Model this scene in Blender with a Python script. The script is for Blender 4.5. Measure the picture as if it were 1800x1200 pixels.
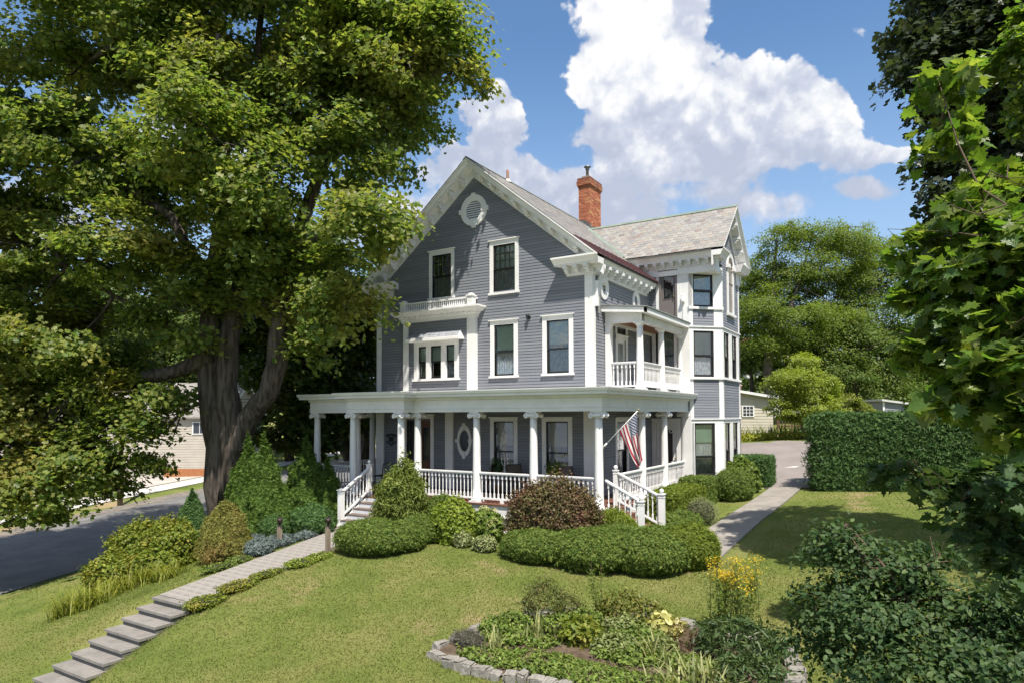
import bpy, bmesh, math, random
import numpy as np
from mathutils import Vector, Matrix
PI = math.pi
SC = bpy.context.scene
for o in list(bpy.data.objects):
    bpy.data.objects.remove(o)

# ------------------------------------------------------------------ camera, sky, sun, exposure
cam = bpy.data.cameras.new('camera'); camo = bpy.data.objects.new('camera', cam)
SC.collection.objects.link(camo); SC.camera = camo
cam.sensor_width = 36; cam.lens = 1166.63/1800*36
cam.shift_y = 87.916/1800; cam.clip_end = 2000; cam.clip_start = 0.1
CAM = np.array([8.917, -19.0, 3.55])
_yaw, _pit, _rol = .549590, .0346532, -.0040249
FW = np.array([-math.sin(_yaw)*math.cos(_pit), math.cos(_yaw)*math.cos(_pit), math.sin(_pit)])
_R = np.array([math.cos(_yaw), math.sin(_yaw), 0.]); _U = np.cross(_R, FW)
RT = _R*math.cos(_rol)+_U*math.sin(_rol); UP = _U*math.cos(_rol)-_R*math.sin(_rol)
M = Matrix(((RT[0], UP[0], -FW[0], CAM[0]), (RT[1], UP[1], -FW[1], CAM[1]), (RT[2], UP[2], -FW[2], CAM[2]), (0, 0, 0, 1)))
camo.matrix_world = M

SUN = Vector((.40, -.38, 1.)).normalized()
sl = bpy.data.lights.new('sun', 'SUN'); sl.energy = 3.95; sl.angle = math.radians(.55); sl.color = (1, .93, .82)
so = bpy.data.objects.new('sun', sl); SC.collection.objects.link(so)
so.rotation_euler = (-SUN).to_track_quat('-Z', 'Y').to_euler(); so.location = (20, -20, 40)
SC.view_settings.view_transform = 'Standard'; SC.view_settings.look = 'None'
SC.view_settings.gamma = 1; SC.view_settings.use_curve_mapping = False
SC.view_settings.exposure = 1.1

W = bpy.data.worlds.new('World'); SC.world = W; W.use_nodes = True
class NT:                                  # tiny node-graph helper
    def __init__(s, nt): s.t = nt; s.n = nt.nodes; s.l = nt.links
    def node(s, typ, **k):
        n = s.n.new(typ)
        for a, v in k.items(): setattr(n, a, v)
        return n
    def put(s, sock, v):
        if hasattr(v, 'is_output') or hasattr(v, 'links'): s.l.new(v, sock)
        else: sock.default_value = v
    def m(s, op, a, b=0., c=None, clamp=False):
        n = s.node('ShaderNodeMath', operation=op, use_clamp=clamp)
        s.put(n.inputs[0], a); s.put(n.inputs[1], b)
        if c is not None: s.put(n.inputs[2], c)
        return n.outputs[0]
    def vm(s, op, a, b=(0, 0, 0)):
        n = s.node('ShaderNodeVectorMath', operation=op); s.put(n.inputs[0], a); s.put(n.inputs[1], b)
        return n.outputs['Value'] if op in ('DOT_PRODUCT', 'LENGTH') else n.outputs[0]
    def noise(s, vec, scale, detail=4, rough=.55, col=False, dist=0.):
        n = s.node('ShaderNodeTexNoise'); n.inputs['Scale'].default_value = scale
        n.inputs['Detail'].default_value = detail; n.inputs['Roughness'].default_value = rough
        n.inputs['Distortion'].default_value = dist
        if vec is not None: s.l.new(vec, n.inputs['Vector'])
        return n.outputs['Color'] if col else n.outputs['Fac']
    def ramp(s, fac, stops, interp='LINEAR'):
        n = s.node('ShaderNodeValToRGB'); r = n.color_ramp; r.interpolation = interp
        while len(r.elements) < len(stops): r.elements.new(.5)
        for e, (p, c) in zip(r.elements, stops):
            e.position = p; e.color = (*c, 1) if len(c) == 3 else c
        s.put(n.inputs[0], fac); return n.outputs[0]
    def mix(s, fac, a, b, blend='MIX'):
        n = s.node('ShaderNodeMix', data_type='RGBA', blend_type=blend)
        s.put(n.inputs[0], fac)
        for i, v in ((6, a), (7, b)):
            if isinstance(v, tuple) and len(v) == 3: v = (*v, 1)
            s.put(n.inputs[i], v)
        return n.outputs[2]
    def smooth(s, v, a, b):
        n = s.node('ShaderNodeMapRange', interpolation_type='SMOOTHSTEP')
        s.put(n.inputs[0], v); n.inputs[1].default_value = a; n.inputs[2].default_value = b
        return n.outputs[0]

def build_world():
    g = NT(W.node_tree); g.n.clear()
    sky = g.node('ShaderNodeTexSky', sky_type='NISHITA', sun_disc=False)
    sky.sun_elevation = math.asin(SUN.z); sky.sun_rotation = math.atan2(SUN.x, SUN.y)
    sky.air_density = 1.1; sky.dust_density = .7; sky.ozone_density = 2.2; sky.altitude = 100
    d = g.node('ShaderNodeTexCoord').outputs['Generated']
    fh = (-math.sin(_yaw), math.cos(_yaw), 0.); rh = (math.cos(_yaw), math.sin(_yaw), 0.)
    den = g.m('MAXIMUM', g.vm('DOT_PRODUCT', d, fh), .12)
    u0 = g.m('DIVIDE', g.vm('DOT_PRODUCT', d, rh), den); w0 = g.m('DIVIDE', g.vm('DOT_PRODUCT', d, (0, 0, 1)), den)
    warp = g.noise(d, 7, 6, .6, True)
    sep = g.node('ShaderNodeSeparateColor'); g.l.new(warp, sep.inputs[0])
    u = g.m('ADD', u0, g.m('MULTIPLY', g.m('SUBTRACT', sep.outputs[0], .5), .11))
    w = g.m('ADD', w0, g.m('MULTIPLY', g.m('SUBTRACT', sep.outputs[1], .5), .11))
    # cumulus heaps in the tangent frame of the house's bearing: centre u, w, radii, weight
    B = [(.20, .60, .10, .13, 1.15), (.15, .52, .085, .075, 1.05), (.27, .48, .15, .10, 1.15), (.24, .58, .09, .12, 1.1), (.265, .55, .075, .09, 1.15), (.36, .50, .08, .06, 1.05), (.44, .46, .105, .085, 1.1),
         (.49, .47, .06, .06, 1.), (.22, .42, .14, .085, 1.0), (.40, .41, .15, .07, .95), (.54, .40, .11, .028, .8), (-.03, .44, .06, .075, 1.1), (-.06, .37, .10, .06, 1.0),
         (.12, .345, .19, .06, .80), (.33, .335, .15, .045, .78), (.54, .335, .075, .03, .72), (.53, .58, .035, .022, .55), (-.16, .30, .2, .06, .9), (.22, .27, .3, .05, .62),
         (.02, .33, .13, .07, .95), (.30, .40, .22, .07, 1.0), (.16, .30, .12, .06, .85), (.36, .31, .12, .04, .85), (-.5, .42, .16, .07, .9), (-.72, .30, .2, .08, .9), (.95, .35, .2, .06, .8), (.75, .30, .1, .04, .7)]
    def field(uu, ww, dd, bl=None):
        f = None
        for cu, cw, ru, rw, k in (bl or B):
            a = g.m('MULTIPLY', g.m('SUBTRACT', uu, cu), 1/ru); b = g.m('MULTIPLY', g.m('SUBTRACT', ww, cw), 1/rw)
            r2 = g.m('MULTIPLY_ADD', a, a, g.m('MULTIPLY', b, b))
            v = g.m('MULTIPLY', g.m('POWER', 2.718, g.m('MULTIPLY', r2, -.9)), k)
            f = v if f is None else g.m('SMOOTH_MAX', f, v, .12)
        return f
    f1 = field(u, w, d)
    n1 = g.noise(d, 9, 9, .62); n2 = g.noise(d, 30, 6, .6)
    def billow(vec, oct_=4):
        wv = g.vm('ADD', vec, g.vm('MULTIPLY', g.noise(vec, 16, 3, .6, True), (.045, .045, .045))); t = None
        for sc_, am in ((9., .5), (21., .30), (48., .16), (95., .08))[:oct_]:
            v = g.node('ShaderNodeTexVoronoi', feature='F1'); v.inputs['Scale'].default_value = sc_; g.l.new(wv, v.inputs['Vector'])
            q = g.m('MULTIPLY', g.m('SUBTRACT', .48, v.outputs['Distance']), am*1.35); t = q if t is None else g.m('ADD', t, q)
        return t
    bl = billow(d)
    dens = g.m('ADD', f1, g.m('MULTIPLY', g.m('SUBTRACT', n1, .5), .40))
    dens = g.m('ADD', dens, g.m('MULTIPLY', bl, .62))
    dens = g.m('ADD', dens, g.m('MULTIPLY', g.m('SUBTRACT', n2, .5), .10))
    # scattered small clouds in the unseen rest of the sky, cover raised for fill light
    gen = g.noise(g.vm('MULTIPLY', d, (1, 1, 2.2)), 2.6, 8, .6)
    side = g.smooth(g.vm('DOT_PRODUCT', d, fh), .55, .2)
    dens = g.m('MAXIMUM', dens, g.m('MULTIPLY', g.m('MULTIPLY', g.smooth(gen, .43, .57), .8), side))
    soft = g.smooth(w0, .44, .30)
    cov = g.mix(soft, g.smooth(dens, .47, .57), g.smooth(dens, .38, .68))
    # lit tops / lilac bases
    up = g.vm('ADD', d, (.035*SUN.x, .035*SUN.y, .05))
    up2 = g.vm('ADD', d, (.016*SUN.x, .016*SUN.y, .018))
    n1b = g.noise(up, 9, 9, .62)
    lit = g.m('ADD', g.m('SUBTRACT', n1, n1b), g.m('MULTIPLY', g.m('SUBTRACT', bl, billow(up2, 3)), .55))
    hgt = g.smooth(w0, .22, .60)
    sh = g.m('ADD', g.m('MULTIPLY', lit, 2.2), g.m('ADD', g.m('MULTIPLY', hgt, .66), g.m('MULTIPLY', g.m('SUBTRACT', g.noise(d, 5, 5, .6), .5), .9)))
    ccol = g.ramp(sh, [(.0, (.50, .55, .68)), (.35, (.62, .66, .77)), (.62, (.84, .86, .90)), (.85, (1.0, .99, .98))])
    skyc = g.mix(1., sky.outputs[0], (.080, .080, .080, 1), 'MULTIPLY')
    skyc = g.mix(1., skyc, (.74, .92, 1.03, 1), 'MULTIPLY')
    ccol = g.mix(1., ccol, (.50, .50, .50, 1), 'MULTIPLY')
    hz = g.smooth(g.vm('DOT_PRODUCT', d, (0, 0, 1)), .52, .05)
    skyc = g.mix(g.m('MULTIPLY', hz, .6), skyc, (.265, .34, .45, 1))
    fin = g.mix(g.m('MULTIPLY', cov, .97), skyc, ccol)
    bg = g.node('ShaderNodeBackground'); g.l.new(fin, bg.inputs[0]); bg.inputs[1].default_value = 1.
    g.l.new(bg.outputs[0], g.node('ShaderNodeOutputWorld').inputs[0])
build_world()
W.cycles.sampling_method = 'MANUAL'; W.cycles.sample_map_resolution = 512

# ------------------------------------------------------------------ helpers
COL = SC.collection
def link(o, parent=None):
    COL.objects.link(o)
    if parent is not None: o.parent = parent
    return o
def tag(o, label=None, cat=None, group=None, kind=None):
    for k, v in (('label', label), ('category', cat), ('group', group), ('kind', kind)):
        if v: o[k] = v
    return o
def thing(name, label, cat, loc=(0, 0, 0), group=None, rz=0.):
    o = bpy.data.objects.new(name, None); o.empty_display_size = .2; o.location = loc; o.rotation_euler = (0, 0, rz)
    return tag(link(o), label, cat, group)
def raw(name, V, F, mat, smooth=False):
    me = bpy.data.meshes.new(name); me.from_pydata([tuple(map(float, v)) for v in V], [], F)
    if smooth: me.polygons.foreach_set('use_smooth', [True]*len(me.polygons))
    if mat is not None: me.materials.append(mat)
    me.update(); return me
def inst(name, me, parent=None, loc=(0, 0, 0), rot=(0, 0, 0), sc=(1, 1, 1), mw=None):
    o = bpy.data.objects.new(name, me); o.location = loc; o.rotation_euler = rot; o.scale = sc
    if mw is not None: o.matrix_basis = mw
    return link(o, parent)
class MB:
    def __init__(s): s.v = []; s.f = []; s.sm = []
    def add(s, V, F, sm=False):
        b = len(s.v); s.v += [tuple(map(float, v)) for v in V]; s.f += [[i+b for i in f] for f in F]; s.sm += [sm]*len(F)
    def box(s, x0, x1, y0, y1, z0, z1):
        s.add([(x0, y0, z0), (x1, y0, z0), (x1, y1, z0), (x0, y1, z0), (x0, y0, z1), (x1, y0, z1), (x1, y1, z1), (x0, y1, z1)],
              [(3, 2, 1, 0), (4, 5, 6, 7), (0, 1, 5, 4), (1, 2, 6, 5), (2, 3, 7, 6), (3, 0, 4, 7)])
    def obox(s, o, u, v, w, a0, a1, b0, b1, c0, c1):          # box in frame (o; u, v, w)
        o, u, v, w = map(np.array, (o, u, v, w)); P = []
        for c in (c0, c1):
            for a, b in ((a0, b0), (a1, b0), (a1, b1), (a0, b1)): P.append(o+u*a+v*b+w*c)
        s.add(P, [(3, 2, 1, 0), (4, 5, 6, 7), (0, 1, 5, 4), (1, 2, 6, 5), (2, 3, 7, 6), (3, 0, 4, 7)])
    def quad(s, a, b, c, d): s.add([a, b, c, d], [(0, 1, 2, 3)])
    def tube(s, pts, rad, n=8, caps=True):
        pts = [np.array(p, float) for p in pts]; b = len(s.v); V = []; F = []
        pn = None
        for i, p in enumerate(pts):
            t = pts[min(i+1, len(pts)-1)]-pts[max(i-1, 0)]; t = t/(np.linalg.norm(t)+1e-9)
            if pn is None:
                a = np.array([1, 0, 0]) if abs(t[0]) < .8 else np.array([0, 1, 0])
                pn = np.cross(t, a)
            pn = pn-t*(pn@t); pn /= np.linalg.norm(pn)+1e-9; q = np.cross(t, pn)
            r = rad[i] if hasattr(rad, '__len__') else rad
            for k in range(n):
                an = 2*PI*k/n; V.append(p+r*(pn*math.cos(an)+q*math.sin(an)))
        for i in range(len(pts)-1):
            for k in range(n): F.append((i*n+k, i*n+(k+1) % n, (i+1)*n+(k+1) % n, (i+1)*n+k))
        if caps: F.append(tuple(range(n-1, -1, -1))); F.append(tuple((len(pts)-1)*n+k for k in range(n)))
        s.add(V, F, True)
    def lathe(s, prof, n=16, o=(0, 0, 0), ax=2, cap=True):
        V = []; F = []
        for r, h in prof:
            for k in range(n):
                a = 2*PI*k/n; p = [r*math.cos(a), r*math.sin(a)]
                V.append((p[0]+o[0], p[1]+o[1], h+o[2]) if ax == 2 else ((p[0]+o[0], h+o[1], p[1]+o[2]) if ax == 1 else (h+o[0], p[0]+o[1], p[1]+o[2])))
        m = len(prof)
        for i in range(m-1):
            for k in range(n): F.append((i*n+k, i*n+(k+1) % n, (i+1)*n+(k+1) % n, (i+1)*n+k))
        if cap: F.append(tuple(range(n-1, -1, -1))); F.append(tuple((m-1)*n+k for k in range(n)))
        s.add(V, F, True)
    def sweep(s, p0, p1, out, sec, m0=0., m1=0.):             # section (out, up) carried from p0 to p1, ends mitred
        p0, p1, out = (np.array(p, float) for p in (p0, p1, out)); d = p1-p0; h = np.array([d[0], d[1], 0]); L = np.linalg.norm(h)
        h = d/L; n = len(sec); V = []
        for o, u in sec: V.append(p0+out*o+np.array([0, 0, u])-h*(m0*o))
        for o, u in sec: V.append(p1+out*o+np.array([0, 0, u])+h*(m1*o))
        F = [(i, (i+1) % n, n+(i+1) % n, n+i) for i in range(n)]+[tuple(range(n-1, -1, -1)), tuple(range(n, 2*n))]
        s.add(V, F)
    def build(s, name, mat, parent=None, smooth=None, loc=(0, 0, 0)):
        me = bpy.data.meshes.new(name); me.from_pydata(s.v, [], s.f)
        if mat is not None: me.materials.append(mat)
        sm = s.sm if smooth is None else [smooth]*len(s.f)
        me.polygons.foreach_set('use_smooth', sm); me.update()
        bm = bmesh.new(); bm.from_mesh(me); bmesh.ops.recalc_face_normals(bm, faces=bm.faces); bm.to_mesh(me); bm.free()
        o = bpy.data.objects.new(name, me); o.location = loc
        return link(o, parent)

def big(name, V, F, mat, parent=None):        # numpy mesh: F is (n, k) or a list of such
    Fs = F if isinstance(F, list) else [F]
    me = bpy.data.meshes.new(name); V = np.asarray(V, np.float32)
    me.vertices.add(len(V)); me.vertices.foreach_set('co', V.ravel())
    li = np.concatenate([f.ravel() for f in Fs]).astype(np.int32)
    tot = np.concatenate([np.full(len(f), f.shape[1]) for f in Fs]).astype(np.int32)
    st = np.concatenate([[0], np.cumsum(tot)[:-1]]).astype(np.int32)
    me.loops.add(len(li)); me.loops.foreach_set('vertex_index', li)
    me.polygons.add(len(tot)); me.polygons.foreach_set('loop_start', st)
    me.update(calc_edges=True); me.validate(clean_customdata=False)
    if mat is not None: me.materials.append(mat)
    o = bpy.data.objects.new(name, me)
    return link(o, parent)

# ------------------------------------------------------------------ materials (all procedural)
MATS = {}
def newmat(name):
    m = bpy.data.materials.new(name); m.use_nodes = True; g = NT(m.node_tree); g.n.clear()
    out = g.node('ShaderNodeOutputMaterial'); return m, g, out
def mat(name, c1, c2=None, rough=.6, scale=3., bump=0., bscale=40., spec=.4, metal=0., dirt=None, stretch=None, contrast=(.35, .65), island=0.):
    if name in MATS: return MATS[name]
    m, g, out = newmat(name); b = g.node('ShaderNodeBsdfPrincipled')
    co = g.node('ShaderNodeTexCoord').outputs['Object']
    if stretch: co2 = g.vm('MULTIPLY', co, stretch)
    else: co2 = co
    c2 = c2 or tuple(x*.86 for x in c1)
    col = g.mix(g.smooth(g.noise(co2, scale, 6, .6), *contrast), c1, c2)
    if dirt: col = g.mix(g.m('MULTIPLY', g.smooth(g.noise(co, dirt[1], 7, .65), .55, .75), dirt[2]), col, dirt[0])
    if island:
        r = g.node('ShaderNodeNewGeometry').outputs['Random Per Island']
        col = g.mix(1., col, g.ramp(r, [(0, (1-island,)*3), (1, (1+island,)*3)]), 'MULTIPLY')
    g.l.new(col, b.inputs['Base Color']); b.inputs['Roughness'].default_value = rough
    b.inputs['Specular IOR Level'].default_value = spec; b.inputs['Metallic'].default_value = metal
    if bump:
        bn = g.node('ShaderNodeBump'); bn.inputs['Strength'].default_value = bump; bn.inputs['Distance'].default_value = .02
        g.l.new(g.noise(co2, bscale, 5, .6), bn.inputs['Height']); g.l.new(bn.outputs[0], b.inputs['Normal'])
    g.l.new(b.outputs[0], out.inputs[0]); MATS[name] = m; return m
def leafmat(name, cols, trans=.35, rough=.45, patch=None, patchscale=.5, spec=.35, tcol=None, relief=False):
    if name in MATS: return MATS[name]
    m, g, out = newmat(name); b = g.node('ShaderNodeBsdfPrincipled')
    geo = g.node('ShaderNodeNewGeometry'); co = g.node('ShaderNodeTexCoord').outputs['Object']
    n = len(cols); col = g.ramp(geo.outputs['Random Per Island'], [(i/max(1, n-1), c) for i, c in enumerate(cols)])
    if patch:
        t = g.smooth(g.noise(co, patchscale, 3, .5), .5, .68)
        r2 = g.m('FRACT', g.m('MULTIPLY', geo.outputs['Random Per Island'], 37.7))
        col = g.mix(g.m('MULTIPLY', t, g.m('MULTIPLY_ADD', r2, .8, .1)), col, patch)
    r3 = g.m('FRACT', g.m('MULTIPLY', geo.outputs['Random Per Island'], 91.3))
    col = g.mix(1., col, g.ramp(r3, [(0, (.72,)*3), (1, (1.25,)*3)]), 'MULTIPLY')
    if relief:
        bn = g.node('ShaderNodeBump'); bn.inputs['Strength'].default_value = .5; bn.inputs['Distance'].default_value = .01
        g.l.new(g.noise(co, 55, 3, .6), bn.inputs['Height']); g.l.new(bn.outputs[0], b.inputs['Normal'])
        col = g.mix(g.m('MULTIPLY', g.smooth(g.noise(co, 38, 4, .65), .45, .7), .5), col, g.mix(1., col, (.55, .62, .45, 1), 'MULTIPLY'))
    g.l.new(col, b.inputs['Base Color']); b.inputs['Roughness'].default_value = rough; b.inputs['Specular IOR Level'].default_value = spec
    tr = g.node('ShaderNodeBsdfTranslucent')
    g.l.new(g.mix(1., col, tcol or (1.5, 1.6, .7, 1), 'MULTIPLY'), tr.inputs[0])
    mx = g.node('ShaderNodeMixShader'); mx.inputs[0].default_value = trans
    g.l.new(b.outputs[0], mx.inputs[1]); g.l.new(tr.outputs[0], mx.inputs[2]); g.l.new(mx.outputs[0], out.inputs[0])
    MATS[name] = m; return m
def glassmat():
    m, g, out = newmat('window_glass'); gl = g.node('ShaderNodeBsdfGlossy'); gl.inputs['Roughness'].default_value = .02
    gl.inputs[0].default_value = (.95, .97, 1, 1); tr = g.node('ShaderNodeBsdfTransparent'); tr.inputs[0].default_value = (.86, .9, .9, 1)
    fr = g.node('ShaderNodeFresnel'); fr.inputs[0].default_value = 1.6
    co = g.node('ShaderNodeTexCoord').outputs['Object']; bn = g.node('ShaderNodeBump'); bn.inputs['Strength'].default_value = .08; bn.inputs['Distance'].default_value = .05
    g.l.new(g.noise(co, 3.5, 2), bn.inputs['Height']); g.l.new(bn.outputs[0], gl.inputs['Normal'])
    mx = g.node('ShaderNodeMixShader'); g.l.new(g.m('MULTIPLY_ADD', fr.outputs[0], 1.25, .06, True), mx.inputs[0])
    g.l.new(tr.outputs[0], mx.inputs[1]); g.l.new(gl.outputs[0], mx.inputs[2]); g.l.new(mx.outputs[0], out.inputs[0]); return m
GLASS = glassmat()
WHITE = mat('white_paint', (.74, .735, .73), (.67, .67, .67), .5, 1.5, .08, 50, dirt=((.42, .42, .37), 2.2, .34))
SIDE = mat('grey_blue_siding', (.196, .206, .234), (.170, .181, .211), .55, 1.2, .08, 90, stretch=(.6, .6, 6), dirt=((.25, .25, .255), 1.3, .35), island=.09)
SIDEB = mat('shadow_line_sheathing', (.05, .052, .062), None, .7)  # darkened so the gaps under the boards read as painted shadow lines
BLACK = mat('black_sash_paint', (.018, .018, .02), None, .35)
DARKIN = mat('unlit_room_dark', (.03, .03, .034), None, .9)  # near-black colour stands in for the shade in rooms, vent and crawlspace
SHADE = mat('roller_shade', (.55, .64, .59), (.49, .57, .53), .8, 2)
CURT = mat('lace_curtain', (.40, .41, .43), (.16, .165, .18), .9, 14, stretch=(3, 3, .5))
BROWNDOOR = mat('brown_door_paint', (.15, .065, .04), (.10, .045, .028), .4, 8, stretch=(4, 4, .4))
GREYDOOR = mat('taupe_door_paint', (.16, .14, .135), None, .5)
FLOORM = mat('red_brown_deck_paint', (.17, .075, .05), (.12, .055, .04), .5, 2.5, .1, 50, dirt=((.22, .16, .13), 3, .5))
CEILM = mat('varnished_board_ceiling', (.23, .095, .04), (.17, .07, .03), .45, 6, stretch=(1, 8, 8))
TREAD = mat('weathered_tread', (.17, .12, .10), (.11, .085, .075), .7, 5, .15, 60)
ROOFW = mat('pale_roof_membrane', (.60, .58, .55), (.48, .46, .43), .7, 3)
COPPER = mat('green_ridge_metal', (.20, .25, .20), (.14, .18, .15), .55, 3)
REDMETAL = mat('dark_red_roof_metal', (.10, .045, .047), (.085, .042, .045), .45, 2)
BARK = mat('grey_brown_bark', (.115, .095, .08), (.04, .033, .028), .9, 9, 1., 22, .15, stretch=(1, 1, .16))
BARKL = mat('pale_bark', (.13, .115, .09), (.07, .06, .05), .9, 6, .6, 20, .15, stretch=(1, 1, .3))
TWIG = mat('brown_twig', (.09, .06, .035), (.06, .04, .03), .8, 5)
IRON = mat('black_iron', (.012, .012, .014), None, .5)
CONC = mat('walk_concrete', (.27, .245, .22), (.21, .195, .175), .85, 1.6, .25, 70, .2, dirt=((.20, .17, .14), 1.1, .6))
STONEG = mat('grey_step_stone', (.22, .205, .19), (.165, .155, .145), .8, 2.5, .3, 60, .25, dirt=((.11, .11, .075), 2.8, .65), island=.14)
PAVER = mat('paver_stone', (.245, .225, .208), (.18, .168, .157), .8, 3, .3, 70, .25, island=.16)
WALLST = mat('weathered_garden_stone', (.27, .255, .23), (.16, .15, .135), .85, 4, .6, 22, .2, island=.22)
SOIL = mat('bare_soil', (.115, .085, .06), (.07, .052, .038), .95, 5, .8, 30, .1, dirt=((.20, .16, .11), 4, .6))
WOODP = mat('weathered_wood', (.26, .21, .16), (.17, .135, .10), .8, 5, .3, 40, stretch=(4, 4, .5))
def slatemat():
    m, g, out = newmat('mottled_slate'); b = g.node('ShaderNodeBsdfPrincipled'); geo = g.node('ShaderNodeNewGeometry')
    r = geo.outputs['Random Per Island']; co = g.node('ShaderNodeTexCoord').outputs['Object']
    c = g.ramp(r, [(0, (.19, .19, .18)), (.18, (.26, .255, .24)), (.4, (.225, .205, .195)), (.55, (.29, .28, .265)), (.72, (.28, .24, .195)), (.86, (.19, .195, .205)), (.96, (.22, .165, .145)), (1, (.12, .118, .13))])
    c = g.mix(g.m('MULTIPLY', g.smooth(g.noise(co, .9, 5), .45, .7), .4), c, (.27, .24, .20))
    c = g.mix(g.m('MULTIPLY', g.noise(co, 18, 4), .3), c, (.16, .155, .15))
    g.l.new(c, b.inputs['Base Color']); b.inputs['Roughness'].default_value = .7; g.l.new(b.outputs[0], out.inputs[0]); return m
SLATE = slatemat()
def brickmat():
    m, g, out = newmat('old_brick'); b = g.node('ShaderNodeBsdfPrincipled'); r = g.node('ShaderNodeNewGeometry').outputs['Random Per Island']
    co = g.node('ShaderNodeTexCoord').outputs['Object']
    c = g.ramp(r, [(0, (.26, .075, .04)), (.4, (.38, .125, .065)), (.8, (.45, .17, .085)), (.95, (.50, .28, .12)), (1, (.2, .08, .055))])
    sz = g.node('ShaderNodeSeparateXYZ'); g.l.new(co, sz.inputs[0])
    soot = g.m('MULTIPLY', g.smooth(g.m('ADD', sz.outputs[2], g.m('MULTIPLY', g.noise(co, 4), .8)), 14.4, 15.4), .8)
    c = g.mix(soot, c, (.05, .04, .035)); g.l.new(c, b.inputs['Base Color']); b.inputs['Roughness'].default_value = .9
    g.l.new(b.outputs[0], out.inputs[0]); return m
BRICK = brickmat()
MORTAR = mat('mortar', (.25, .21, .18), None, .95)

# ------------------------------------------------------------------ terrain
CTRL=np.array([(-9,-3,0),(-5.5,-4.3,.12),(-5.5,-6,-.1),(-8,-7.5,-.42),(-6.8,-10.2,-.72),(-4.3,-10.2,-.7),(-7,-13.4,-2.05),(-4.2,-13.4,-1.9),
(-10.6,-8.25,-1.2),(-10.3,-10.5,-1.65),(-13,-5,-1.0),(-13.5,-14,-2.3),(-11.6,-4.6,-.7),(-1,-4,.05),(-1,-6,-.15),(-1,-8,-.42),(-1,-10,-.75),(-1,-12,-1.2),(-1,-14,-1.7),(-1,-19,-2.4),
(4,0,.15),(4,-3,-.05),(4,-5,-.3),(4,-7,-.5),(4,-9,-.72),(4,-11,-1),(4,-14,-1.4),(4,-19,-2),(9,6,.9),(9,0,.3),(9,-5,-.2),(9,-8,-.6),(9,-12,-.95),(9,-19,-1.6),(16,6,1.1),(16,-5,.1),(16,-12,-.6),(16,-20,-1.3),
(0,0,.1),(2,3,.25),(3,6,.5),(3,9,.8),(5.3,7.1,.8),(2,19,2.06),(8,20,2.1),(-4,38,2.6),(10,40,3),(-9,4,.15),(-10,10,.4),(-4,14,1.2),(-14,20,-.1),(25,20,2.6),(30,0,1),(60,60,7),(0,100,8),(60,-30,-1),(20,-45,-3),(-20,-45,-4),
(-60,-20,-3),(-60,20,-.6),(-60,60,2),(-40,30,-.2),(-40,0,-1.7),(-22,60,1.3),(-100,100,8),(-120,0,2),(120,50,8),(120,-60,0)],float)
def _rbf():
    P=CTRL[:,:2]; n=len(P)
    D=np.sqrt(((P[:,None]-P[None])**2).sum(-1)); A=np.zeros((n+3,n+3)); A[:n,:n]=D-0.0*np.eye(n)
    A[:n,n:]=np.c_[np.ones(n),P]; A[n:,:n]=A[:n,n:].T
    return np.linalg.solve(A,np.r_[CTRL[:,2],0,0,0])
_W=_rbf()
RU=np.array([-.27,.963]); RU/=np.hypot(*RU); RO=np.array([-16.4,-9.25]); RN=np.array([-RU[1],RU[0]])  # road along RU, RN to the far side
def sstep(a,b,t):
    t=np.clip((t-a)/(b-a),0,1); return t*t*(3-2*t)
def roadz(y): return -2.2+.05*(y+10)
def walkz(y): return np.where(y>-10.2,.15+.127*(y+4.3),-.6+(y+10.2)*.43)
def gz(x,y):
    x=np.atleast_1d(np.asarray(x,float)); y=np.atleast_1d(np.asarray(y,float)); sh=x.shape; x=x.ravel(); y=y.ravel()
    z=np.zeros(len(x))
    for i in range(0,len(x),20000):
        X,Y=x[i:i+20000],y[i:i+20000]
        D=np.sqrt((X[:,None]-CTRL[None,:,0])**2+(Y[:,None]-CTRL[None,:,1])**2)
        z[i:i+20000]=D@_W[:-3]+_W[-3]+_W[-2]*X+_W[-1]*Y
    d=(x-RO[0])*RN[0]+(y-RO[1])*RN[1]     # >0 beyond near kerb
    k=sstep(-2.5,0,d)*(1-sstep(16,24,d))*(1-sstep(60,90,np.abs(y)))
    z=z*(1-k)+roadz(y)*k
    w=sstep(.9,.62,np.abs(x+5.55))*sstep(-13.9,-13.5,y)*sstep(-3.9,-4.2,y)
    z=z*(1-w)+(walkz(y)-np.where(y>-10.0,.12,.34))*w
    return z.reshape(sh)
def gz1(x, y): return float(gz([x], [y])[0])
def axis_pts(lo, hi, d0, d1, step):
    a = list(np.arange(d0, d1+1e-6, step)); s = step; p = d0
    while p > lo: s *= 1.22; p -= s; a.insert(0, p)
    s = step; p = d1
    while p < hi: s *= 1.22; p += s; a.append(p)
    return np.array(a)
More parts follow.
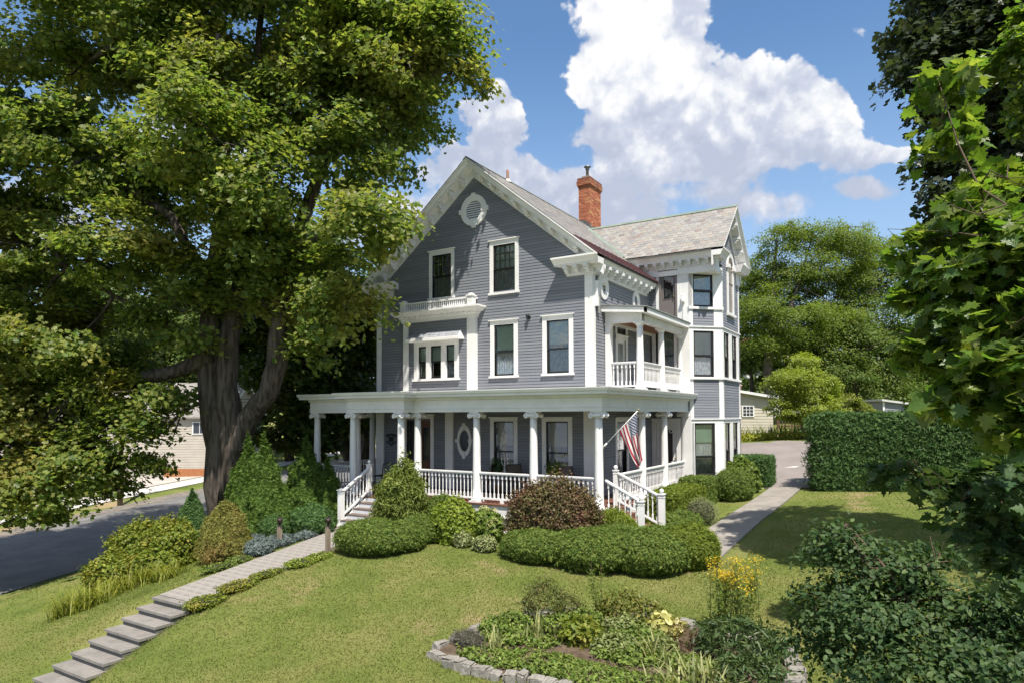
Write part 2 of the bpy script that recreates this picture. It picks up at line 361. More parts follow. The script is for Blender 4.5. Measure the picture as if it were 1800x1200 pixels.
def lawnmat():
    m, g, out = newmat('lawn_turf'); b = g.node('ShaderNodeBsdfPrincipled'); co = g.node('ShaderNodeTexCoord').outputs['Object']
    c = g.ramp(g.noise(co, .55, 7, .62), [(.28, (.080, .122, .024)), (.47, (.138, .170, .042)), (.66, (.205, .200, .072))])
    c = g.mix(g.m('MULTIPLY', g.smooth(g.noise(co, 2.3, 6, .65), .54, .78), .6), c, (.22, .185, .08))
    c = g.mix(g.m('MULTIPLY', g.smooth(g.noise(co, 14, 5, .7), .45, .7), .35), c, (.06, .078, .018))
    dry = g.m('MULTIPLY', g.smooth(g.noise(g.vm('ADD', co, (3.1, 7.7, 0)), .33, 6, .66), .56, .68), .8)
    c = g.mix(dry, c, (.33, .24, .145))
    g.l.new(c, b.inputs['Base Color']); b.inputs['Roughness'].default_value = .95; b.inputs['Specular IOR Level'].default_value = .1
    bn = g.node('ShaderNodeBump'); bn.inputs['Strength'].default_value = .9; bn.inputs['Distance'].default_value = .05
    g.l.new(g.noise(co, 26, 6, .75), bn.inputs['Height']); g.l.new(bn.outputs[0], b.inputs['Normal'])
    g.l.new(b.outputs[0], out.inputs[0]); return m
LAWN = lawnmat()
def heightsheet(name, xs, ys, fz, m):
    X, Y = np.meshgrid(xs, ys); Z = fz(X.ravel(), Y.ravel()); V = np.c_[X.ravel(), Y.ravel(), Z]
    nx, ny = len(xs), len(ys); i = np.arange(nx*ny).reshape(ny, nx)
    F = np.c_[i[:-1, :-1].ravel(), i[:-1, 1:].ravel(), i[1:, 1:].ravel(), i[1:, :-1].ravel()]
    o = big(name, V, F, m); o.data.polygons.foreach_set('use_smooth', [True]*len(F)); tag(o, kind='structure'); return o
heightsheet('ground', axis_pts(-420, 420, -22, 14, .3), axis_pts(-200, 600, -17, 14, .3), gz, LAWN)

ASPH = mat('street_asphalt', (.17, .165, .16), (.125, .122, .12), .85, .8, .35, 120, .25, dirt=((.21, .195, .18), .7, .7))
ASPH2 = mat('parking_asphalt', (.225, .200, .188), (.19, .168, .158), .9, .7, .3, 90, .2)
PALE = mat('pale_pavement', (.50, .48, .45), (.42, .40, .38), .85, 1.2, .2, 60)
GRAVEL = mat('gravel_verge', (.21, .185, .155), (.13, .115, .10), .95, 3, .6, 40, .1)
def strip(name, t0, t1, a, b, dz, m, n=60, jit=0., up=0.):
    V = []; rnd = random.Random(5)
    for i in range(n+1):
        t = t0+(t1-t0)*i/n
        for s, e in ((a, -1), (b, 1)):
            p = RO+RU*t+RN*(s+rnd.uniform(-jit, jit)); V.append((p[0], p[1], gz1(p[0], p[1])+dz))
    F = [(2*i, 2*i+1, 2*i+3, 2*i+2) for i in range(n)]
    return tag(inst(name, raw(name, V, F, m)), kind='structure')
strip('road', -40, 75, -.1, 9.2, .02, ASPH, 80, .12)
strip('verge', -40, 75, 9.2, 10.4, .024, GRAVEL, 80, .25)
strip('sidewalk', -40, 75, 12.4, 14.6, .05, PALE, 80)
strip('neighbour_driveway', 12, 30, 15, 34, .03, mat('pale_driveway', (.40, .36, .33), (.33, .30, .28), .9, .6, .2, 50), 20)
# parking behind the house, concrete path on its right
def polysheet(name, pts, dz, m, n=10):
    A, B, C_, D_ = [np.array(p, float) for p in pts]; V = []
    for j in range(n+1):
        for i in range(n+1):
            s, t = i/n, j/n; p = (A*(1-s)+B*s)*(1-t)+(D_*(1-s)+C_*s)*t; V.append((p[0], p[1], gz1(*p)+dz))
    F = [(j*(n+1)+i, j*(n+1)+i+1, (j+1)*(n+1)+i+1, (j+1)*(n+1)+i) for j in range(n) for i in range(n)]
    return tag(inst(name, raw(name, V, F, m)), kind='structure')
polysheet('parking_lot', [(3.2, 7.4), (24, 7.6), (24, 21), (-6, 18.4)], .03, ASPH2, 14)
tag(inst('paint_mark', raw('paint_mark', [(3.9, 11.6, gz1(3.9, 11.6)+.036), (4.35, 11.6, gz1(4.35, 11.6)+.036), (4.5, 11.9, gz1(4.5, 11.9)+.036), (4.3, 11.9, gz1(4.3, 11.9)+.036)], [(0, 1, 2, 3)], mat('lot_paint', (.55, .53, .50)))), kind='structure')
pth = tag(link(bpy.data.objects.new('garden_path', None)), kind='structure')
for i in range(6):
    y0 = -2.35+i*1.64; y1 = y0+1.62; V = []
    def px(y, s): return 4.70+.02*(y+2)-(0 if s else 1.14)+(.06*(y-2) if y > 2 else 0)
    for z in (-.12, .05):
        for (s, y) in ((0, y0), (1, y0), (1, y1), (0, y1)): V.append((px(y, s), y, gz1(px(y, s), y)+z))
    inst('slab', raw('slab', V, [(3, 2, 1, 0), (4, 5, 6, 7), (0, 1, 5, 4), (1, 2, 6, 5), (2, 3, 7, 6), (3, 0, 4, 7)], CONC), pth)
# paved front walk and the flight of stone steps
fw = tag(link(bpy.data.objects.new('front_walk', None)), kind='structure')
rnd = random.Random(3); pm = []
for k in range(4):
    b = MB(); h = .03; b.box(-.15, .15, -.1, .1, -.1, h-.006); b.add([(-.15, -.1, h-.006), (.15, -.1, h-.006), (.15, .1, h-.006), (-.15, .1, h-.006), (-.14, -.09, h), (.14, -.09, h), (.14, .09, h), (-.14, .09, h)],
      [(4, 5, 6, 7), (0, 1, 5, 4), (1, 2, 6, 5), (2, 3, 7, 6), (3, 0, 4, 7)])
    o = b.build('paver', PAVER); pm.append(o.data); bpy.data.objects.remove(o)
y = -4.45; r = 0
while y > -10.08:
    cuts = [-6.2]+[-6.2+.325*q+(.0 if r % 2 else .1625) for q in range(1 if r % 2 else 0, 4)]+[-4.9]
    for a, b_ in zip(cuts[:-1], cuts[1:]):
        inst('paver', rnd.choice(pm), fw, ((a+b_)/2, y, float(walkz(y))-.03+rnd.uniform(-.002, .002)), (math.atan(.127), 0, rnd.uniform(-.006, .006)), ((b_-a-.006)/.30, 1, 1))
    y -= .2025; r += 1
st = thing('garden_steps', 'flight of pale grey stone steps running down the lawn from the paved walk', 'steps', (-5.55, -10.2, -.6))
for i in range(10):
    b = MB(); z = -.0-.147*i; ya = -.342*i
    b.box(-.66+rnd.uniform(-.02, .02), .66+rnd.uniform(-.02, .02), ya, ya+.42, z-.055, z)
    s_ = b.build('step_tread', STONEG, st)
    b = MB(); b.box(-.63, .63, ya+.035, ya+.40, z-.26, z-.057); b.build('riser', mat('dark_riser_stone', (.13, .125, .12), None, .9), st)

# ------------------------------------------------------------------ the house (local axes = world axes, origin at the front right corner of the wall)
house = thing('house', 'large grey blue clapboard Victorian house with white trim, slate roofs and a columned porch', 'house')
XL, XR, XC = -8.76, .25, -4.255            # front wall, gable centre
YW, YB, YWB = 5.25, 15.0, 8.9              # wing front wall, back of house, wing back wall
SL = .81; ZR = 12.46                       # main roof slope, top of ridge
WX0, WX1 = 1.76, 2.70                      # start and end of the cut corner
SW = .92; WZR = 11.55; WYC = 7.07          # wing roof
def roofz(x): return ZR-SL*abs(x-XC)
def wroofz(y): return WZR-SW*abs(y-WYC)
EXPO = .10
def siding(name, o, u, n, z0, z1, span, holes=()):
    """lapped boards on the plane through o with run u and outward normal n; span(z) -> (a, b); holes = (a0, a1, z0, z1)"""
    o, u, n = (np.array(q, float) for q in (o, u, n)); V = []; F = []; z = z0; jr = random.Random(len(holes)+int(z0*100))
    while z < z1-1e-4:
        zt = min(z+EXPO, z1); zm = (z+zt)/2; sp = span(zm)
        segs = [sp] if sp and sp[1] > sp[0] else []
        for a0, a1, h0, h1 in holes:
            if h0 < zm < h1:
                ns = []
                for a, b in segs:
                    if a1 <= a or a0 >= b: ns.append((a, b))
                    else:
                        if a < a0: ns.append((a, a0))
                        if b > a1: ns.append((a1, b))
                segs = ns
        cut = []
        for a, b in segs:                                      # boards of random length, butted
            q = a
            while q < b:
                e = q+jr.uniform(2.2, 4.6); e = b if b-e < .8 else e; cut.append((q, e-(.003 if e < b else 0))); q = e
        for a, b in cut:
            i = len(V); up = np.array([0, 0, 1.])
            s0, s1 = span(z), span(zt)
            at = max(a, s1[0]) if s1 else a; bt = min(b, s1[1]) if s1 else b
            if bt < at: at = bt = (a+b)/2
            zl = z+.010; V += [o+u*a+up*zl+n*.0150, o+u*b+up*zl+n*.0150, o+u*bt+up*zt+n*.0065, o+u*at+up*zt+n*.0065, o+u*a+up*zl, o+u*b+up*zl]
            F += [(i, i+1, i+2, i+3), (i+4, i+5, i+1, i)]
        z = zt
    ob = inst(name, raw(name, V, F, SIDE), house); tag(ob, kind='stuff'); return ob

X, Yv, Zv = np.array([1., 0, 0]), np.array([0, 1., 0]), np.array([0, 0, 1.])
def wall_with_holes(mb, o, u, n, poly_rects, holes, t=.1):
    """sheathing: a grid of boxes behind the boards leaving the openings free"""
    for (a0, a1, z0, z1) in poly_rects:
        As = sorted({a0, a1, *[min(max(h, a0), a1) for H in holes for h in H[:2]]}); Zs = sorted({z0, z1, *[min(max(h, z0), z1) for H in holes for h in H[2:]]})
        for i in range(len(As)-1):
            for j in range(len(Zs)-1):
                am, zm = (As[i]+As[i+1])/2, (Zs[j]+Zs[j+1])/2
                if any(H[0] < am < H[1] and H[2] < zm < H[3] for H in holes): continue
                mb.obox(o, u, n, Zv, As[i], As[i+1], -t, -.001, Zs[j], Zs[j+1])

def window(o, u, n, w0, w1, z0, z1, casing=.14, head=.17, sill=.07, lights=None, shade=.5, meet=.46, shadec=None, hood=True, curtain=True, name='window', frame=.05, label=None, sashmat=None):
    """double-hung window in the opening w0..w1, z0..z1 of the plane (o, u, n): casing > sashes, panes, shade, curtain"""
    o, u, n = (np.array(q, float) for q in (o, u, n)); b = MB(); sm = sashmat or BLACK
    ox = lambda m, *a: m.obox(o, u, n, Zv, *a)
    if casing:
        ox(b, w0-casing, w0, -.06, .032, z0, z1); ox(b, w1, w1+casing, -.06, .032, z0, z1)
        ox(b, w0-casing, w1+casing, -.06, .034, z1, z1+head)
        ox(b, w0-casing-.035, w1+casing+.035, -.06, .075, z0-sill, z0)
        if hood: ox(b, w0-casing-.045, w1+casing+.045, -.05, .085, z1+head, z1+head+.03)
    else:
        ox(b, w0-.001, w0+.02, -.06, .0, z0, z1)
    win = b.build(name, WHITE, house)
    if label: win['label'] = label
    zm = z0+(z1-z0)*meet
    for k, (a, c, d) in enumerate(((z0, zm+.02, -.055), (zm-.02, z1, -.02))):
        s = MB(); f = frame
        ox(s, w0, w0+f, d-.035, d, a, c); ox(s, w1-f, w1, d-.035, d, a, c); ox(s, w0+f, w1-f, d-.035, d, a, a+f*(1.25 if k == 0 else .9)); ox(s, w0+f, w1-f, d-.035, d, c-f*.9, c)
        if lights and k == 1:
            nx, nz = lights
            for i in range(1, nx): p = w0+f+(w1-w0-2*f)*i/nx; ox(s, p-.011, p+.011, d-.03, d-.004, a+f, c-f)
            for j in range(1, nz): p = a+f+(c-a-2*f)*j/nz; ox(s, w0+f, w1-f, d-.03, d-.005, p-.011, p+.011)
        s.build('sash', sm, win)
        g = MB(); P = lambda q, z: o+u*q+n*(d-.018)+Zv*z
        g.quad(P(w0+f*.8, a+f*.8), P(w1-f*.8, a+f*.8), P(w1-f*.8, c-f*.8), P(w0+f*.8, c-f*.8)); g.build('pane', GLASS, win)
    P = lambda q, z, d: o+u*q+n*d+Zv*z
    if shade:
        zs = z1-(z1-z0)*shade; s = MB(); ox(s, w0+.03, w1-.03, -.100, -.096, zs, z1); ox(s, w0+.03, w1-.03, -.105, -.092, zs-.02, zs)
        s.build('roller_shade', shadec or SHADE, win)
    if curtain:
        c = MB(); N = 22; V = []; top = z1-(z1-z0)*(shade or 0)*.8
        for i in range(N+1):
            q = w0+.03+(w1-w0-.06)*i/N; d = -.125+.015*math.sin(i*2.1); V += [P(q, z0, d), P(q, top, d)]
        c.add(V, [(2*i, 2*i+2, 2*i+3, 2*i+1) for i in range(N)]); c.build('curtain', CURT, win)
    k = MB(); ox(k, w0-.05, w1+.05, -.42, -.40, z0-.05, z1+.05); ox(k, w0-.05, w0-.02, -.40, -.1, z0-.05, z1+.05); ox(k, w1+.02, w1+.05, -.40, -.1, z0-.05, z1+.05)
    ox(k, w0-.02, w1+.02, -.40, -.1, z1+.02, z1+.05); ox(k, w0-.02, w1+.02, -.40, -.1, z0-.05, z0-.02); k.build('room_backing', DARKIN, win)
    return win

OF, UF, NF = (0, 0, 0), X, -Yv                     # front wall frame
OS, US, NS = (XR, 0, 0), Yv, X                     # right side wall frame
OW, UW, NW = (0, YW, 0), X, -Yv                    # wing front wall
# ---- openings in the front wall
H_F = [(-3.45, -2.57, 7.70, 9.34), (-6.11, -5.24, 7.77, 9.33), (-3.42, -2.63, 4.87, 6.60), (-1.38, -.57, 4.88, 6.60),
       (-3.44, -2.65, 1.45, 3.33), (-1.42, -.62, 1.45, 3.33), (-7.30, -6.15, .95, 3.40)]
H_BAY = [(-6.75, -4.9, 4.8, 6.1)]
sh = MB()
wall_with_holes(sh, OF, UF, NF, [(XL, XR, .1, 8.0)], H_F+H_BAY)
for i in range(40):                                # gable sheathing in courses
    za, zb = 8.0+i*.1, 8.1+i*.1; hw = (11.86-za)/SL
    wall_with_holes(sh, OF, UF, NF, [(max(XL, XC-hw), min(XR, XC+hw), za, zb)], H_F)
H_S = [(1.87, 2.73, 1.5, 3.30), (1.93, 2.74, 4.42, 6.45)]
wall_with_holes(sh, OS, US, NS, [(0.1, YW, .1, 8.2)], H_S)
H_W = [(.44, 1.23, .95, 3.23), (.22, .32, 5.3, 6.6), (.47, 1.17, 5.0, 6.6), (.62, 1.32, 7.0, 8.93)]
wall_with_holes(sh, OW, UW, NW, [(XR-.1, WX0, .1, 9.0), (-1., XR-.1, 7.6, 9.0)], H_W)
sh.box(XL, XL+.1, .1, YB, .1, 8.1); sh.box(XL, XR, YB-.1, YB, .1, 8.1); sh.box(XR-.1, XR, YWB, YB, .1, 8.2)
sh.box(XR-.1, WX1, YWB-.1, YWB, .1, 9.2)
sh.build('wall', SIDEB, house)
BX0, BX1, BY = -7.33, -4.11, -.17
def front_span(z):
    if z < 7.98: return (XL, XR)
    hw = (11.90-z)/SL; return (max(XL, XC-hw), min(XR, XC+hw)) if hw > 0 else None
siding('clapboards', OF, UF, NF, .95, 11.9, front_span, H_F+[(XL-1, XL+.19, 0, 8), (XR-.24, XR+1, 0, 8), (BX0+.02, BX1-.02, 4.34, 7.2)])
siding('clapboards', OS, US, NS, .95, 8.1, lambda z: (.16, YW), H_S)
siding('clapboards', OW, UW, NW, .95, 9.1, lambda z: (-.6 if z > 7.5 else XR, .53) if z > 6.7 else (XR, WX0), H_W+[(1.26, 1.32, 4.9, 6.7)])
sh2 = siding('clapboards', (XL, 0, 0), Yv, -X, .3, 8.1, lambda z: (0, YB))
# corner boards
b = MB(); b.box(XR-.25, XR+.018, -.03, .0, .95, 8.2); b.box(XR, XR+.03, .0, .18, .95, 8.2); b.build('corner_board', WHITE, house)
b = MB(); b.box(XL-.03, XL+.2, -.03, .0, .95, 8.0); b.box(XL-.03, XL, .0, .18, .95, 8.0); b.build('corner_board', WHITE, house)
# windows of the front wall
window(OF, UF, NF, *H_F[0], casing=.14, head=.15, lights=(4, 3), shade=.5, meet=.5, shadec=mat('grey_green_blind', (.45, .52, .54), (.34, .40, .42), .8, 9))
window(OF, UF, NF, *H_F[1], casing=.13, head=.15, lights=(4, 3), shade=.42, meet=.5, shadec=mat('dim_shade', (.42, .47, .42), None, .8))
window(OF, UF, NF, *H_F[2], casing=.155, head=.14, shade=.49)
window(OF, UF, NF, *H_F[3], casing=.155, head=.14, shade=.44, shadec=mat('pale_shade', (.58, .64, .64), (.5, .57, .57), .8))
PSH = mat('cream_shade', (.50, .47, .43), None, .8)
window(OF, UF, NF, *H_F[4], casing=.15, head=.12, shade=.42, shadec=PSH)
window(OF, UF, NF, *H_F[5], casing=.15, head=.12, shade=.42, shadec=PSH)
window(OS, US, NS, *H_S[0], casing=.15, head=.13, shade=.3, shadec=PSH)

# ---- main roof: slates, ridge metal, dark red band at the eave
def slates(name, o, u, s, nrm, L, H, trim, w=.24, e=.19, holes=None):
    o, u, s, nrm = (np.array(q, float) for q in (o, u, s, nrm)); V = []; F = []; r = random.Random(11); row = 0; h = 0.
    while h < H:
        a = -(row % 2)*w/2
        while a < L:
            a0, a1 = max(a+.006, 0), min(a+w-.004, L); m = (a0+a1)/2
            if a1-a0 > .03 and trim(m, h+e/2):
                t = .002+r.random()*.006; dh = r.uniform(-.012, .012); tw = r.uniform(-.006, .006)
                lo, hi = h+dh, min(h+e*1.35, H); i = len(V)
                V += [o+u*a0+s*(lo+tw)+nrm*(t+.007), o+u*a1+s*(lo-tw)+nrm*(t+.007), o+u*a1+s*hi+nrm*.006, o+u*a0+s*hi+nrm*.006, o+u*a0+s*(lo+tw), o+u*a1+s*(lo-tw)]
                F += [(0+i, 1+i, 2+i, 3+i), (4+i, 5+i, 1+i, 0+i)]
            a += w
        h += e; row += 1
    return tag(inst(name, raw(name, V, F, SLATE), house), kind='stuff')
OV = .50; XE = XR+.40; ZE = roofz(XE)              # eave line
k = math.hypot(1, SL); dR = np.array([-1/k, 0, SL/k]); nR = np.array([SL/k, 0, 1/k]); LR = (XE-XC)*k
r = MB()
for sgn in (1, -1):
    e = XC+sgn*(XE-XC)
    r.add([(XC, -OV+.03, ZR-.015), (e, -OV+.03, ZE-.015), (e, YB+.3, ZE-.015), (XC, YB+.3, ZR-.015), (XC, -OV+.03, ZR-.10), (e, -OV+.03, ZE-.10), (e, YB+.3, ZE-.10), (XC, YB+.3, ZR-.10)],
          [(0, 1, 2, 3), (7, 6, 5, 4), (0, 4, 5, 1), (1, 5, 6, 2), (2, 6, 7, 3)])
roof = r.build('roof', mat('roof_deck', (.10, .095, .09), None, .8), house)
band = 1.05
slates('slate_courses', (XE, -OV, ZE-.012)+dR*band, Yv, dR, nR, 15.7, LR-band, lambda a, h: True)
slates('slate_courses', (2*XC-XE, -OV, ZE-.012), Yv, (1/k, 0, SL/k), (-SL/k, 0, 1/k), 15.7, LR, lambda a, h: True)
b = MB(); o = np.array((XE+.02, -OV, ZE-.028))
b.obox(o, Yv, dR, nR, 0, YW+.3, 0, band+.03, .0, .022)
for i in range(16): b.obox(o, Yv, dR, nR, .1+i*.36, .115+i*.36, 0, band+.02, .022, .05)
b.build('metal_eave_band', REDMETAL, house)
b = MB(); b.add([(XC, -OV, ZR+.025), (XC-.14, -OV, ZR-.085), (XC-.14, YB+.3, ZR-.085), (XC, YB+.3, ZR+.025), (XC+.14, -OV, ZR-.085), (XC+.14, YB+.3, ZR-.085)], [(0, 1, 2, 3), (0, 3, 5, 4)]); b.build('ridge_cap', COPPER, house)
# rakes and eaves: crown, soffit, frieze with brackets
CROWN = [(0, .0), (OV, .0), (OV, -.05), (OV-.03, -.07), (OV-.07, -.16), (OV-.10, -.20), (OV-.10, -.27), (0, -.27)]
FRZ = [(0, -.265), (.055, -.265), (.055, -.50), (.075, -.51), (.075, -.57), (0, -.57)]
for sgn in (1, -1):
    b = MB(); e = XC+sgn*(XE-XC+.0)
    b.sweep((XC, 0, ZR-.02), (e, 0, ZE-.02), -Yv, CROWN); b.sweep((XC, 0, ZR-.02), (e, 0, ZE-.02), -Yv, FRZ)
    b.build('rake_cornice', WHITE, house)
bk = MB(); bk.box(-.075, .075, -.30, 0, -.10, 0); bk.box(-.06, .06, -.24, 0, -.17, -.10); bk.box(-.06, .06, -.15, 0, -.24, -.17)
bo = bk.build('bracket', WHITE); BRK = bo.data; bpy.data.objects.remove(bo)
def bracket(loc, rz=0, sc=1.): return inst('bracket', BRK, house, loc, (0, 0, rz), (sc, sc, sc))
for sgn in (1, -1):
    for i in range(10):
        x = XC+sgn*(.42+i*.455)
        if abs(x-XC) > 4.35: continue
        p = bracket((x, -.055, roofz(x)-.287)); p.rotation_euler = (0, sgn*math.atan(SL)*.0, 0)
# side eaves (right) and the cornice returns at both front corners
YE = 5.02
SEC = [(0, .0), (.40, .0), (.40, -.05), (.37, -.075), (.32, -.17), (.29, -.205), (.29, -.25), (0, -.25)]
SEC2 = [(0, -.25), (.055, -.25), (.055, -.47), (.075, -.48), (.075, -.55), (0, -.55)]
ZC = 8.50
b = MB(); b.sweep((XR, 0, ZC), (XR, YE, ZC), X, SEC, 1.24, 0); b.sweep((XR, 0, ZC), (XR, YE-.25, ZC), X, SEC2, 1, 0); b.build('eave_cornice', WHITE, house)
RETW = 1.05
SECF = [(o*1.24, u) for o, u in SEC]
b = MB(); b.sweep((XR, 0, ZC), (XR-RETW, 0, ZC), -Yv, SECF, .806, .35); b.sweep((XR, 0, ZC), (XR-RETW+.22, 0, ZC), -Yv, SEC2, 1, .5)
b.box(XR-RETW+.05, XR, -.40, 0, ZC, ZC+.012); b.build('cornice_return', WHITE, house)
b = MB(); b.sweep((XL, 0, ZC), (XL+RETW, 0, ZC), -Yv, SECF, .806, .35); b.sweep((XL, 0, ZC), (XL+RETW-.22, 0, ZC), -Yv, SEC2, 1, .5); b.build('cornice_return', WHITE, house)
b = MB(); b.sweep((XL, 0, ZC), (XL, YB, ZC), -X, SEC, 1.24, 0); b.sweep((XL, 0, ZC), (XL, YB, ZC), -X, SEC2, 1, 0); b.build('eave_cornice', WHITE, house)
for i in range(9): bracket((XR+.055, .12+i*.55, ZC-.252), PI/2)
for x in (XR-.08, XR-.45, XR-.8): bracket((x, -.055, ZC-.252))
for x in (XL+.08, XL+.75): bracket((x, -.055, ZC-.252))
# gable louver
vent = MB(); cx, cz, ra, rb = -4.24, 10.70, .54, .55; V = []; F = []; n = 40
for i in range(n):
    a = 2*PI*i/n; c, s_ = math.cos(a), math.sin(a)
    for rr, d in ((1, -.005), (1, -.075), (.64, -.075), (.62, -.03), (.62, -.005)): V.append((cx+c*ra*rr, d, cz+s_*rb*rr))
for i in range(n):
    for j in range(4): F.append((i*5+j, i*5+j+1, ((i+1) % n)*5+j+1, ((i+1) % n)*5+j))
vent.add(V, F); 
for a in range(4):
    c, s_ = math.cos(a*PI/2), math.sin(a*PI/2); t = (-s_, 0, c)
    vent.obox((cx, -.02, cz), (c, 0, s_), t, (0, -1, 0), .33, .61, -.075, .075, .0, .075)
vt = vent.build('gable_vent', WHITE, house)
for i in range(9):
    z = cz-.31+i*.078; hw = .34*math.sqrt(max(0, 1-((z-cz)/.35)**2)); b = MB()
    b.add([(cx-hw, -.05, z), (cx+hw, -.05, z), (cx+hw, -.03, z+.05), (cx-hw, -.03, z+.05), (cx-hw, -.055, z-.008), (cx+hw, -.055, z-.008)], [(0, 1, 2, 3), (4, 5, 1, 0)]); b.build('louver_slat', WHITE, vt)
b = MB(); b.add([(cx+.36*math.cos(i*PI/12), -.022, cz+.36*math.sin(i*PI/12)) for i in range(24)], [tuple(range(24))]); b.build('louver_back', DARKIN, vt)
# oculus windows on the right wall, oval window on the porch
def oval(o, u, n, ca, cz, ra, rb, ri, name, keys=False, glassm=None):
    o, u, n = (np.array(q, float) for q in (o, u, n)); m = MB(); V = []; F = []; N = 32
    for i in range(N):
        a = 2*PI*i/N; c, s_ = math.cos(a), math.sin(a)
        for rr, d in ((1, .0), (1, .05), (ri+.06, .06), (ri, .03), (ri, .0)): V.append(o+u*(ca+c*ra*rr)+Zv*(cz+s_*rb*rr)+n*d)
    for i in range(N):
        for j in range(4): F.append((i*5+j, i*5+j+1, ((i+1) % N)*5+j+1, ((i+1) % N)*5+j))
    m.add(V, F)
    if keys:
        for a in range(4):
            c, s_ = math.cos(a*PI/2), math.sin(a*PI/2); R_ = ra if a % 2 == 0 else rb
            m.obox(o+u*ca+Zv*cz, u*c+Zv*s_, u*-s_+Zv*c, n, R_*ri*1.02, R_+.06, -.06, .06, 0, .085)
    w = m.build(name, WHITE, house)
    for nm, d, mt in (('room_backing', .020, DARKIN), ('pane', .026, GLASS)):
        p = MB(); p.add([o+u*(ca+ri*ra*math.cos(2*PI*i/N))+Zv*(cz+ri*rb*math.sin(2*PI*i/N))+n*d for i in range(N)], [tuple(range(N))]); p.build(nm, glassm if (nm == ('pane' if keys else 'room_backing') and glassm) else mt, w)
    return w
GREYP = mat('oculus_backing', (.22, .235, .25), (.13, .14, .15), .8, 4)
oval(OS, US, NS, .85, 7.66, .36, .40, .58, 'oculus_window', glassm=GREYP)
oval(OS, US, NS, 3.73, 7.60, .35, .40, .58, 'oculus_window', glassm=GREYP)
oval(OF, UF, NF, -4.67, 2.65, .30, .56, .66, 'oval_window', keys=True, glassm=mat('oval_dark_glass', (.02, .021, .026), None, .15))
# downspout on the right wall
b = MB(); b.tube([(XR+.30, .25, 8.25), (XR+.30, .3, 8.12), (XR+.08, .34, 7.85), (XR+.08, .34, 6.75)], .045, 8); b.build('downspout', WHITE, house)
b = MB(); b.box(XR+.02, XR+.14, .1, .22, 6.95, 7.75); b.build('vent_pipe', WHITE, house)
# ---- shallow projecting bay on the second floor, its cornice and balustrade
BX0, BX1, BY = -7.33, -4.11, -.17
b = MB(); wall_with_holes(b, (0, BY+.02, 0), X, -Yv, [(BX0+.05, BX1-.05, 4.30, 7.0)], [(-6.65, -4.97, 4.88, 6.03)], .05); b.box(BX0+.05, BX0+.09, BY+.03, 0, 4.3, 7); b.box(BX1-.09, BX1-.05, BY+.03, 0, 4.3, 7); b.build('bay_wall', SIDEB, house)
siding('clapboards', (0, BY+.02, 0), X, -Yv, 4.35, 6.95, lambda z: (BX0+.2, BX1-.3), [(-6.65, -4.97, 4.88, 6.03)])
b = MB(); b.box(BX0, BX0+.24, BY-.02, .0, 4.33, 6.93); b.build('corner_board', WHITE, house)
b = MB(); b.box(BX1-.33, BX1, BY-.02, .0, 4.33, 6.93); b.build('corner_board', WHITE, house)
CB = [(0, .0), (.36, .02), (.36, -.035), (.33, -.05), (.27, -.11), (.22, -.15), (.14, -.16), (.12, -.22), (.07, -.25), (.05, -.36), (0, -.36)]
b = MB(); zb = 7.28
b.sweep((BX0, BY, zb), (BX1, BY, zb), -Yv, CB, 1, 1); b.sweep((BX1, BY, zb), (BX1, .0, zb), X, CB, 1, 0); b.sweep((BX0, BY, zb), (BX0, .0, zb), -X, CB, 1, 0); b.box(BX0, BX1, BY, 0, zb-.36, zb-.001)
b.build('bay_cornice', WHITE, house)
for i in range(14):
    d = MB(); d.lathe([(0.0, -.03), (.035, -.02), (.042, .0), (.035, .03), (.0, .05)], 8, cap=False); o_ = d.build('cornice_ball', WHITE, house, loc=(BX0+.05+i*.235, BY-.17, zb-.20))
rl = MB(); ya = BY-.16
rl.box(BX0+.22, BX1-.2, ya-.05, ya+.05, 7.56, 7.62); rl.box(BX0+.22, BX1-.2, ya-.045, ya+.045, 7.30, 7.36)
rl.box(BX1-.09, BX1+.01, ya+.1, -.0, 7.56, 7.62); rl.box(BX1-.085, BX1+.005, ya+.1, -.0, 7.30, 7.36)
bal = rl.build('balustrade', WHITE, house)
for x in (BX0+.17, BX1-.04):
    p = MB(); p.box(x-.11, x+.11, ya-.11, ya+.11, 7.29, 7.62); p.box(x-.14, x+.14, ya-.14, ya+.14, 7.62, 7.66); p.lathe([(.13, 7.66), (.11, 7.70), (.05, 7.73), (.0, 7.735)], 12, (x, ya, 0), cap=False); p.build('newel_post', WHITE, bal)
sp = MB(); sp.lathe([(.022, 7.36), (.03, 7.40), (.016, 7.44), (.03, 7.48), (.022, 7.56)], 6, cap=False); so_ = sp.build('baluster', WHITE); SPI = so_.data; bpy.data.objects.remove(so_)
for i in range(32): inst('baluster', SPI, bal, (BX0+.33+i*.0875, ya, 0))
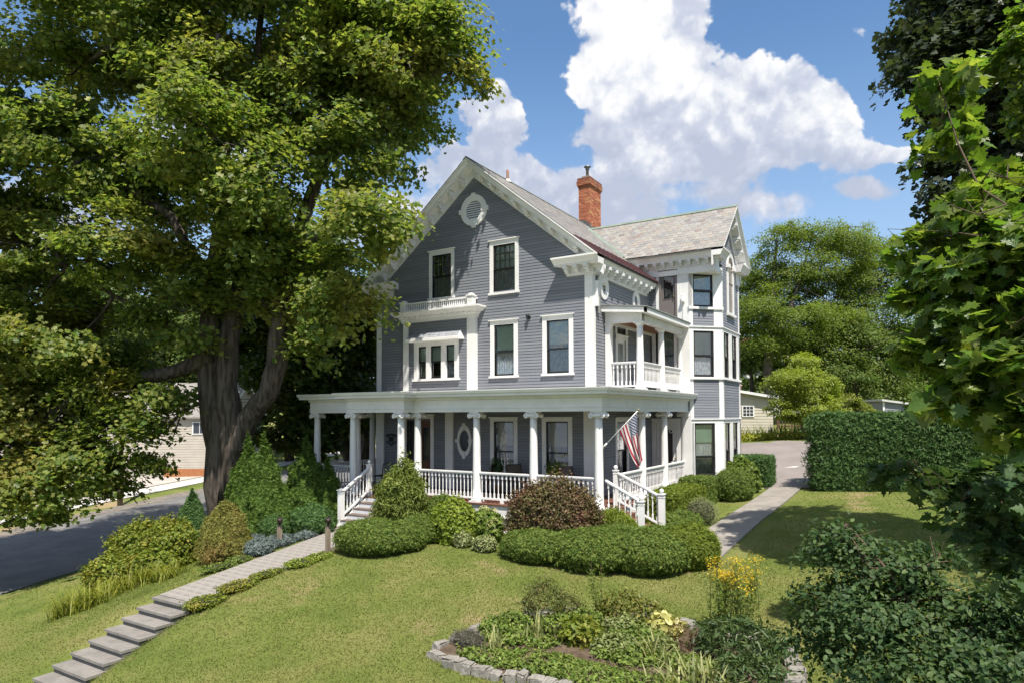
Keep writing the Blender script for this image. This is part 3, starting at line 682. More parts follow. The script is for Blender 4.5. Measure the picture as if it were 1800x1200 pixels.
# triple window and its little shingled hood
OB = (0, BY+.02, 0)
for q, (w0, w1) in enumerate(((-6.65, -6.24), (-6.09, -5.56), (-5.38, -4.97))):
    window(OB, UF, NF, w0, w1, 4.88, 6.03, casing=0, shade=.5, meet=.5, frame=.055, curtain=(q != 1))
b = MB()
for a, c in ((-6.80, -6.65), (-6.24, -6.09), (-5.56, -5.38), (-4.97, -4.80)): b.box(a, c, BY-.035, BY+.03, 4.86, 6.03)
b.box(-6.80, -4.80, BY-.037, BY+.03, 6.03, 6.19); b.box(-6.85, -4.75, BY-.08, BY+.03, 4.78, 4.86); b.build('window_casing', WHITE, house)
b = MB(); hz = 6.19
b.add([(-6.95, BY-.32, hz+.09), (-4.58, BY-.32, hz+.09), (-4.72, BY+.02, hz+.36), (-6.81, BY+.02, hz+.36), (-6.95, BY-.32, hz), (-4.58, BY-.32, hz), (-4.58, BY+.02, hz), (-6.95, BY+.02, hz), (-4.58, BY+.02, hz+.05), (-6.95, BY+.02, hz+.05)],
      [(0, 1, 2, 3), (4, 5, 1, 0), (5, 6, 8, 2, 1), (4, 0, 3, 9, 7), (4, 7, 6, 5)]); hd = b.build('window_hood', WHITE, house); HSH = mat('grey_hood_shingle', (.30, .31, .34), (.20, .21, .24), .8, 7)
b = MB()
for i in range(3):
    t0, t1 = i/3, (i+1)/3; L_ = lambda t: (-6.93+.13*t, -4.60-.13*t, BY-.31+.33*t, hz+.098+.27*t)
    a, c, y_, z_ = L_(t0); a2, c2, y2, z2 = L_(min(1, t1+.05)); b.add([(a, y_, z_+.012), (c, y_, z_+.012), (c2, y2, z2+.003), (a2, y2, z2+.003)], [(0, 1, 2, 3)])
b.build('hood_shingles', HSH, hd)
# wall lamp between the second-floor windows
b = MB(); b.box(-2.1, -1.98, -.06, 0, 6.72, 6.80); b.lathe([(.05, 0), (.055, .14), (.03, .16)], 10, (-2.04, -.11, 6.70)); b.build('flood_lamp', IRON, house)

# ---- wing: cut corner, bay faces, gable
C0, C1 = np.array([WX0, YW, 0.]), np.array([WX1, YW+WX1-WX0, 0.]); LC = np.linalg.norm(C1-C0); UC = (C1-C0)/LC; NC = np.array([UC[1], -UC[0], 0])
OUTY0, OUTY1 = C1[1], YWB; LO = OUTY1-OUTY0
# heights on the wing (sill and head of each floor)
WF = [(1.28, 3.22), (4.92, 6.62), (7.50, 8.72)]
HC = [(.14, LC-.36, a, c) for a, c in WF]
HO = [(.16, .96, WF[0][0], WF[0][1]), (1.42, 2.22, WF[0][0], WF[0][1]), (.16, .96, WF[1][0], WF[1][1]), (1.42, 2.22, WF[1][0], WF[1][1]), (.95, 1.65, 7.45, 9.3)]
b = MB(); wall_with_holes(b, C0, UC, NC, [(0, LC, .2, 9.1)], HC); wall_with_holes(b, C1, Yv, X, [(0, LO, .2, 9.1)], HO)
for i in range(24):
    za = 9.1+i*.1; hw = (WZR-.45-za)/SW
    if hw > .05: b.obox((WX1, 0, 0), Yv, X, Zv, max(WYC-hw, YW), min(WYC+hw, YWB), -.1, -.001, za, za+.1)
b.build('bay_wall', SIDEB, house)
BANDS = [(.5, 1.2), (3.36, 4.83), (6.76, 7.42)]
for z0, z1 in BANDS:
    siding('clapboards', C0, UC, NC, z0, z1, lambda z: (.12 if z0 > 6 else -.02, LC-.34 if z0 > 6 else LC-.16))
    siding('clapboards', C1, Yv, X, z0, z1, lambda z: (.12, LO))
def gs(z):
    if z < 9.12: return (.12, LO)
    hw = (WZR-.45-z)/SW; return (WYC-hw-C1[1], WYC+hw-C1[1]) if hw > 0 else None
siding('clapboards', C1, Yv, X, 7.42, 11.1, gs, [(.80, 1.80, 7.3, 9.45)])
for (z0, z1), n_ in zip(WF, ('lower', 'mid', 'top')):
    t = MB()
    for (o_, u_, n__, L_, hs) in ((C0, UC, NC, LC, [(.14, LC-.36)]), (C1, Yv, X, LO, [(.16, .96), (1.42, 2.22)] if n_ != 'top' else [])):
        if not hs: continue
        ed = [-.03 if o_ is C0 else .0]+[q for h in hs for q in h]+[L_]
        for i in range(0, len(ed), 2): t.obox(o_, u_, n__, Zv, ed[i], ed[i+1], -.02, .03, z0, z1)
        t.obox(o_, u_, n__, Zv, -.03, L_+.02, -.02, .034, z1, z1+.13); t.obox(o_, u_, n__, Zv, -.06, L_+.04, -.02, .075, z1+.13, z1+.165)
        t.obox(o_, u_, n__, Zv, -.06, L_+.04, -.02, .085, z0-.085, z0)
    t.build('bay_trim', WHITE, house)
t = MB(); t.obox(C0, UC, NC, Zv, LC-.16, LC+.006, -.02, .03, .5, 1.2); t.obox(C1, Yv, X, Zv, 0, .1, -.02, .03, .5, 1.2); t.obox(C0, UC, NC, Zv, LC-.16, LC+.006, -.02, .03, 3.38, 4.83); t.obox(C1, Yv, X, Zv, 0, .1, -.02, .03, 3.38, 4.83)
t.obox(C0, UC, NC, Zv, LC-.34, LC+.006, -.02, .03, 6.785, 7.41); t.obox(C1, Yv, X, Zv, 0, .1, -.02, .031, 6.785, 9.0); t.obox(C0, UC, NC, Zv, LC-.345, LC+.006, -.02, .029, 7.41, 9.0)
t.obox(C0, UC, NC, Zv, -.03, .125, -.02, .03, 6.785, 9.0); t.obox(C0, UC, NC, Zv, -.03, .12, -.02, .03, .5, 4.83); t.obox(C0, UC, NC, Zv, .125, LC-.345, -.02, .028, 8.885, 9.05)
t.box(WX1-.1, WX1+.03, YWB-.12, YWB+.02, .5, 9.3); t.build('corner_board', WHITE, house)
SCR = mat('dark_screen', (.055, .055, .065), (.075, .07, .075), .6, 3)
for i, h in enumerate(HC): window(C0, UC, NC, *h, casing=0, shade=(.36, .5, .42)[i], frame=.07, shadec=(mat('green_shade', (.17, .24, .20), None, .8), SHADE, mat('lace_valance', (.20, .25, .19), (.10, .13, .10), .9, 30))[i], meet=(.36, .46, .5)[i])
for h in HO[:4]: window(C1, Yv, X, *h, casing=0, shade=.0, frame=.06, curtain=True)
# arched window in the wing gable
aw = MB(); 
for y0 in (.80, 1.65): aw.obox(C1, Yv, X, Zv, y0, y0+.15, -.02, .06, 7.40, 9.3)
aw.obox(C1, Yv, X, Zv, .72, 1.88, -.02, .12, 7.32, 7.42)
V = []; F = []
for i in range(17):
    a = PI*i/16
    for rr, d in ((.36, -.02), (.36, .06), (.52, .08), (.52, 0)): V.append(C1+Yv*(1.30-rr*math.cos(a))+Zv*(9.28+rr*math.sin(a))+X*d)
for i in range(16):
    for j in range(3): F.append((i*4+j, (i+1)*4+j, (i+1)*4+j+1, i*4+j+1))
aw.add(V, F)
for y0 in (.74, 1.62): aw.obox(C1, Yv, X, Zv, y0, y0+.24, -.02, .13, 9.16, 9.30)
awo = aw.build('arched_window', WHITE, house)
b = MB(); b.add([C1+Yv*(1.30-.36*math.cos(PI*i/16))+Zv*(9.28+.36*math.sin(PI*i/16))+X*.02 for i in range(17)]+[C1+Yv*1.66+Zv*7.42+X*.02, C1+Yv*.94+Zv*7.42+X*.02], [tuple(range(19))]); b.build('pane', mat('brown_glass', (.10, .075, .06), (.2, .18, .16), .15, 2, spec=.8), awo)
b = MB(); b.obox(C1, Yv, X, Zv, 1.285, 1.315, .02, .04, 7.42, 9.6); b.obox(C1, Yv, X, Zv, .94, 1.66, .02, .045, 8.6, 8.64); b.obox(C1, Yv, X, Zv, .94, 1.66, .02, .045, 9.26, 9.3); b.build('sash', mat('tan_sash', (.30, .24, .19), None, .6), awo)
# wing roof
WOV = .41; WGX = WX1+.45; kw = math.hypot(1, SW)
ye0, ye1 = YW-WOV, YWB+WOV; ze = wroofz(ye0)
b = MB()
for ye in (ye0, ye1):
    xm = lambda z: XC+(ZR-z)/SL
    b.add([(xm(WZR), WYC, WZR-.015), (xm(ze), ye, ze-.015), (WGX-.03, ye, ze-.015), (WGX-.03, WYC, WZR-.015), (xm(WZR), WYC, WZR-.10), (xm(ze), ye, ze-.10), (WGX-.03, ye, ze-.10), (WGX-.03, WYC, WZR-.10)],
          [(0, 1, 2, 3), (7, 6, 5, 4), (1, 5, 6, 2), (2, 6, 7, 3)])
b.build('roof', MATS['roof_deck'], house)
x0 = XC+(ZR-WZR)/SL-.2
for sg, ye in ((1, ye0), (-1, ye1)):
    slates('slate_courses', (x0, ye, ze-.012), X, (0, sg/kw, SW/kw), (0, -sg*SW/kw, 1/kw), WGX-x0, (WYC-ye0)*kw, lambda a, h: x0+a > XC+(ZR-(ze+h*SW/kw))/SL-.05)
b = MB(); b.add([(x0, WYC, WZR+.03), (x0, WYC-.12, WZR-.075), (WGX, WYC-.12, WZR-.075), (WGX, WYC, WZR+.03), (x0, WYC+.12, WZR-.075), (WGX, WYC+.12, WZR-.075)], [(0, 1, 2, 3), (0, 3, 5, 4)]); b.build('ridge_cap', COPPER, house)
b = MB()                                             # valley flashing
vx = lambda y: XC+(ZR-wroofz(y))/SL
for i in range(8):
    ya_, yb_ = ye0+.03+(WYC-ye0-.05)*i/8, ye0+.03+(WYC-ye0-.05)*(i+1)/8
    b.add([(vx(ya_)-.07, ya_-.05, wroofz(ya_)+.055), (vx(ya_)+.05, ya_+.04, wroofz(ya_)+.05), (vx(yb_)+.05, yb_+.04, wroofz(yb_)+.05), (vx(yb_)-.07, yb_-.05, wroofz(yb_)+.055)], [(0, 1, 2, 3)])
b.build('valley_flashing', COPPER, house)
# wing cornice: eave, frieze, brackets, cut corner soffit, gable rake, returns
SECW = [(0, .0), (WOV, .0), (WOV, -.04), (WOV-.03, -.07), (WOV-.10, -.19), (WOV-.13, -.25), (WOV-.13, -.30), (0, -.30)]
FRW = [(0, -.30), (.05, -.30), (.05, -.56), (.07, -.57), (.07, -.78), (0, -.78)]
zw = ze+.0
b = MB(); b.sweep((-.75, YW, zw), (WX1, YW, zw), -Yv, SECW, 0, 1.1); b.sweep((-.75, YW, zw), (WX1, YW, zw), -Yv, FRW, 0, 1); b.build('eave_cornice', WHITE, house)
b = MB(); b.sweep((WX1, YW, zw), (WX1, YW+.62, zw), X, SECW, 1, .3); b.sweep((WX1, YW, zw), (WX1, YW+.5, zw), X, FRW, 1, .0); b.build('cornice_return', WHITE, house)
b = MB(); b.sweep((WX1, YWB-.62, zw), (WX1, YWB, zw), X, SECW, .3, 1); b.sweep((WX1, YWB-.5, zw), (WX1, YWB, zw), X, FRW, 0, 1); b.build('cornice_return', WHITE, house)
b = MB(); b.add([(WX0, YW, 9.03-.28), (WX1, YW, 9.03-.28), (WX1, C1[1], 9.03-.28), (WX0, YW, 9.0), (WX1, YW, 9.0), (WX1, C1[1], 9.0)], [(0, 1, 2), (5, 4, 3), (0, 3, 4, 1), (1, 4, 5, 2), (2, 5, 3, 0)]); b.build('corner_soffit', WHITE, house)
for i in range(10): bracket((XR-.36+i*.325, YW-.055, zw-.302), 0, .8)
for sg in (1, -1):
    b = MB(); ye = WYC-sg*(WYC-ye0)
    CR = [(0, .0), (.45, .0), (.45, -.05), (.42, -.08), (.36, -.18), (.33, -.27), (0, -.27)]
    b.sweep((WX1, WYC, WZR-.02), (WX1, ye, ze-.02), X, CR); b.sweep((WX1, WYC, WZR-.02), (WX1, ye, ze-.02), X, [(0, -.265), (.055, -.265), (.055, -.62), (0, -.62)]); b.build('rake_cornice', WHITE, house)
    for i in range(4): y_ = WYC-sg*(.35+i*.47); bracket((WX1+.055, y_, wroofz(y_)-.287), PI/2, .95)
# wing front wall: doors and boards between main house and cut corner
b = MB(); b.obox(OW, UW, NW, Zv, 1.32, WX0+.01, -.02, .028, 6.72, 9.0); b.obox(OW, UW, NW, Zv, .50, .62, -.02, .028, 6.72, 9.0)
for x in (1.44, 1.58, 1.70): b.obox(OW, UW, NW, Zv, x, x+.008, .028, .036, 6.72, 9.0)
b.build('board_panel', WHITE, house)
def door(o, u, n, w0, w1, z0, z1, glass, m, name='door', gm=None, trim=0., tm=None, recess=.03):
    o, u, n = (np.array(q, float) for q in (o, u, n)); b = MB(); ox = lambda mm, *a: mm.obox(o, u, n, Zv, *a)
    if trim:
        ox(b, w0-trim, w0, -.08, .035, z0, z1); ox(b, w1, w1+trim, -.08, .035, z0, z1); ox(b, w0-trim, w1+trim, -.08, .037, z1, z1+trim); ox(b, w0-trim-.03, w1+trim+.03, -.05, .07, z1+trim, z1+trim+.03)
        fr = b.build('door_frame', tm or WHITE, house); b = MB()
    else: fr = house
    g0, g1, h0, h1 = glass
    ox(b, w0, g0, -recess-.04, -recess, z0, z1); ox(b, g1, w1, -recess-.04, -recess, z0, z1); ox(b, g0, g1, -recess-.04, -recess, z0, h0); ox(b, g0, g1, -recess-.04, -recess, h1, z1)
    ox(b, g0-.02, g0, -recess, -recess+.012, h0, h1); ox(b, g1, g1+.02, -recess, -recess+.012, h0, h1); ox(b, g0-.02, g1+.02, -recess, -recess+.012, h1, h1+.02); ox(b, g0-.02, g1+.02, -recess, -recess+.012, h0-.02, h0)
    d = b.build(name, m, fr)
    p = MB(); P = lambda q, z, dd: o+u*q+n*dd+Zv*z
    p.quad(P(g0, h0, -recess-.02), P(g1, h0, -recess-.02), P(g1, h1, -recess-.02), P(g0, h1, -recess-.02)); pn = p.build('pane', gm or GLASS, d if fr is house else fr)
    p = MB(); ox(p, w0-.05, w1+.05, -.5, -.48, z0, z1); ox(p, w0-.05, w0, -.48, -.1, z0, z1); ox(p, w1, w1+.05, -.48, -.1, z0, z1); ox(p, w0-.05, w1+.05, -.48, -.1, z1, z1+.05); p.build('room_backing', DARKIN, d if fr is house else fr)
    p = MB(); kx = w1-.06; p.lathe([(.012, 0), (.014, .03), (.03, .045), (.028, .07), (.0, .08)], 8, cap=False); kk = p.build('door_knob', mat('brass', (.35, .25, .10), None, .3, metal=.9), d if fr is house else fr)
    kk.matrix_basis = Matrix.Translation(Vector(P(kx, z0+.98, -recess))) @ Vector(n).to_track_quat('Z', 'Y').to_matrix().to_4x4()
    return fr if fr is not house else d
door(OW, UW, NW, .70, 1.25, 6.95, 8.83, (.78, 1.16, 7.86, 8.73), GREYDOOR, trim=.075, tm=GREYDOOR)
MESH = mat('dark_mesh', (.045, .035, .03), (.06, .045, .04), .7)
door(OW, UW, NW, .44, 1.23, .96, 3.2, (.60, 1.07, 1.62, 2.98), WHITE, name='screen_door', trim=.16, gm=MESH)
sc = MB()
for cx_, cz_, s0 in ((.66, 2.92, 0), (1.01, 2.92, 1), (.66, 1.70, 2), (1.01, 1.70, 3)):
    sc.tube([(cx_+.09*math.cos(a*.5)*(1-a*.03), YW+.022, cz_+.09*math.sin(a*.5)*(1-a*.03)) for a in range(18)], .014, 6)
sc.build('door_scrollwork', WHITE, house)
window(OW, UW, NW, *H_W[2], casing=.12, head=.10, sill=.05, shade=.3, shadec=MATS['green_shade'], frame=.04)
b = MB(); b.obox(OW, UW, NW, Zv, .22, .32, -.06, -.04, 5.2, 6.6); b.build('narrow_window', BLACK, house)
b = MB(); b.obox(OW, UW, NW, Zv, XR-.0, .22, -.02, .028, 4.4, 6.7); b.obox(OW, UW, NW, Zv, .32, .347, -.02, .028, 4.4, 6.7); b.obox(OW, UW, NW, Zv, 1.30, 1.33, -.02, .028, 4.4, 6.7); b.obox(OW, UW, NW, Zv, XR+.02, .275, -.02, .02, .96, 3.6)
b.build('wing_trim', WHITE, house)
door(OS, US, NS, 1.93, 2.74, 4.38, 6.10, (2.08, 2.59, 4.98, 5.98), WHITE, name='balcony_door', trim=.13, gm=mat('greenish_door_glass', (.22, .25, .24), (.14, .16, .15), .2, 2, spec=.7))
b = MB(); b.obox(OS, US, NS, Zv, 1.80, 1.93, -.06, .034, 6.10, 6.60); b.obox(OS, US, NS, Zv, 2.74, 2.87, -.06, .034, 6.10, 6.60); b.obox(OS, US, NS, Zv, 1.80, 2.87, -.06, .036, 6.58, 6.68); tr = b.build('transom', WHITE, house)
b = MB(); b.obox(OS, US, NS, Zv, 1.93, 2.74, -.05, -.03, 6.26, 6.58); b.build('pane', BLACK, tr)
# front entrance
door(OF, UF, NF, -6.80, -6.17, .96, 3.37, (-6.64, -6.34, 1.9, 3.1), BROWNDOOR, name='front_door', recess=.12, gm=mat('dark_glass', (.02, .022, .028), None, .12, spec=.8))
b = MB(); b.box(-7.30, -6.82, .12, .16, .96, 3.40); b.box(-7.28, -7.20, .05, .13, .96, 3.4); b.box(-6.86, -6.80, .03, .14, .96, 3.4); b.build('door_sidelight', mat('dark_sidelight', (.028, .032, .042), (.05, .05, .055), .25, 3), house)
b = MB(); b.box(-7.46, -7.30, -.04, .12, .95, 3.42); b.box(-6.17, -6.02, -.04, .12, .95, 3.42); b.box(-7.46, -6.02, -.042, .12, 3.42, 3.58); b.box(-7.50, -5.98, -.09, 0, 3.55, 3.60); b.build('door_casing', WHITE, house)
b = MB(); b.box(-5.46, -5.12, -.10, 0, .95, 3.66); b.build('pilaster', WHITE, house)
b = MB(); b.box(XR-.31, XR+.05, -.06, 0, .95, 3.66); b.box(XR, XR+.05, 0, .3, .95, 3.66); b.build('pilaster', WHITE, house)
b = MB(); b.box(XL-.03, XL+.36, -.06, 0, .95, 3.66); b.build('pilaster', WHITE, house)
# ---- chimney in brick courses
b = MB(); cx0, cx1, cy0, cy1 = -4.52, -3.94, 9.0, 10.25
b.box(cx0+.012, cx1-.012, cy0+.012, cy1-.012, 11.4, 14.55); ch = b.build('chimney', MORTAR, house)
V = []; F = []; rnd = random.Random(4)
def brick(x0, x1, y0, y1, z0, z1):
    i = len(V); V.extend([(x0, y0, z0), (x1, y0, z0), (x1, y1, z0), (x0, y1, z0), (x0, y0, z1), (x1, y0, z1), (x1, y1, z1), (x0, y1, z1)])
    F.extend([tuple(i+q for q in f) for f in ((4, 5, 6, 7), (0, 1, 5, 4), (1, 2, 6, 5), (2, 3, 7, 6), (3, 0, 4, 7), (3, 2, 1, 0))])
z = 11.6; r = 0
while z < 14.6:
    ex = 0. if z < 14.12 else (.035 if z < 14.2 else (.07 if z < 14.45 else .045)); X0, X1, Y0, Y1 = cx0-ex, cx1+ex, cy0-ex, cy1+ex
    for (a0, a1, axis) in ((X0, X1, 0), (Y0, Y1, 1)):
        a = a0-(.1 if (r+axis) % 2 else 0)
        while a < a1-.02:
            p, q = max(a, a0)+.005, min(a+.205, a1)-.005
            if q-p > .03:
                j = rnd.uniform(-.004, .004)
                if axis == 0: brick(p, q, Y0+j, Y0+.07, z, z+.060); brick(p, q, Y1-.07, Y1+j, z, z+.060)
                else: brick(X1-.07, X1+j, p+.001, q+.001, z+.0007, z+.0607); brick(X0+j, X0+.07, p+.001, q+.001, z+.0007, z+.0607)
            a += .21
    z += .072; r += 1
tag(inst('brick_courses', raw('brick_courses', V, F, BRICK), ch), kind='stuff')
b = MB(); b.box(cx0+.1, cx1-.1, cy0+.15, cy0+.55, 14.55, 14.74); b.build('flue_base', MORTAR, ch)
b = MB(); q = (-4.22, 9.36, 0); b.lathe([(.07, 14.7), (.07, 15.08), (.10, 15.09), (.10, 15.14), (.08, 15.15), (.08, 15.2), (.16, 15.21), (.17, 15.24), (.03, 15.30)], 14, q); b.build('flue_cap', mat('dull_steel', (.25, .25, .26), None, .35, metal=.8), ch)
b = MB(); fl = mat('lead_flashing', (.12, .13, .14), (.08, .085, .09), .6)
for i in range(4): x = cx0+.15*i; b.box(x, x+.17, cy0-.02, cy0-.006, roofz(max(x, XC))-.2, roofz(max(x, XC))+.16-.02*i)
b.box(cx1+.004, cx1+.018, cy0-.02, cy1+.02, roofz(cx1)-.15, roofz(cx1)+.10); b.build('flashing', fl, ch)
b = MB(); b.lathe([(.055, 11.9), (.055, 12.74), (.04, 12.74), (.04, 12.6)], 10, (-4.10, 2.0, 0), cap=False); b.build('vent_stack', mat('rusty_pipe', (.22, .12, .085), (.16, .09, .07), .7), house)
b = MB(); b.lathe([(.16, 12.26), (.06, 12.40)], 10, (-4.10, 2.0, 0), cap=False); b.build('vent_flashing', ROOFW, house)

# ---- porch: floor, skirt, columns, entablature, flat roof
FZ, CT = .94, 3.64
PYF, PXR, PXL = -2.66, 1.76, -9.66                  # floor edge front, right, left
EY = -3.16; EXL, EXR = -7.28, -4.80                 # projecting entry
MY, MX, LX = -2.58, 1.68, -9.58                     # faces of the frieze
b = MB(); nB = 0
fl = link(bpy.data.objects.new('porch_floor', None), house)
def boards(x0, x1, y0, y1, along):
    a = x0 if along == 'y' else y0
    b = MB(); e = x1 if along == 'y' else y1
    while a < e-.01:
        c = min(a+.115, e)-.005
        if along == 'y': b.box(a, c, y0, y1, FZ-.035, FZ)
        else: b.box(x0, x1, a, c, FZ-.035, FZ)
        a += .12
    tag(b.build('floor_board', FLOORM, fl), kind='stuff')
boards(PXL, PXR, PYF, 0, 'y'); boards(XR+.0, PXR, .002, YW+.5, 'x'); boards(EXL, EXR, EY, PYF-.002, 'y'); boards(PXL, XL-.01, .0, 2.5, 'x')
b = MB()
b.box(PXL+.06, PXR-.06, PYF+.05, PYF+.09, .60, FZ-.036); b.box(PXR-.09, PXR-.05, PYF+.05, YW, .60, FZ-.036); b.box(PXL+.05, PXL+.09, PYF+.05, 2.5, .60, FZ-.036)
b.box(EXL+.05, EXL+.09, EY+.02, PYF, .6, FZ-.036); b.box(EXR-.09, EXR-.05, EY+.02, PYF, .6, FZ-.036)
b.box(PXL+.04, PXR-.04, PYF+.03, PYF+.08, .54, .60); b.box(PXR-.07, PXR-.03, PYF+.03, YW, .54, .60)
for x in (-9.4, -4.8, -2.5, -.5, 1.5): b.box(x-.12, x+.12, PYF+.06, PYF+.12, -.3, .60)
b.build('porch_skirt', WHITE, house)
lt = MB(); sl_ = .045
def lattice(o, u, n, L, z0, z1, nm):
    mb = MB(); H = z1-z0; st_ = .125
    for s in (1, -1):
        a = -H
        while a < L+H:
            p0 = (a, z0) if s > 0 else (a+H, z0); p1 = (a+H, z1) if s > 0 else (a, z1)
            t0 = 0.; t1 = 1.
            dx = p1[0]-p0[0]
            lo, hi = sorted(((0-p0[0])/dx, (L-p0[0])/dx)); t0, t1 = max(0, lo), min(1, hi)
            if t1-t0 > .05:
                A = (p0[0]+dx*t0, p0[1]+H*t0); B_ = (p0[0]+dx*t1, p0[1]+H*t1); ln = math.hypot(B_[0]-A[0], B_[1]-A[1]); d = np.array(u)*((B_[0]-A[0])/ln)+Zv*((B_[1]-A[1])/ln)
                w = np.cross(d, n); mb.obox(np.array(o)+np.array(u)*A[0]+Zv*A[1], d, w, n, 0, ln, -.024, .024, .0 if s > 0 else .009, .008 if s > 0 else .017)
            a += st_
    return tag(mb.build(nm, WHITE, house), kind='stuff')
lattice((PXL+.1, PYF+.10, 0), X, -Yv, PXR-PXL-.2, .02, .54, 'lattice'); lattice((PXR-.10, PYF+.1, 0), Yv, X, 7., .05, .54, 'lattice'); lattice((EXL+.08, EY+.04, 0), X, -Yv, .75, .02, .9, 'lattice')
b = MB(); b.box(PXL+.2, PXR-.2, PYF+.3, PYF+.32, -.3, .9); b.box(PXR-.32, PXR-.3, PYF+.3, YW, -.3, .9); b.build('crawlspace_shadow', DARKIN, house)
def column_meshes(h, r0, r1, ionic=True):
    b = MB(); P = [(r0*1.0, .13)]
    for i in range(9): t = i/8; P.append((r0-(r0-r1)*(t**1.7), .13+t*(h-.13-(.17 if ionic else .16))))
    b.lathe(P, 20); o = b.build('column', WHITE); sh_ = o.data; bpy.data.objects.remove(o)
    b = MB(); s = r0*1.42; b.box(-s, s, -s, s, 0, .045); b.lathe([(r0*1.38, .045), (r0*1.42, .065), (r0*1.36, .09), (r0*1.14, .098), (r0*1.14, .108), (r0*1.2, .118), (r0*1.1, .135), (r0, .14)], 20); o = b.build('column_base', WHITE); ba = o.data; bpy.data.objects.remove(o)
    b = MB(); zt = h
    if ionic:
        b.box(-.165, .165, -.165, .165, zt-.035, zt); b.lathe([(r1*1.02, zt-.19), (r1*1.22, zt-.17), (r1*1.05, zt-.155), (r1*1.3, zt-.10), (r1*1.5, zt-.035)], 20, cap=False); b.box(-.17, .17, -.12, .12, zt-.09, zt-.036)
        for sx in (-1, 1):
            for axis in (1, 0):
                L_ = .155
                prof = [(.0, -L_-.012), (.022, -L_-.012), (.026, -L_), (.045, -L_), (.05, -L_-.012), (.075, -L_-.012), (.08, -L_), (.05, -.06), (.046, 0), (.05, .06), (.08, L_), (.075, L_+.012), (.05, L_+.012), (.045, L_), (.026, L_), (.022, L_+.012), (0, L_+.012)]
                if axis == 1: b.lathe(prof, 14, (sx*.165, 0, zt-.115), 1, cap=False)
                else: b.lathe([(p[0]*.9, p[1]*.82) for p in prof], 14, (0, sx*.13, zt-.112), 0, cap=False)
    else:
        b.box(-r1*1.75, r1*1.75, -r1*1.75, r1*1.75, zt-.06, zt); b.lathe([(r1, zt-.24), (r1*1.18, zt-.225), (r1, zt-.21), (r1, zt-.16), (r1*1.35, zt-.11), (r1*1.6, zt-.06)], 20, cap=False)
    o = b.build('capital', WHITE); ca = o.data; bpy.data.objects.remove(o); return sh_, ba, ca
CM = column_meshes(CT-FZ, .125, .100)
def column(x, y, z, ms, name='column'):
    c = inst(name, ms[0], house, (x, y, z)); inst('base', ms[1], c); inst('capital', ms[2], c); return c
for x, y in ((-9.4, -2.4), (-7.45, -2.4), (-7.08, -2.96), (-5.02, -2.96), (-4.80, -2.4), (-2.51, -2.4), (-.53, -2.4), (1.5, -2.4), (1.5, .9), (1.5, 3.03), (1.5, 5.28), (-9.4, .4), (-9.4, 2.3)): column(x, y, FZ, CM)
b = MB(); b.box(1.50, 1.80, 5.15, 5.33, .5, 3.66); b.build('pilaster', WHITE, house)
ENT = [(0, 0), (.0, .10), (.02, .105), (.02, .13), (0, .135), (0, .36), (.03, .385), (.05, .42), (.05, .455), (.27, .47), (.27, .53), (.31, .56), (.335, .63), (.335, .65), (-.24, .66), (-.24, 0)]
b = MB(); zf = CT
def ent(p0, p1, out, m0, m1): b.sweep((*p0, zf), (*p1, zf), out, ENT, m0, m1)
ent((EXR, MY), (MX, MY), -Yv, -1, 1); ent((MX, MY), (MX, YW+.12), X, 1, 0); ent((EXR, EY+.08), (EXR, MY), X, 1, -1); ent((EXL, EY+.08), (EXR, EY+.08), -Yv, 1, 1); ent((EXL, EY+.08), (EXL, MY), -X, 1, -1)
ent((LX, MY), (EXL, MY), -Yv, 1, -1); ent((LX, MY), (LX, 2.6), -X, 1, 0)
b.build('porch_entablature', WHITE, house)
b = MB(); e = .30; zr = zf+.657
b.add([(LX-e, MY-e, zr), (EXL-e, MY-e, zr), (EXL-e, EY+.08-e, zr), (EXR+e, EY+.08-e, zr), (EXR+e, MY-e, zr), (MX+e, MY-e, zr), (MX+e, YW+.1, zr), (XR, YW+.1, zr+.05), (XR, -.035, zr+.05), (XL, -.035, zr+.05), (XL, 2.6, zr+.05), (LX-e, 2.6, zr)],
      [(0, 1, 9), (1, 2, 3, 4), (1, 4, 8, 9), (4, 5, 8), (5, 6, 7, 8), (0, 9, 10, 11)]); b.build('porch_roof', ROOFW, house)
b = MB(); b.box(LX+.2, MX-.2, MY+.2, -.02, CT+.05, CT+.07); b.box(XR+.04, MX-.2, -.01, YW-.05, CT+.05, CT+.07); b.box(EXL+.2, EXR-.2, EY+.25, MY+.2, CT+.05, CT+.07); b.box(LX+.2, XL-.05, 0, 2.5, CT+.05, CT+.07); b.build('porch_ceiling', CEILM, house)
# balusters, rails, newels
b = MB(); b.box(-.022, .022, -.022, .022, 0, .14); b.lathe([(.022, .14), (.012, .17), (.017, .36), (.019, .46), (.012, .55), (.022, .58)], 8, cap=False); b.box(-.022, .022, -.022, .022, .58, .70)
o = b.build('baluster', WHITE); BALM = o.data; bpy.data.objects.remove(o)
def railing(p0, p1, name='railing', h=.9, low=.14, sp=.135, slope=False):
    p0, p1 = np.array(p0, float), np.array(p1, float); d = p1-p0; L = np.linalg.norm(d[:2]); u = np.array([d[0]/L, d[1]/L, d[2]/L]); n = np.array([-u[1], u[0], 0]); w = Zv
    m = MB(); m.obox(p0, u, n, w, 0, L, -.055, .055, h-.04, h); m.obox(p0, u, n, w, 0, L, -.035, .035, h-.075, h-.04)
    r = m.build(name, WHITE, house); m = MB(); m.obox(p0, u, n, w, 0, L, -.035, .035, low-.05, low); m.build('bottom_rail', WHITE, r); k = max(1, int(L/sp)); gap = h-.075-low
    for i in range(k):
        q = p0+u*(L*(i+.5)/k)+w*low; inst('baluster', BALM, r, q, (0, 0, math.atan2(u[1], u[0])), (1, 1, gap/.70))
    return r
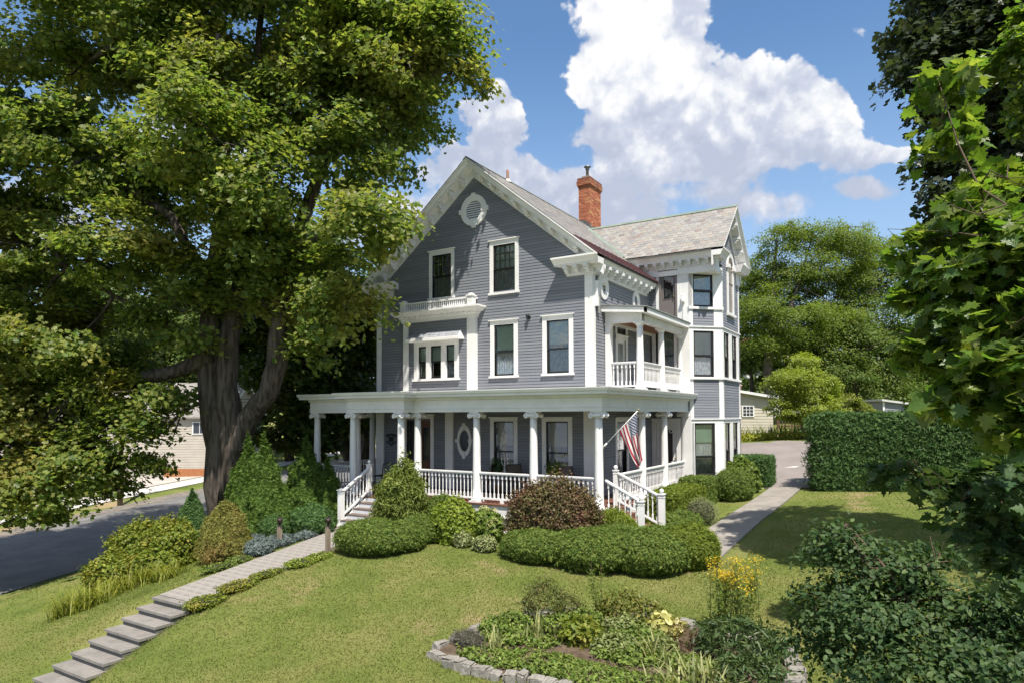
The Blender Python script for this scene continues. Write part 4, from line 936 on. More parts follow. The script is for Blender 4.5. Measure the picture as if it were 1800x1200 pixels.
def newel(x, y, z, h, par, s=.065, ball=True):
    m = MB(); m.box(-s, s, -s, s, 0, h); m.box(-s*1.3, s*1.3, -s*1.3, s*1.3, h, h+.03); m.box(-s*1.12, s*1.12, -s*1.12, s*1.12, h-.08, h-.06)
    if ball: m.lathe([(.02, h+.03), (.03, h+.045)]+[(.062*math.sin(a), h+.105-.062*math.cos(a)) for a in np.linspace(.4, PI, 8)], 12, cap=False)
    else: m.lathe([(s*1.2, h+.03), (s*.8, h+.055), (0, h+.07)], 8, cap=False)
    return m.build('newel_post', WHITE, par, loc=(x, y, z))
for p0, p1 in (((-9.28, -2.4), (-7.56, -2.4)), ((-4.68, -2.4), (-2.63, -2.4)), ((-2.39, -2.4), (-.65, -2.4)), ((-.41, -2.4), (1.38, -2.4)), ((1.5, -1.02), (1.5, .78)), ((1.5, 1.02), (1.5, 2.91)), ((1.5, 3.15), (1.5, 5.16)), ((-9.4, -2.28), (-9.4, .28)), ((-9.4, .52), (-9.4, 2.2))):
    railing((*p0, FZ), (*p1, FZ))
m = MB(); m.box(-.1, .1, -.05, .05, 0, .09)
for x in (-8.4, -3.6, -1.6, .5): 
    k_ = MB(); k_.box(x-.06, x+.06, -2.44, -2.36, FZ, FZ+.09); k_.build('rail_block', WHITE, house)
# front stair
stx0, stx1 = -6.30, -4.78
stf = link(bpy.data.objects.new('porch_stair', None), house); nr = 5; rz_ = (FZ-.20)/nr
for i in range(nr-1):
    zt = FZ-rz_*(i+1); y1 = EY-.02-.27*i; y0 = y1-.30
    s_ = MB(); s_.box(stx0, stx1, y0, y1, zt-.035, zt); s_.build('tread', TREAD, stf)
for i in range(nr):
    zt = FZ-rz_*i-(.036 if True else 0); y1 = EY-.02-.27*i
    s_ = MB(); s_.box(stx0+.02, stx1-.02, y1-.02 if i else y1-.0, y1+.02, zt-rz_+.001, zt); s_.build('riser', mat('pale_riser_paint', (.58, .62, .66), (.50, .53, .56), .5, 2), stf)
s_ = MB()
for x in (stx0-.03, stx1): s_.add([(x, EY, FZ-.04), (x, EY-1.3, .16), (x, EY-1.3, -.2), (x, EY, -.2), (x+.03, EY, FZ-.04), (x+.03, EY-1.3, .16), (x+.03, EY-1.3, -.2), (x+.03, EY, -.2)], [(0, 1, 2, 3), (7, 6, 5, 4), (0, 4, 5, 1), (1, 5, 6, 2), (2, 6, 7, 3), (3, 7, 4, 0)])
s_.build('stringer', WHITE, stf)
s_ = MB(); s_.box(stx0-.5, stx1+.6, EY-1.55, EY-.9, .02, .17); s_.build('landing_slab', CONC, stf)
xr = stx0-.06
rl = railing((xr, -3.02, FZ+.02), (xr, -4.15, .33), 'stair_railing', .88, .16, .14)
newel(xr, -2.96, FZ, 1.0, rl); newel(xr, -4.19, .15, 1.08, rl, .075, False); newel(stx1+.05, -4.19, .10, .46, rl, .06, False)
# right-hand stair from the side of the porch
sts = link(bpy.data.objects.new('side_stair', None), house); nr = 5; rz_ = (FZ-.2)/nr
for i in range(nr-1):
    zt = FZ-rz_*(i+1); x0 = PXR+.0+.26*i
    s_ = MB(); s_.box(x0, x0+.29, -2.12, -1.12, zt-.035, zt); s_.build('tread', FLOORM, sts)
for i in range(nr):
    zt = FZ-rz_*i-.036; x0 = PXR+.26*i
    s_ = MB(); s_.box(x0-.02, x0+.0 if i == 0 else x0+.02, -2.10, -1.14, zt-rz_, zt); s_.build('riser', FLOORM, sts)
rl = railing((1.62, -2.22, FZ-.02), (2.56, -2.22, .44), 'stair_railing', .86, .10, .135); newel(2.62, -2.22, .1, 1.14, rl, .07)
rl = railing((1.5, -1.05, FZ+.06), (2.72, -1.05, .42), 'stair_railing', .88, .10, .135); newel(1.42, -1.05, FZ, .98, rl, .06); newel(2.78, -1.05, .1, 1.22, rl, .075)

# ---- balcony over the side of the porch
BZ = 4.36; BCT = 6.48
CM2 = column_meshes(BCT-BZ+.03, .125, .092, False)
for x, y in ((1.42, 1.02), (1.42, 3.06), (1.42, 5.22)): column(x, y, BZ-.03, CM2)
b = MB(); b.box(XR+.03, XR+.20, .90, 1.14, BZ, BCT); b.build('pilaster', WHITE, house)
c = inst('capital', CM2[2], house, (XR+.13, 1.02, BZ-.03)); c.scale = (.8, .8, 1)
railing((XR+.2, 1.02, BZ), (1.30, 1.02, BZ), h=.87, low=.12, sp=.125); railing((1.42, 1.14, BZ), (1.42, 2.94, BZ), h=.87, low=.12, sp=.125); railing((1.42, 3.18, BZ), (1.42, 5.12, BZ), h=.87, low=.12, sp=.125)
b = MB(); b.box(1.50, 1.78, 5.14, 5.30, 4.3, 6.72); b.build('pilaster', WHITE, house)
# its sloping roof and beams: falls away from the wall
zi, zo = 7.02, 6.86
b = MB()
b.add([(XR+.01, .62, zi), (1.80, .62, zo), (1.80, YW-.02, zo), (XR+.01, YW-.02, zi)], [(0, 1, 2, 3)]); b.add([(XR+.01, .60, zi+.01), (1.82, .60, zo+.01), (1.82, YW+.25, zo+.01), (XR+.01, YW+.0, zi+.01), (XR+.01, .60, zi+.04), (1.82, .60, zo+.04), (1.82, YW+.25, zo+.04), (XR+.01, YW, zi+.04)], [(3, 2, 1, 0), (4, 5, 6, 7), (0, 1, 5, 4), (1, 2, 6, 5), (2, 3, 7, 6)])
b.build('balcony_roof', mat('grey_roof_edge', (.24, .26, .25), None, .6), house)
b = MB()
b.add([(XR+.02, .64, zi-.18), (1.78, .64, zo-.16), (1.78, .64, zo), (XR+.02, .64, zi), (XR+.02, .72, zi-.18), (1.78, .72, zo-.16), (1.78, .72, zo), (XR+.02, .72, zi)], [(0, 1, 2, 3), (7, 6, 5, 4), (0, 4, 5, 1), (1, 5, 6, 2)])
b.box(1.70, 1.78, .64, YW+.2, zo-.16, zo); b.add([(XR+.02, .72, zi-.18), (1.70, .72, zo-.16), (1.70, YW, zo-.16), (XR+.02, YW, zi-.18)], [(0, 1, 2, 3)])
b.box(1.30, 1.538, 1.141, YW+.1, BCT+.001, zo-.161); b.add([(XR+.03, .90, BCT), (1.54, .90, BCT), (1.54, .90, zo-.14), (XR+.03, .90, zi-.18), (XR+.03, 1.14, BCT), (1.54, 1.14, BCT), (1.54, 1.14, zo-.14), (XR+.03, 1.14, zi-.18)], [(0, 1, 2, 3), (7, 6, 5, 4), (0, 4, 5, 1)])
b.box(XR+.03, XR+.14, 1.14, YW, BCT+.02, BCT+.22); b.build('balcony_beam', WHITE, house)
b = MB(); b.box(XR+.14, 1.31, 1.12, YW-.05, BCT+.1, BCT+.12); b.build('balcony_ceiling', CEILM, house)
# hanging bits: star ornament and white electric meter on the board panel
b = MB(); b.lathe([(.0, 7.62), (.06, 7.64), (.09, 7.72), (.05, 7.82), (.03, 7.9), (.045, 7.95), (.0, 8.0)], 10, (1.55, YW-.1, 0), cap=False); b.box(1.53, 1.57, YW-.06, YW-.02, 7.0, 7.6); b.build('lamp_bracket', WHITE, house)
# iron house number plaque beside the front door
pq = thing('number_plaque', 'black wrought iron scrollwork house number plaque on the dark porch wall', 'house number', (-8.05, -.03, 2.65))
b = MB()
def tube2(pts, r=.019): b.tube([(x, 0, z) for x, z in pts], r, 6)
for s in (-1, 1):
    tube2([(s*(.05+.16*t*1.1), .13+.05*math.sin(t*3.1)) for t in np.linspace(0, 1, 8)], .022); tube2([(s*(.20+.03*math.cos(a)), .125+.03*math.sin(a)) for a in np.linspace(0, 5.5, 10)]); tube2([(s*(.04+.16*t), -.13-.02*math.sin(t*4)) for t in np.linspace(0, 1, 7)]); tube2([(s*(.20+.025*math.cos(a)), -.11+.025*math.sin(a)) for a in np.linspace(0, 5.5, 10)])
    tube2([(0, .22), (s*.05, .18), (s*.06, .14)]); tube2([(0, -.24), (s*.05, -.19), (s*.07, -.14)])
b.build('scrollwork', IRON, pq)['kind'] = 'stuff'
for ch_, x in (('7', -.11), ('0', 0.0), ('1', .095)):
    pts = {'7': [(-.04, .08), (.04, .08), (.02, .03), (-.005, -.08)], '0': [(.035*math.cos(a), .08*math.sin(a)) for a in np.linspace(0, 2*PI, 14)], '1': [(-.02, .055), (0, .08), (0, -.08)]}[ch_]
    b = MB(); b.tube([(x+p, -.005, q) for p, q in pts], .019, 6); b.build('numeral', IRON, pq)

# ------------------------------------------------------------------ vegetation
RNG = np.random.default_rng(7)
def T(v, f): return (np.array(v, float), [np.array(q) for q in f])
TEMPL = {
 'maple': T([(0, 0, 0), (.10, .44, .05), (.36, .20, .02), (.60, .42, .06), (1, 0, -.06), (.10, -.44, .05), (.36, -.20, .02), (.60, -.42, .06)], [(0, 4, 3, 2, 1), (0, 5, 6, 7, 4)]),
 'norway': T([(0, 0, 0), (-.10, .30, .04), (.10, .25, .03), (.10, .52, .04), (.24, .44, .05), (.38, .62, .05), (.42, .27, .03), (.62, .36, .03), (.70, .17, .01), (1.02, 0, -.08), (-.10, -.30, .04), (.10, -.25, .03), (.10, -.52, .04), (.24, -.44, .05), (.38, -.62, .05), (.42, -.27, .03), (.62, -.36, .03), (.70, -.17, .01)],
   [(0, 9, 8, 7, 6, 5, 4, 3, 2, 1), (0, 10, 11, 12, 13, 14, 15, 16, 17, 9)]),
 'oval': T([(0, 0, 0), (.25, .27, .05), (.65, .26, .04), (1, 0, -.06), (.25, -.27, .05), (.65, -.26, .04)], [(0, 3, 2, 1), (0, 4, 5, 3)]),
 'rhomb': T([(0, 0, 0), (.45, .32, .06), (1, 0, 0), (.45, -.32, .06)], [(0, 2, 1), (0, 3, 2)]),
 'sprig': T([(0, .05, 0), (0, -.05, 0), (1, 0, .05), (.1, .06, 0), (.05, .0, 0), (.75, .5, 0), (.1, -.06, 0), (.05, 0, 0), (.75, -.5, 0)], [(0, 1, 2), (3, 4, 5), (6, 8, 7)]),
 'tuft': T([(0, .13, 0), (0, -.13, 0), (1, -.05, .06), (1, .05, .06), (.0, .14, 0), (.1, -.02, 0), (.62, .62, .04), (.0, -.14, 0), (.1, .02, 0), (.62, -.62, .04)], [(0, 1, 2, 3), (4, 5, 6), (7, 9, 8)]),
 'blade': T([(0, .07, 0), (0, -.07, 0), (.55, -.05, .10), (.55, .05, .10), (1, 0, .02)], [(0, 1, 2, 3), (3, 2, 4)]),
 'lance': T([(0, 0, 0), (.35, .11, .04), (1, 0, -.1), (.35, -.11, .04)], [(0, 2, 1), (0, 3, 2)]),
}
def foliage(name, m, P, N, size, templ, parent=None, kind=None, droop=.0, seed=1):
    r = np.random.default_rng(seed); tv, tf = TEMPL[templ]; P = np.asarray(P, float); n = len(P)
    N = N/(np.linalg.norm(N, axis=1, keepdims=True)+1e-9)
    t = r.normal(size=(n, 3)); t[:, 2] -= droop; t -= N*(t*N).sum(1, keepdims=True); t /= np.linalg.norm(t, axis=1, keepdims=True)+1e-9
    bt = np.cross(N, t); s = np.asarray(size)*np.ones(n)
    V = P[:, None]+s[:, None, None]*((tv[None, :, 0, None]-.15)*t[:, None]+tv[None, :, 1, None]*bt[:, None]+tv[None, :, 2, None]*N[:, None])
    k = len(tv); base = (np.arange(n)*k)[:, None]
    F = [base+f[None] for f in tf]
    # polygons must be grouped leaf by leaf only for islands (shared vertices), order is free
    o = big(name, V.reshape(-1, 3), F, m, parent)
    if kind: o['kind'] = kind
    return o
def crown_points(ells, cr, per, flat=.45, r=RNG, fill=1., hole=0., lo=.62):
    P = []; N = []
    for x, y, z, rh, rv in ells:
        nc = max(3, int(fill*4*PI*((rh*rh*2+rv*rv)/3)/(cr*cr*2.6))); c = np.array([x, y, z])
        d = r.normal(size=(nc, 3)); d /= np.linalg.norm(d, axis=1, keepdims=True)
        rr = lo+(1-lo)*r.random(nc)**.6
        for q, s in zip(d, rr):
            if r.random() < hole: continue
            cc = c+q*s*np.array([rh, rh, rv]); n = int(per*(.55+.9*r.random())); w = cr*(.6+.7*r.random())
            e = np.clip(r.normal(size=(n, 3)), -1.75, 1.75)*np.array([w, w, w*flat])*.55
            out = q*np.array([1, 1, .8]); e[:, 2] -= .22*(e[:, 0]**2+e[:, 1]**2)/w       # sprays arch over
            P.append(cc+e); N.append(np.array([0, 0, .75])+.55*out+.45*r.normal(size=(n, 3)))
    return np.concatenate(P), np.concatenate(N)
def limbs_to(b, ells, spine, r, rad=.05):
    S = np.array(spine, float); top = S[:, 2].max(); S = S[S[:, 2] > top*.22]
    for x, y, z, rh, rv in ells:
        c = np.array([x, y, z]); below = S[S[:, 2] < z+2.6]; Q = below if len(below) else S
        p0 = Q[np.argmin(np.linalg.norm((Q[:, :3]-c)*np.array([1, 1, 1.3]), axis=1)), :3]
        mid = (p0+c)/2+r.normal(size=3)*.25+np.array([0, 0, .15*np.linalg.norm(c-p0)*.4])
        b.tube([p0, (p0+mid)/2+r.normal(size=3)*.08, mid, (mid+c)/2+r.normal(size=3)*.1, c], [rad*1.6, rad*1.25, rad, rad*.7, rad*.4], 6)
        for _ in range(3):
            d = r.normal(size=3); d /= np.linalg.norm(d); e = c+d*np.array([rh, rh, rv])*.75
            b.tube([mid, (mid+e)/2+r.normal(size=3)*.12, e], [rad*.6, rad*.4, rad*.15], 5)
def tree(name, label, cat, base, trunks, ells, m, cr, per, size, templ='rhomb', flat=.45, bark=None, fill=1., hole=0., rad=.05, droop=.3, seed=1, group=None, lo=.62, trim=None):
    t = thing(name, label, cat, base, group); r = np.random.default_rng(seed); base = np.array(base, float); b = MB(); sp = []
    for path in trunks:
        pts = [np.array(q[:3])-base for q in path]; rs = [q[3] for q in path]
        P2, R2 = [], []
        for i in range(len(pts)-1):
            for s in (0, .5):
                P2.append(pts[i]*(1-s)+pts[i+1]*s+r.normal(size=3)*rs[i]*.06); R2.append((rs[i]*(1-s)+rs[i+1]*s)*(1+.05*r.normal()))
        P2.append(pts[-1]); R2.append(rs[-1]); b.tube(P2, R2, 14 if rs[0] > .2 else 8); sp += [tuple(p) for p in P2]
    E = [(e[0]-base[0], e[1]-base[1], e[2]-base[2], e[3], e[4]) for e in ells]
    b.build('trunk', bark or BARK, t)
    lb = MB(); limbs_to(lb, E, sp, r, rad); o = lb.build('limbs', bark or BARK, t); o['kind'] = 'stuff'
    P, N = crown_points(E, cr, per, flat, r, fill, hole, lo)
    if trim: k = trim(P+base); P, N = P[k], N[k]
    foliage('crown', m, P, N, size*(.65+.6*r.random(len(P))), templ, t, 'stuff', droop, seed)
    return t
def trunk_at(x, y, zt, r0, lean=(0, 0)):
    g = gz1(x, y); return [(x, y, g-.3, r0), (x+.1*lean[0], y+.1*lean[1], g+(zt-g)*.25, r0*.8), (x+.5*lean[0], y+.5*lean[1], g+(zt-g)*.6, r0*.55), (x+lean[0], y+lean[1], zt, r0*.2)]
MAPLE_E=[(-13.75,-6.44,16.97,3.74,1.87),(-16.47,-8.04,15.4,2.56,2.17),(-10.7,-3.42,17.33,3.5,1.85),(-6.52,-2.56,16.07,2.51,1.93),(-3.89,-2.07,14.58,1.29,1.66),(-4.39,-1.87,16.53,1.13,1.13),(-5.96,-2.33,12.99,1.72,1.43),(-6.86,-3.77,11.83,2.03,1.57),(-9.25,-7.0,11.95,2.4,1.46),(-7.68,-5.98,10.4,1.37,1.11),(-4.86,-4.78,9.05,1.67,1.14),(-6.37,-4.46,7.23,1.32,1.49),(-14.99,-7.6,12.25,3.08,1.64),(-16.37,-8.32,9.17,2.31,1.74),(-12.89,-7.35,9.1,1.84,1.29),(-15.61,-7.74,6.28,2.7,1.45),(-16.9,-8.42,3.78,2.31,1.74),(-14.19,-7.29,2.25,1.7,1.17),(-15.66,-8.15,1.32,2.07,1.13),(-12.86,-6.49,2.72,0.85,1.04),(-11.96,-5.76,7.0,1.72,1.15),(-8.97,-4.94,8.71,1.38,1.47),(-8.0,-3.64,5.81,0.94,0.94),(-17.71,-8.68,12.26,1.58,2.17),(-13.18,-6.75,4.32,1.51,0.66),(-10.55,-5.55,14.49,2.45,1.51),(-7.82,-3.87,14.1,1.89,1.32),(-19.15,-10.05,9.96,2.31,4.43),(-18.81,-9.57,3.21,1.74,2.7),(-8.47,-3.33,20.1,4.93,2.17),(-14.51,-7.05,20.32,4.93,2.17),(-8.12,-1.16,15.08,2.31,1.68),(-14.45,-4.91,11.96,2.52,1.68),(-16.42,-7.33,4.37,2.58,1.19),(-18.24,-8.2,7.01,2.22,1.61),(-16.8,-8.18,2.23,1.74,0.97),(-4.63,-3.57,14.48,1.41,1.06),(-3.78,-3.09,15.35,0.88,0.88),(-5.37,-4.3,15.42,1.57,1.05),(-17.8,-9.08,0.72,1.53,0.86),(-9.88,-5.75,9.03,1.28,0.91),(-10.72,-5.97,7.8,1.11,0.74),(-8.92,-4.96,7.03,0.92,0.83),(-9.27,-5.79,10.75,1.44,0.9)]
MAPLE_T=[[(-11.67,-4.42,-1.47,0.757),(-11.66,-4.46,-0.38,0.669),(-11.7,-4.54,1.19,0.616),(-11.68,-4.59,2.57,0.581),(-11.89,-4.78,4.15,0.51),(-11.96,-4.91,6.12,0.44),(-11.78,-4.88,8.09,0.378),(-11.51,-4.79,10.06,0.317),(-11.02,-5.02,11.5,0.238),(-10.55,-5.49,12.79,0.176),(-10.26,-5.96,14.24,0.123),(-9.71,-6.26,15.61,0.088)],[(-11.49,-4.51,0.61,0.44),(-11.11,-4.58,2.39,0.458),(-11.08,-4.72,3.36,0.396),(-11.17,-4.82,4.53,0.37),(-11.07,-4.83,6.07,0.334),(-10.82,-4.52,8.05,0.299),(-10.69,-4.3,10.45,0.246),(-10.35,-4.26,14.39,0.176),(-10.3,-4.32,16.75,0.114),(-10.0,-4.23,19.12,0.07)],[(-11.13,-4.65,0.85,0.264),(-10.81,-4.75,2.4,0.37),(-10.31,-4.6,3.46,0.352),(-9.48,-4.49,4.31,0.334),(-9.19,-4.34,5.25,0.317),(-9.12,-4.34,6.19,0.299),(-9.0,-4.31,7.13,0.282),(-8.57,-4.13,9.39,0.238),(-7.97,-3.84,11.27,0.194),(-7.03,-3.36,13.53,0.15),(-5.38,-2.99,14.77,0.097),(-3.81,-2.62,15.04,0.053)],[(-11.67,-5.06,5.66,0.28),(-12.11,-5.43,5.3,0.25),(-12.68,-5.89,5.01,0.22),(-13.41,-6.44,4.84,0.2),(-14.12,-7.0,4.76,0.17),(-14.84,-7.54,4.43,0.13),(-15.55,-8.07,3.77,0.09),(-16.26,-8.59,3.02,0.05)],[(-11.91,-4.91,6.91,0.25),(-11.78,-5.48,8.57,0.2),(-12.47,-6.09,10.28,0.16),(-13.66,-6.97,11.21,0.12),(-15.01,-7.94,11.76,0.07)],[(-11.42,-4.77,10.85,0.22),(-11.7,-5.59,12.62,0.17),(-11.51,-6.15,14.68,0.13),(-11.66,-6.85,15.26,0.1),(-12.71,-8.08,15.18,0.06)],[(-11.51,-6.15,14.68,0.12),(-11.26,-6.02,15.25,0.1),(-11.15,-6.0,16.38,0.07),(-10.64,-5.74,17.69,0.05)],[(-10.8,-4.44,9.24,0.2),(-8.81,-5.51,10.75,0.14),(-7.77,-5.7,11.03,0.1),(-8.23,-6.37,11.78,0.06)],[(-8.75,-4.21,8.45,0.18),(-7.16,-4.43,9.12,0.11)],[(-10.35,-4.26,14.39,0.14),(-9.56,-3.84,16.16,0.1),(-9.19,-3.67,17.54,0.07)],[(-7.95,-3.83,11.27,0.14),(-7.54,-3.63,12.59,0.1),(-7.45,-4.21,13.67,0.07)],[(-12.12,-5.12,6.11,0.14),(-12.97,-6.14,6.84,0.1),(-14.17,-7.02,7.6,0.07),(-15.35,-7.9,8.55,0.04)]]
DARK_E=[(10.34,-3.18,10.96,1.67,1.23),(9.54,-4.21,9.92,0.86,0.86),(10.87,-2.78,9.17,1.34,1.23),(9.58,-4.1,7.78,0.75,0.75),(10.02,-3.79,6.71,0.96,0.86),(9.29,-3.82,10.96,0.61,0.67),(11.13,-2.75,12.51,2.45,1.34),(11.83,-2.2,9.39,1.56,1.78),(11.39,-2.37,6.94,1.34,1.45)]
DARK_T=[[(11.74,-1.26,-0.56,0.38),(11.76,-1.38,2.67,0.32),(11.76,-1.64,6.13,0.26),(11.5,-2.01,8.39,0.2),(11.03,-2.48,10.05,0.13),(10.65,-3.0,11.4,0.08)],[(11.76,-1.63,5.9,0.18),(10.74,-2.76,6.83,0.12),(9.78,-3.84,7.28,0.06)],[(11.59,-1.94,8.04,0.15),(10.6,-2.94,9.06,0.1),(9.46,-4.13,9.65,0.05)]]
TOPR_E=[(10.16,-8.45,8.03,0.33,0.44),(10.48,-8.27,8.53,0.44,0.44),(10.24,-8.14,7.39,0.22,0.37)]
NEAR_E=[(9.1,-13.81,5.74,0.04,0.14),(9.15,-13.83,5.41,0.08,0.12),(9.44,-13.81,5.08,0.16,0.12),(9.24,-14.04,4.83,0.16,0.11),(9.39,-14.06,4.56,0.21,0.15),(9.19,-14.06,4.46,0.18,0.13),(9.4,-14.15,4.2,0.2,0.17),(9.15,-14.07,4.13,0.18,0.11),(9.33,-14.3,3.83,0.2,0.15),(9.14,-14.18,3.67,0.17,0.1),(9.4,-14.24,3.5,0.16,0.16),(8.92,-13.88,4.63,0.06,0.1),(8.97,-14.06,3.97,0.07,0.07),(8.9,-13.99,4.31,0.06,0.04)]
NEAR2_E=[(9.36,-13.31,3.06,0.28,0.14),(9.03,-13.16,3.03,0.25,0.08),(9.34,-13.08,2.75,0.29,0.14),(9.5,-13.32,2.57,0.19,0.27),(8.74,-13.11,3.07,0.13,0.05)]
SHRUB_E=[(8.08,-10.54,2.25,0.23,0.16),(8.24,-10.43,1.96,0.46,0.27),(8.59,-10.68,1.8,0.49,0.34),(8.16,-10.93,1.49,0.52,0.31),(8.7,-11.07,1.43,0.61,0.35),(8.29,-11.3,1.08,0.44,0.28),(9.25,-10.74,1.6,0.47,0.29),(9.27,-11.19,1.33,0.58,0.38),(8.89,-11.64,1.08,0.58,0.27),(9.67,-11.19,1.61,0.32,0.53),(7.84,-10.88,1.21,0.25,0.24),(9.02,-10.43,2.1,0.25,0.14)]
LOC_E=[(-0.84,38.99,17.52,1.89,1.41),(-1.49,38.69,15.17,1.89,1.89),(2.06,41.91,18.24,2.88,1.44),(0.6,39.82,18.93,1.65,0.85),(4.01,44.29,18.0,2.93,1.47),(1.33,40.4,15.62,2.83,1.18),(4.38,44.61,15.56,2.44,1.47),(-1.37,36.55,12.02,2.27,1.82),(0.74,37.88,11.1,2.72,2.04),(2.96,40.4,11.23,2.78,1.85),(-1.63,36.51,8.84,1.82,1.59),(5.54,47.6,17.49,2.02,1.52),(-0.62,42.8,13.81,2.98,1.99),(1.73,44.2,14.79,2.98,1.99),(-2.71,40.27,15.59,1.47,1.95),(3.55,43.1,11.51,2.4,1.92),(-2.99,39.09,11.55,1.44,2.16),(-0.41,39.58,9.51,2.36,1.89),(4.2,47.88,19.28,2.06,1.29),(2.51,40.22,8.92,2.31,1.85)]
LOC_T=[[(-1.49,38.02,2.7,0.4),(-1.44,37.95,5.24,0.36),(-1.44,37.82,8.48,0.3),(-1.05,37.91,12.18,0.22),(-1.0,38.97,15.64,0.12),(-0.78,38.99,18.46,0.05)],[(-1.37,37.86,8.48,0.2),(0.21,38.68,12.17,0.15),(0.94,40.74,15.74,0.09),(1.66,41.65,18.72,0.04)],[(0.93,40.75,15.26,0.08),(2.04,41.94,17.28,0.05),(3.3,42.65,18.71,0.03)]]
MID1_E=[(3.21,41.8,9.49,2.83,2.12),(5.54,45.49,11.65,2.93,2.44),(3.74,39.9,6.55,2.27,1.82),(6.38,43.82,7.59,2.83,2.83),(8.46,47.27,11.63,2.93,2.93),(9.19,45.56,7.11,2.83,3.3),(6.79,41.86,4.26,2.72,1.82),(4.94,49.64,15.88,2.61,2.09),(1.54,45.37,11.95,2.53,2.53),(4.25,44.77,9.7,2.93,2.44),(0.85,42.81,6.79,2.44,1.95),(6.74,50.7,16.91,2.61,2.35),(10.54,48.55,11.62,2.93,3.42)]
MID2_E=[(-3.03,41.46,10.34,2.49,2.98),(-3.38,41.11,13.82,1.49,2.49),(-0.62,40.7,7.7,2.4,1.92),(-3.94,41.03,7.36,1.49,1.49)]
YEL_E=[(3.28,22.02,6.36,0.98,0.91),(2.73,20.56,5.18,1.11,0.89),(4.15,22.02,5.03,1.29,1.03),(3.65,21.17,3.91,1.59,0.95),(2.52,19.89,3.91,0.78,0.63),(3.3,19.72,5.44,0.93,0.77)]
BUSH_E=[(5.07,24.39,3.92,1.17,0.84),(5.92,24.92,3.58,1.0,0.67),(4.6,22.95,3.42,0.81,0.49)]
TWIN_E=[(-13.91,2.04,7.91,2.57,2.06),(-14.77,5.07,6.93,1.7,2.26),(-14.25,0.75,5.78,1.74,1.74),(-14.06,3.26,4.6,2.13,1.33),(-13.46,1.33,3.29,1.24,1.12),(-13.91,-0.12,3.31,1.2,0.96),(-15.31,6.04,3.82,1.75,1.17),(-13.11,0.41,2.35,0.72,0.6),(-16.12,0.73,6.89,1.8,2.06),(-16.32,2.81,10.4,2.19,1.92)]
TWIN_T=[[(-14.88,5.3,-0.42,0.42),(-14.96,5.21,0.71,0.38),(-15.37,4.92,1.84,0.33),(-15.77,4.61,3.26,0.28),(-15.9,4.46,4.95,0.22),(-15.22,3.62,7.1,0.14),(-14.66,2.73,8.59,0.07)],[(-14.79,5.36,-0.42,0.36),(-14.66,5.62,0.97,0.3),(-14.66,5.69,2.11,0.27),(-14.68,5.59,4.39,0.2),(-14.87,5.37,6.67,0.1)]]
BL1_E=[(-49.63,17.61,10.49,5.84,4.78),(-55.7,16.18,11.83,5.48,4.94),(-43.31,19.06,12.3,4.63,4.63),(-52.36,18.09,15.11,6.58,3.84),(-45.15,18.09,8.2,3.6,2.57),(-61.08,15.18,13.24,5.09,5.09)]
BL2_E=[(-34.03,15.33,12.91,4.01,4.01),(-32.47,18.52,15.56,3.7,3.7),(-26.55,17.62,11.66,3.0,3.86),(-26.64,17.73,7.38,2.57,2.14),(-26.13,20.32,9.31,2.23,3.56),(-30.26,15.45,9.11,3.86,3.0)]
BL3_E=[(-63.63,11.27,12.97,6.03,6.03),(-65.94,7.61,10.57,4.78,6.91),(-59.19,11.83,8.41,4.25,2.66)]
BUSHL_E=[(-18.22,9.06,1.25,0.98,0.81),(-19.05,10.88,1.81,0.86,0.86)]
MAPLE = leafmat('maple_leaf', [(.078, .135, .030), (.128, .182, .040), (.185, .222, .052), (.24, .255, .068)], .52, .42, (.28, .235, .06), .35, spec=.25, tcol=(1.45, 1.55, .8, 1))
MAPLED = leafmat('shaded_maple_leaf', [(.053, .093, .024), (.083, .128, .030), (.120, .150, .033)], .3, .45, (.195, .180, .045), .4, spec=0.2)  # darker copy of the maple leaf, its shade put into the colour
CRIM = leafmat('dark_maple_leaf', [(.028, .042, .024), (.045, .060, .032), (.06, .075, .038)], .3, .4, spec=.3)
NEARM = leafmat('near_maple_leaf', [(.06, .125, .025), (.105, .175, .03), (.15, .21, .036), (.20, .23, .055)], .55, .34, spec=.5, relief=True)
LOCU = leafmat('locust_leaf', [(.095, .145, .03), (.14, .19, .036), (.19, .225, .05)], .48, .5, spec=.2)
MIDG = leafmat('mid_green_leaf', [(.065, .115, .028), (.10, .15, .035), (.145, .185, .046)], .4, .5, (.16, .165, .045), .3, spec=.2)
YELG = leafmat('yellow_green_leaf', [(.15, .21, .03), (.22, .27, .04), (.30, .32, .055)], .45, .5)
YEW = leafmat('clipped_yew_needle', [(.050, .100, .022), (.085, .140, .028), (.130, .180, .036), (.185, .210, .05)], .22, .55, spec=.12)
FEATH = leafmat('feathery_leaf', [(.09, .13, .03), (.15, .19, .042), (.22, .25, .06)], .3, .5, spec=.2)
YEWL = leafmat('lime_yew_needle', [(.09, .13, .018), (.13, .175, .025), (.17, .20, .03)], .25, .5, spec=0.12)
DKEV = leafmat('dark_evergreen', [(.042, .092, .03), (.065, .125, .038), (.095, .16, .046)], .15, .55, spec=.12)
EVG = leafmat('green_evergreen', [(.055, .105, .02), (.08, .14, .026), (.115, .175, .034)], .18, .55, spec=.12)
BROWNEV = leafmat('browning_spruce', [(.12, .14, .034), (.17, .17, .04), (.21, .18, .05)], .1, .6, (.25, .145, .06), .8, spec=.1)
BLUEJ = leafmat('blue_juniper', [(.09, .125, .125), (.13, .165, .16), (.17, .20, .19)], .15, .55, spec=0.15)
BARB = leafmat('purple_barberry', [(.085, .050, .032), (.13, .085, .045), (.10, .11, .035), (.17, .11, .06)], .25, .5, (.17, .055, .055), .9, spec=.2)
CHART = leafmat('chartreuse_leaf', [(.14, .19, .028), (.19, .25, .035), (.24, .28, .05)], .35, .5, spec=0.2)
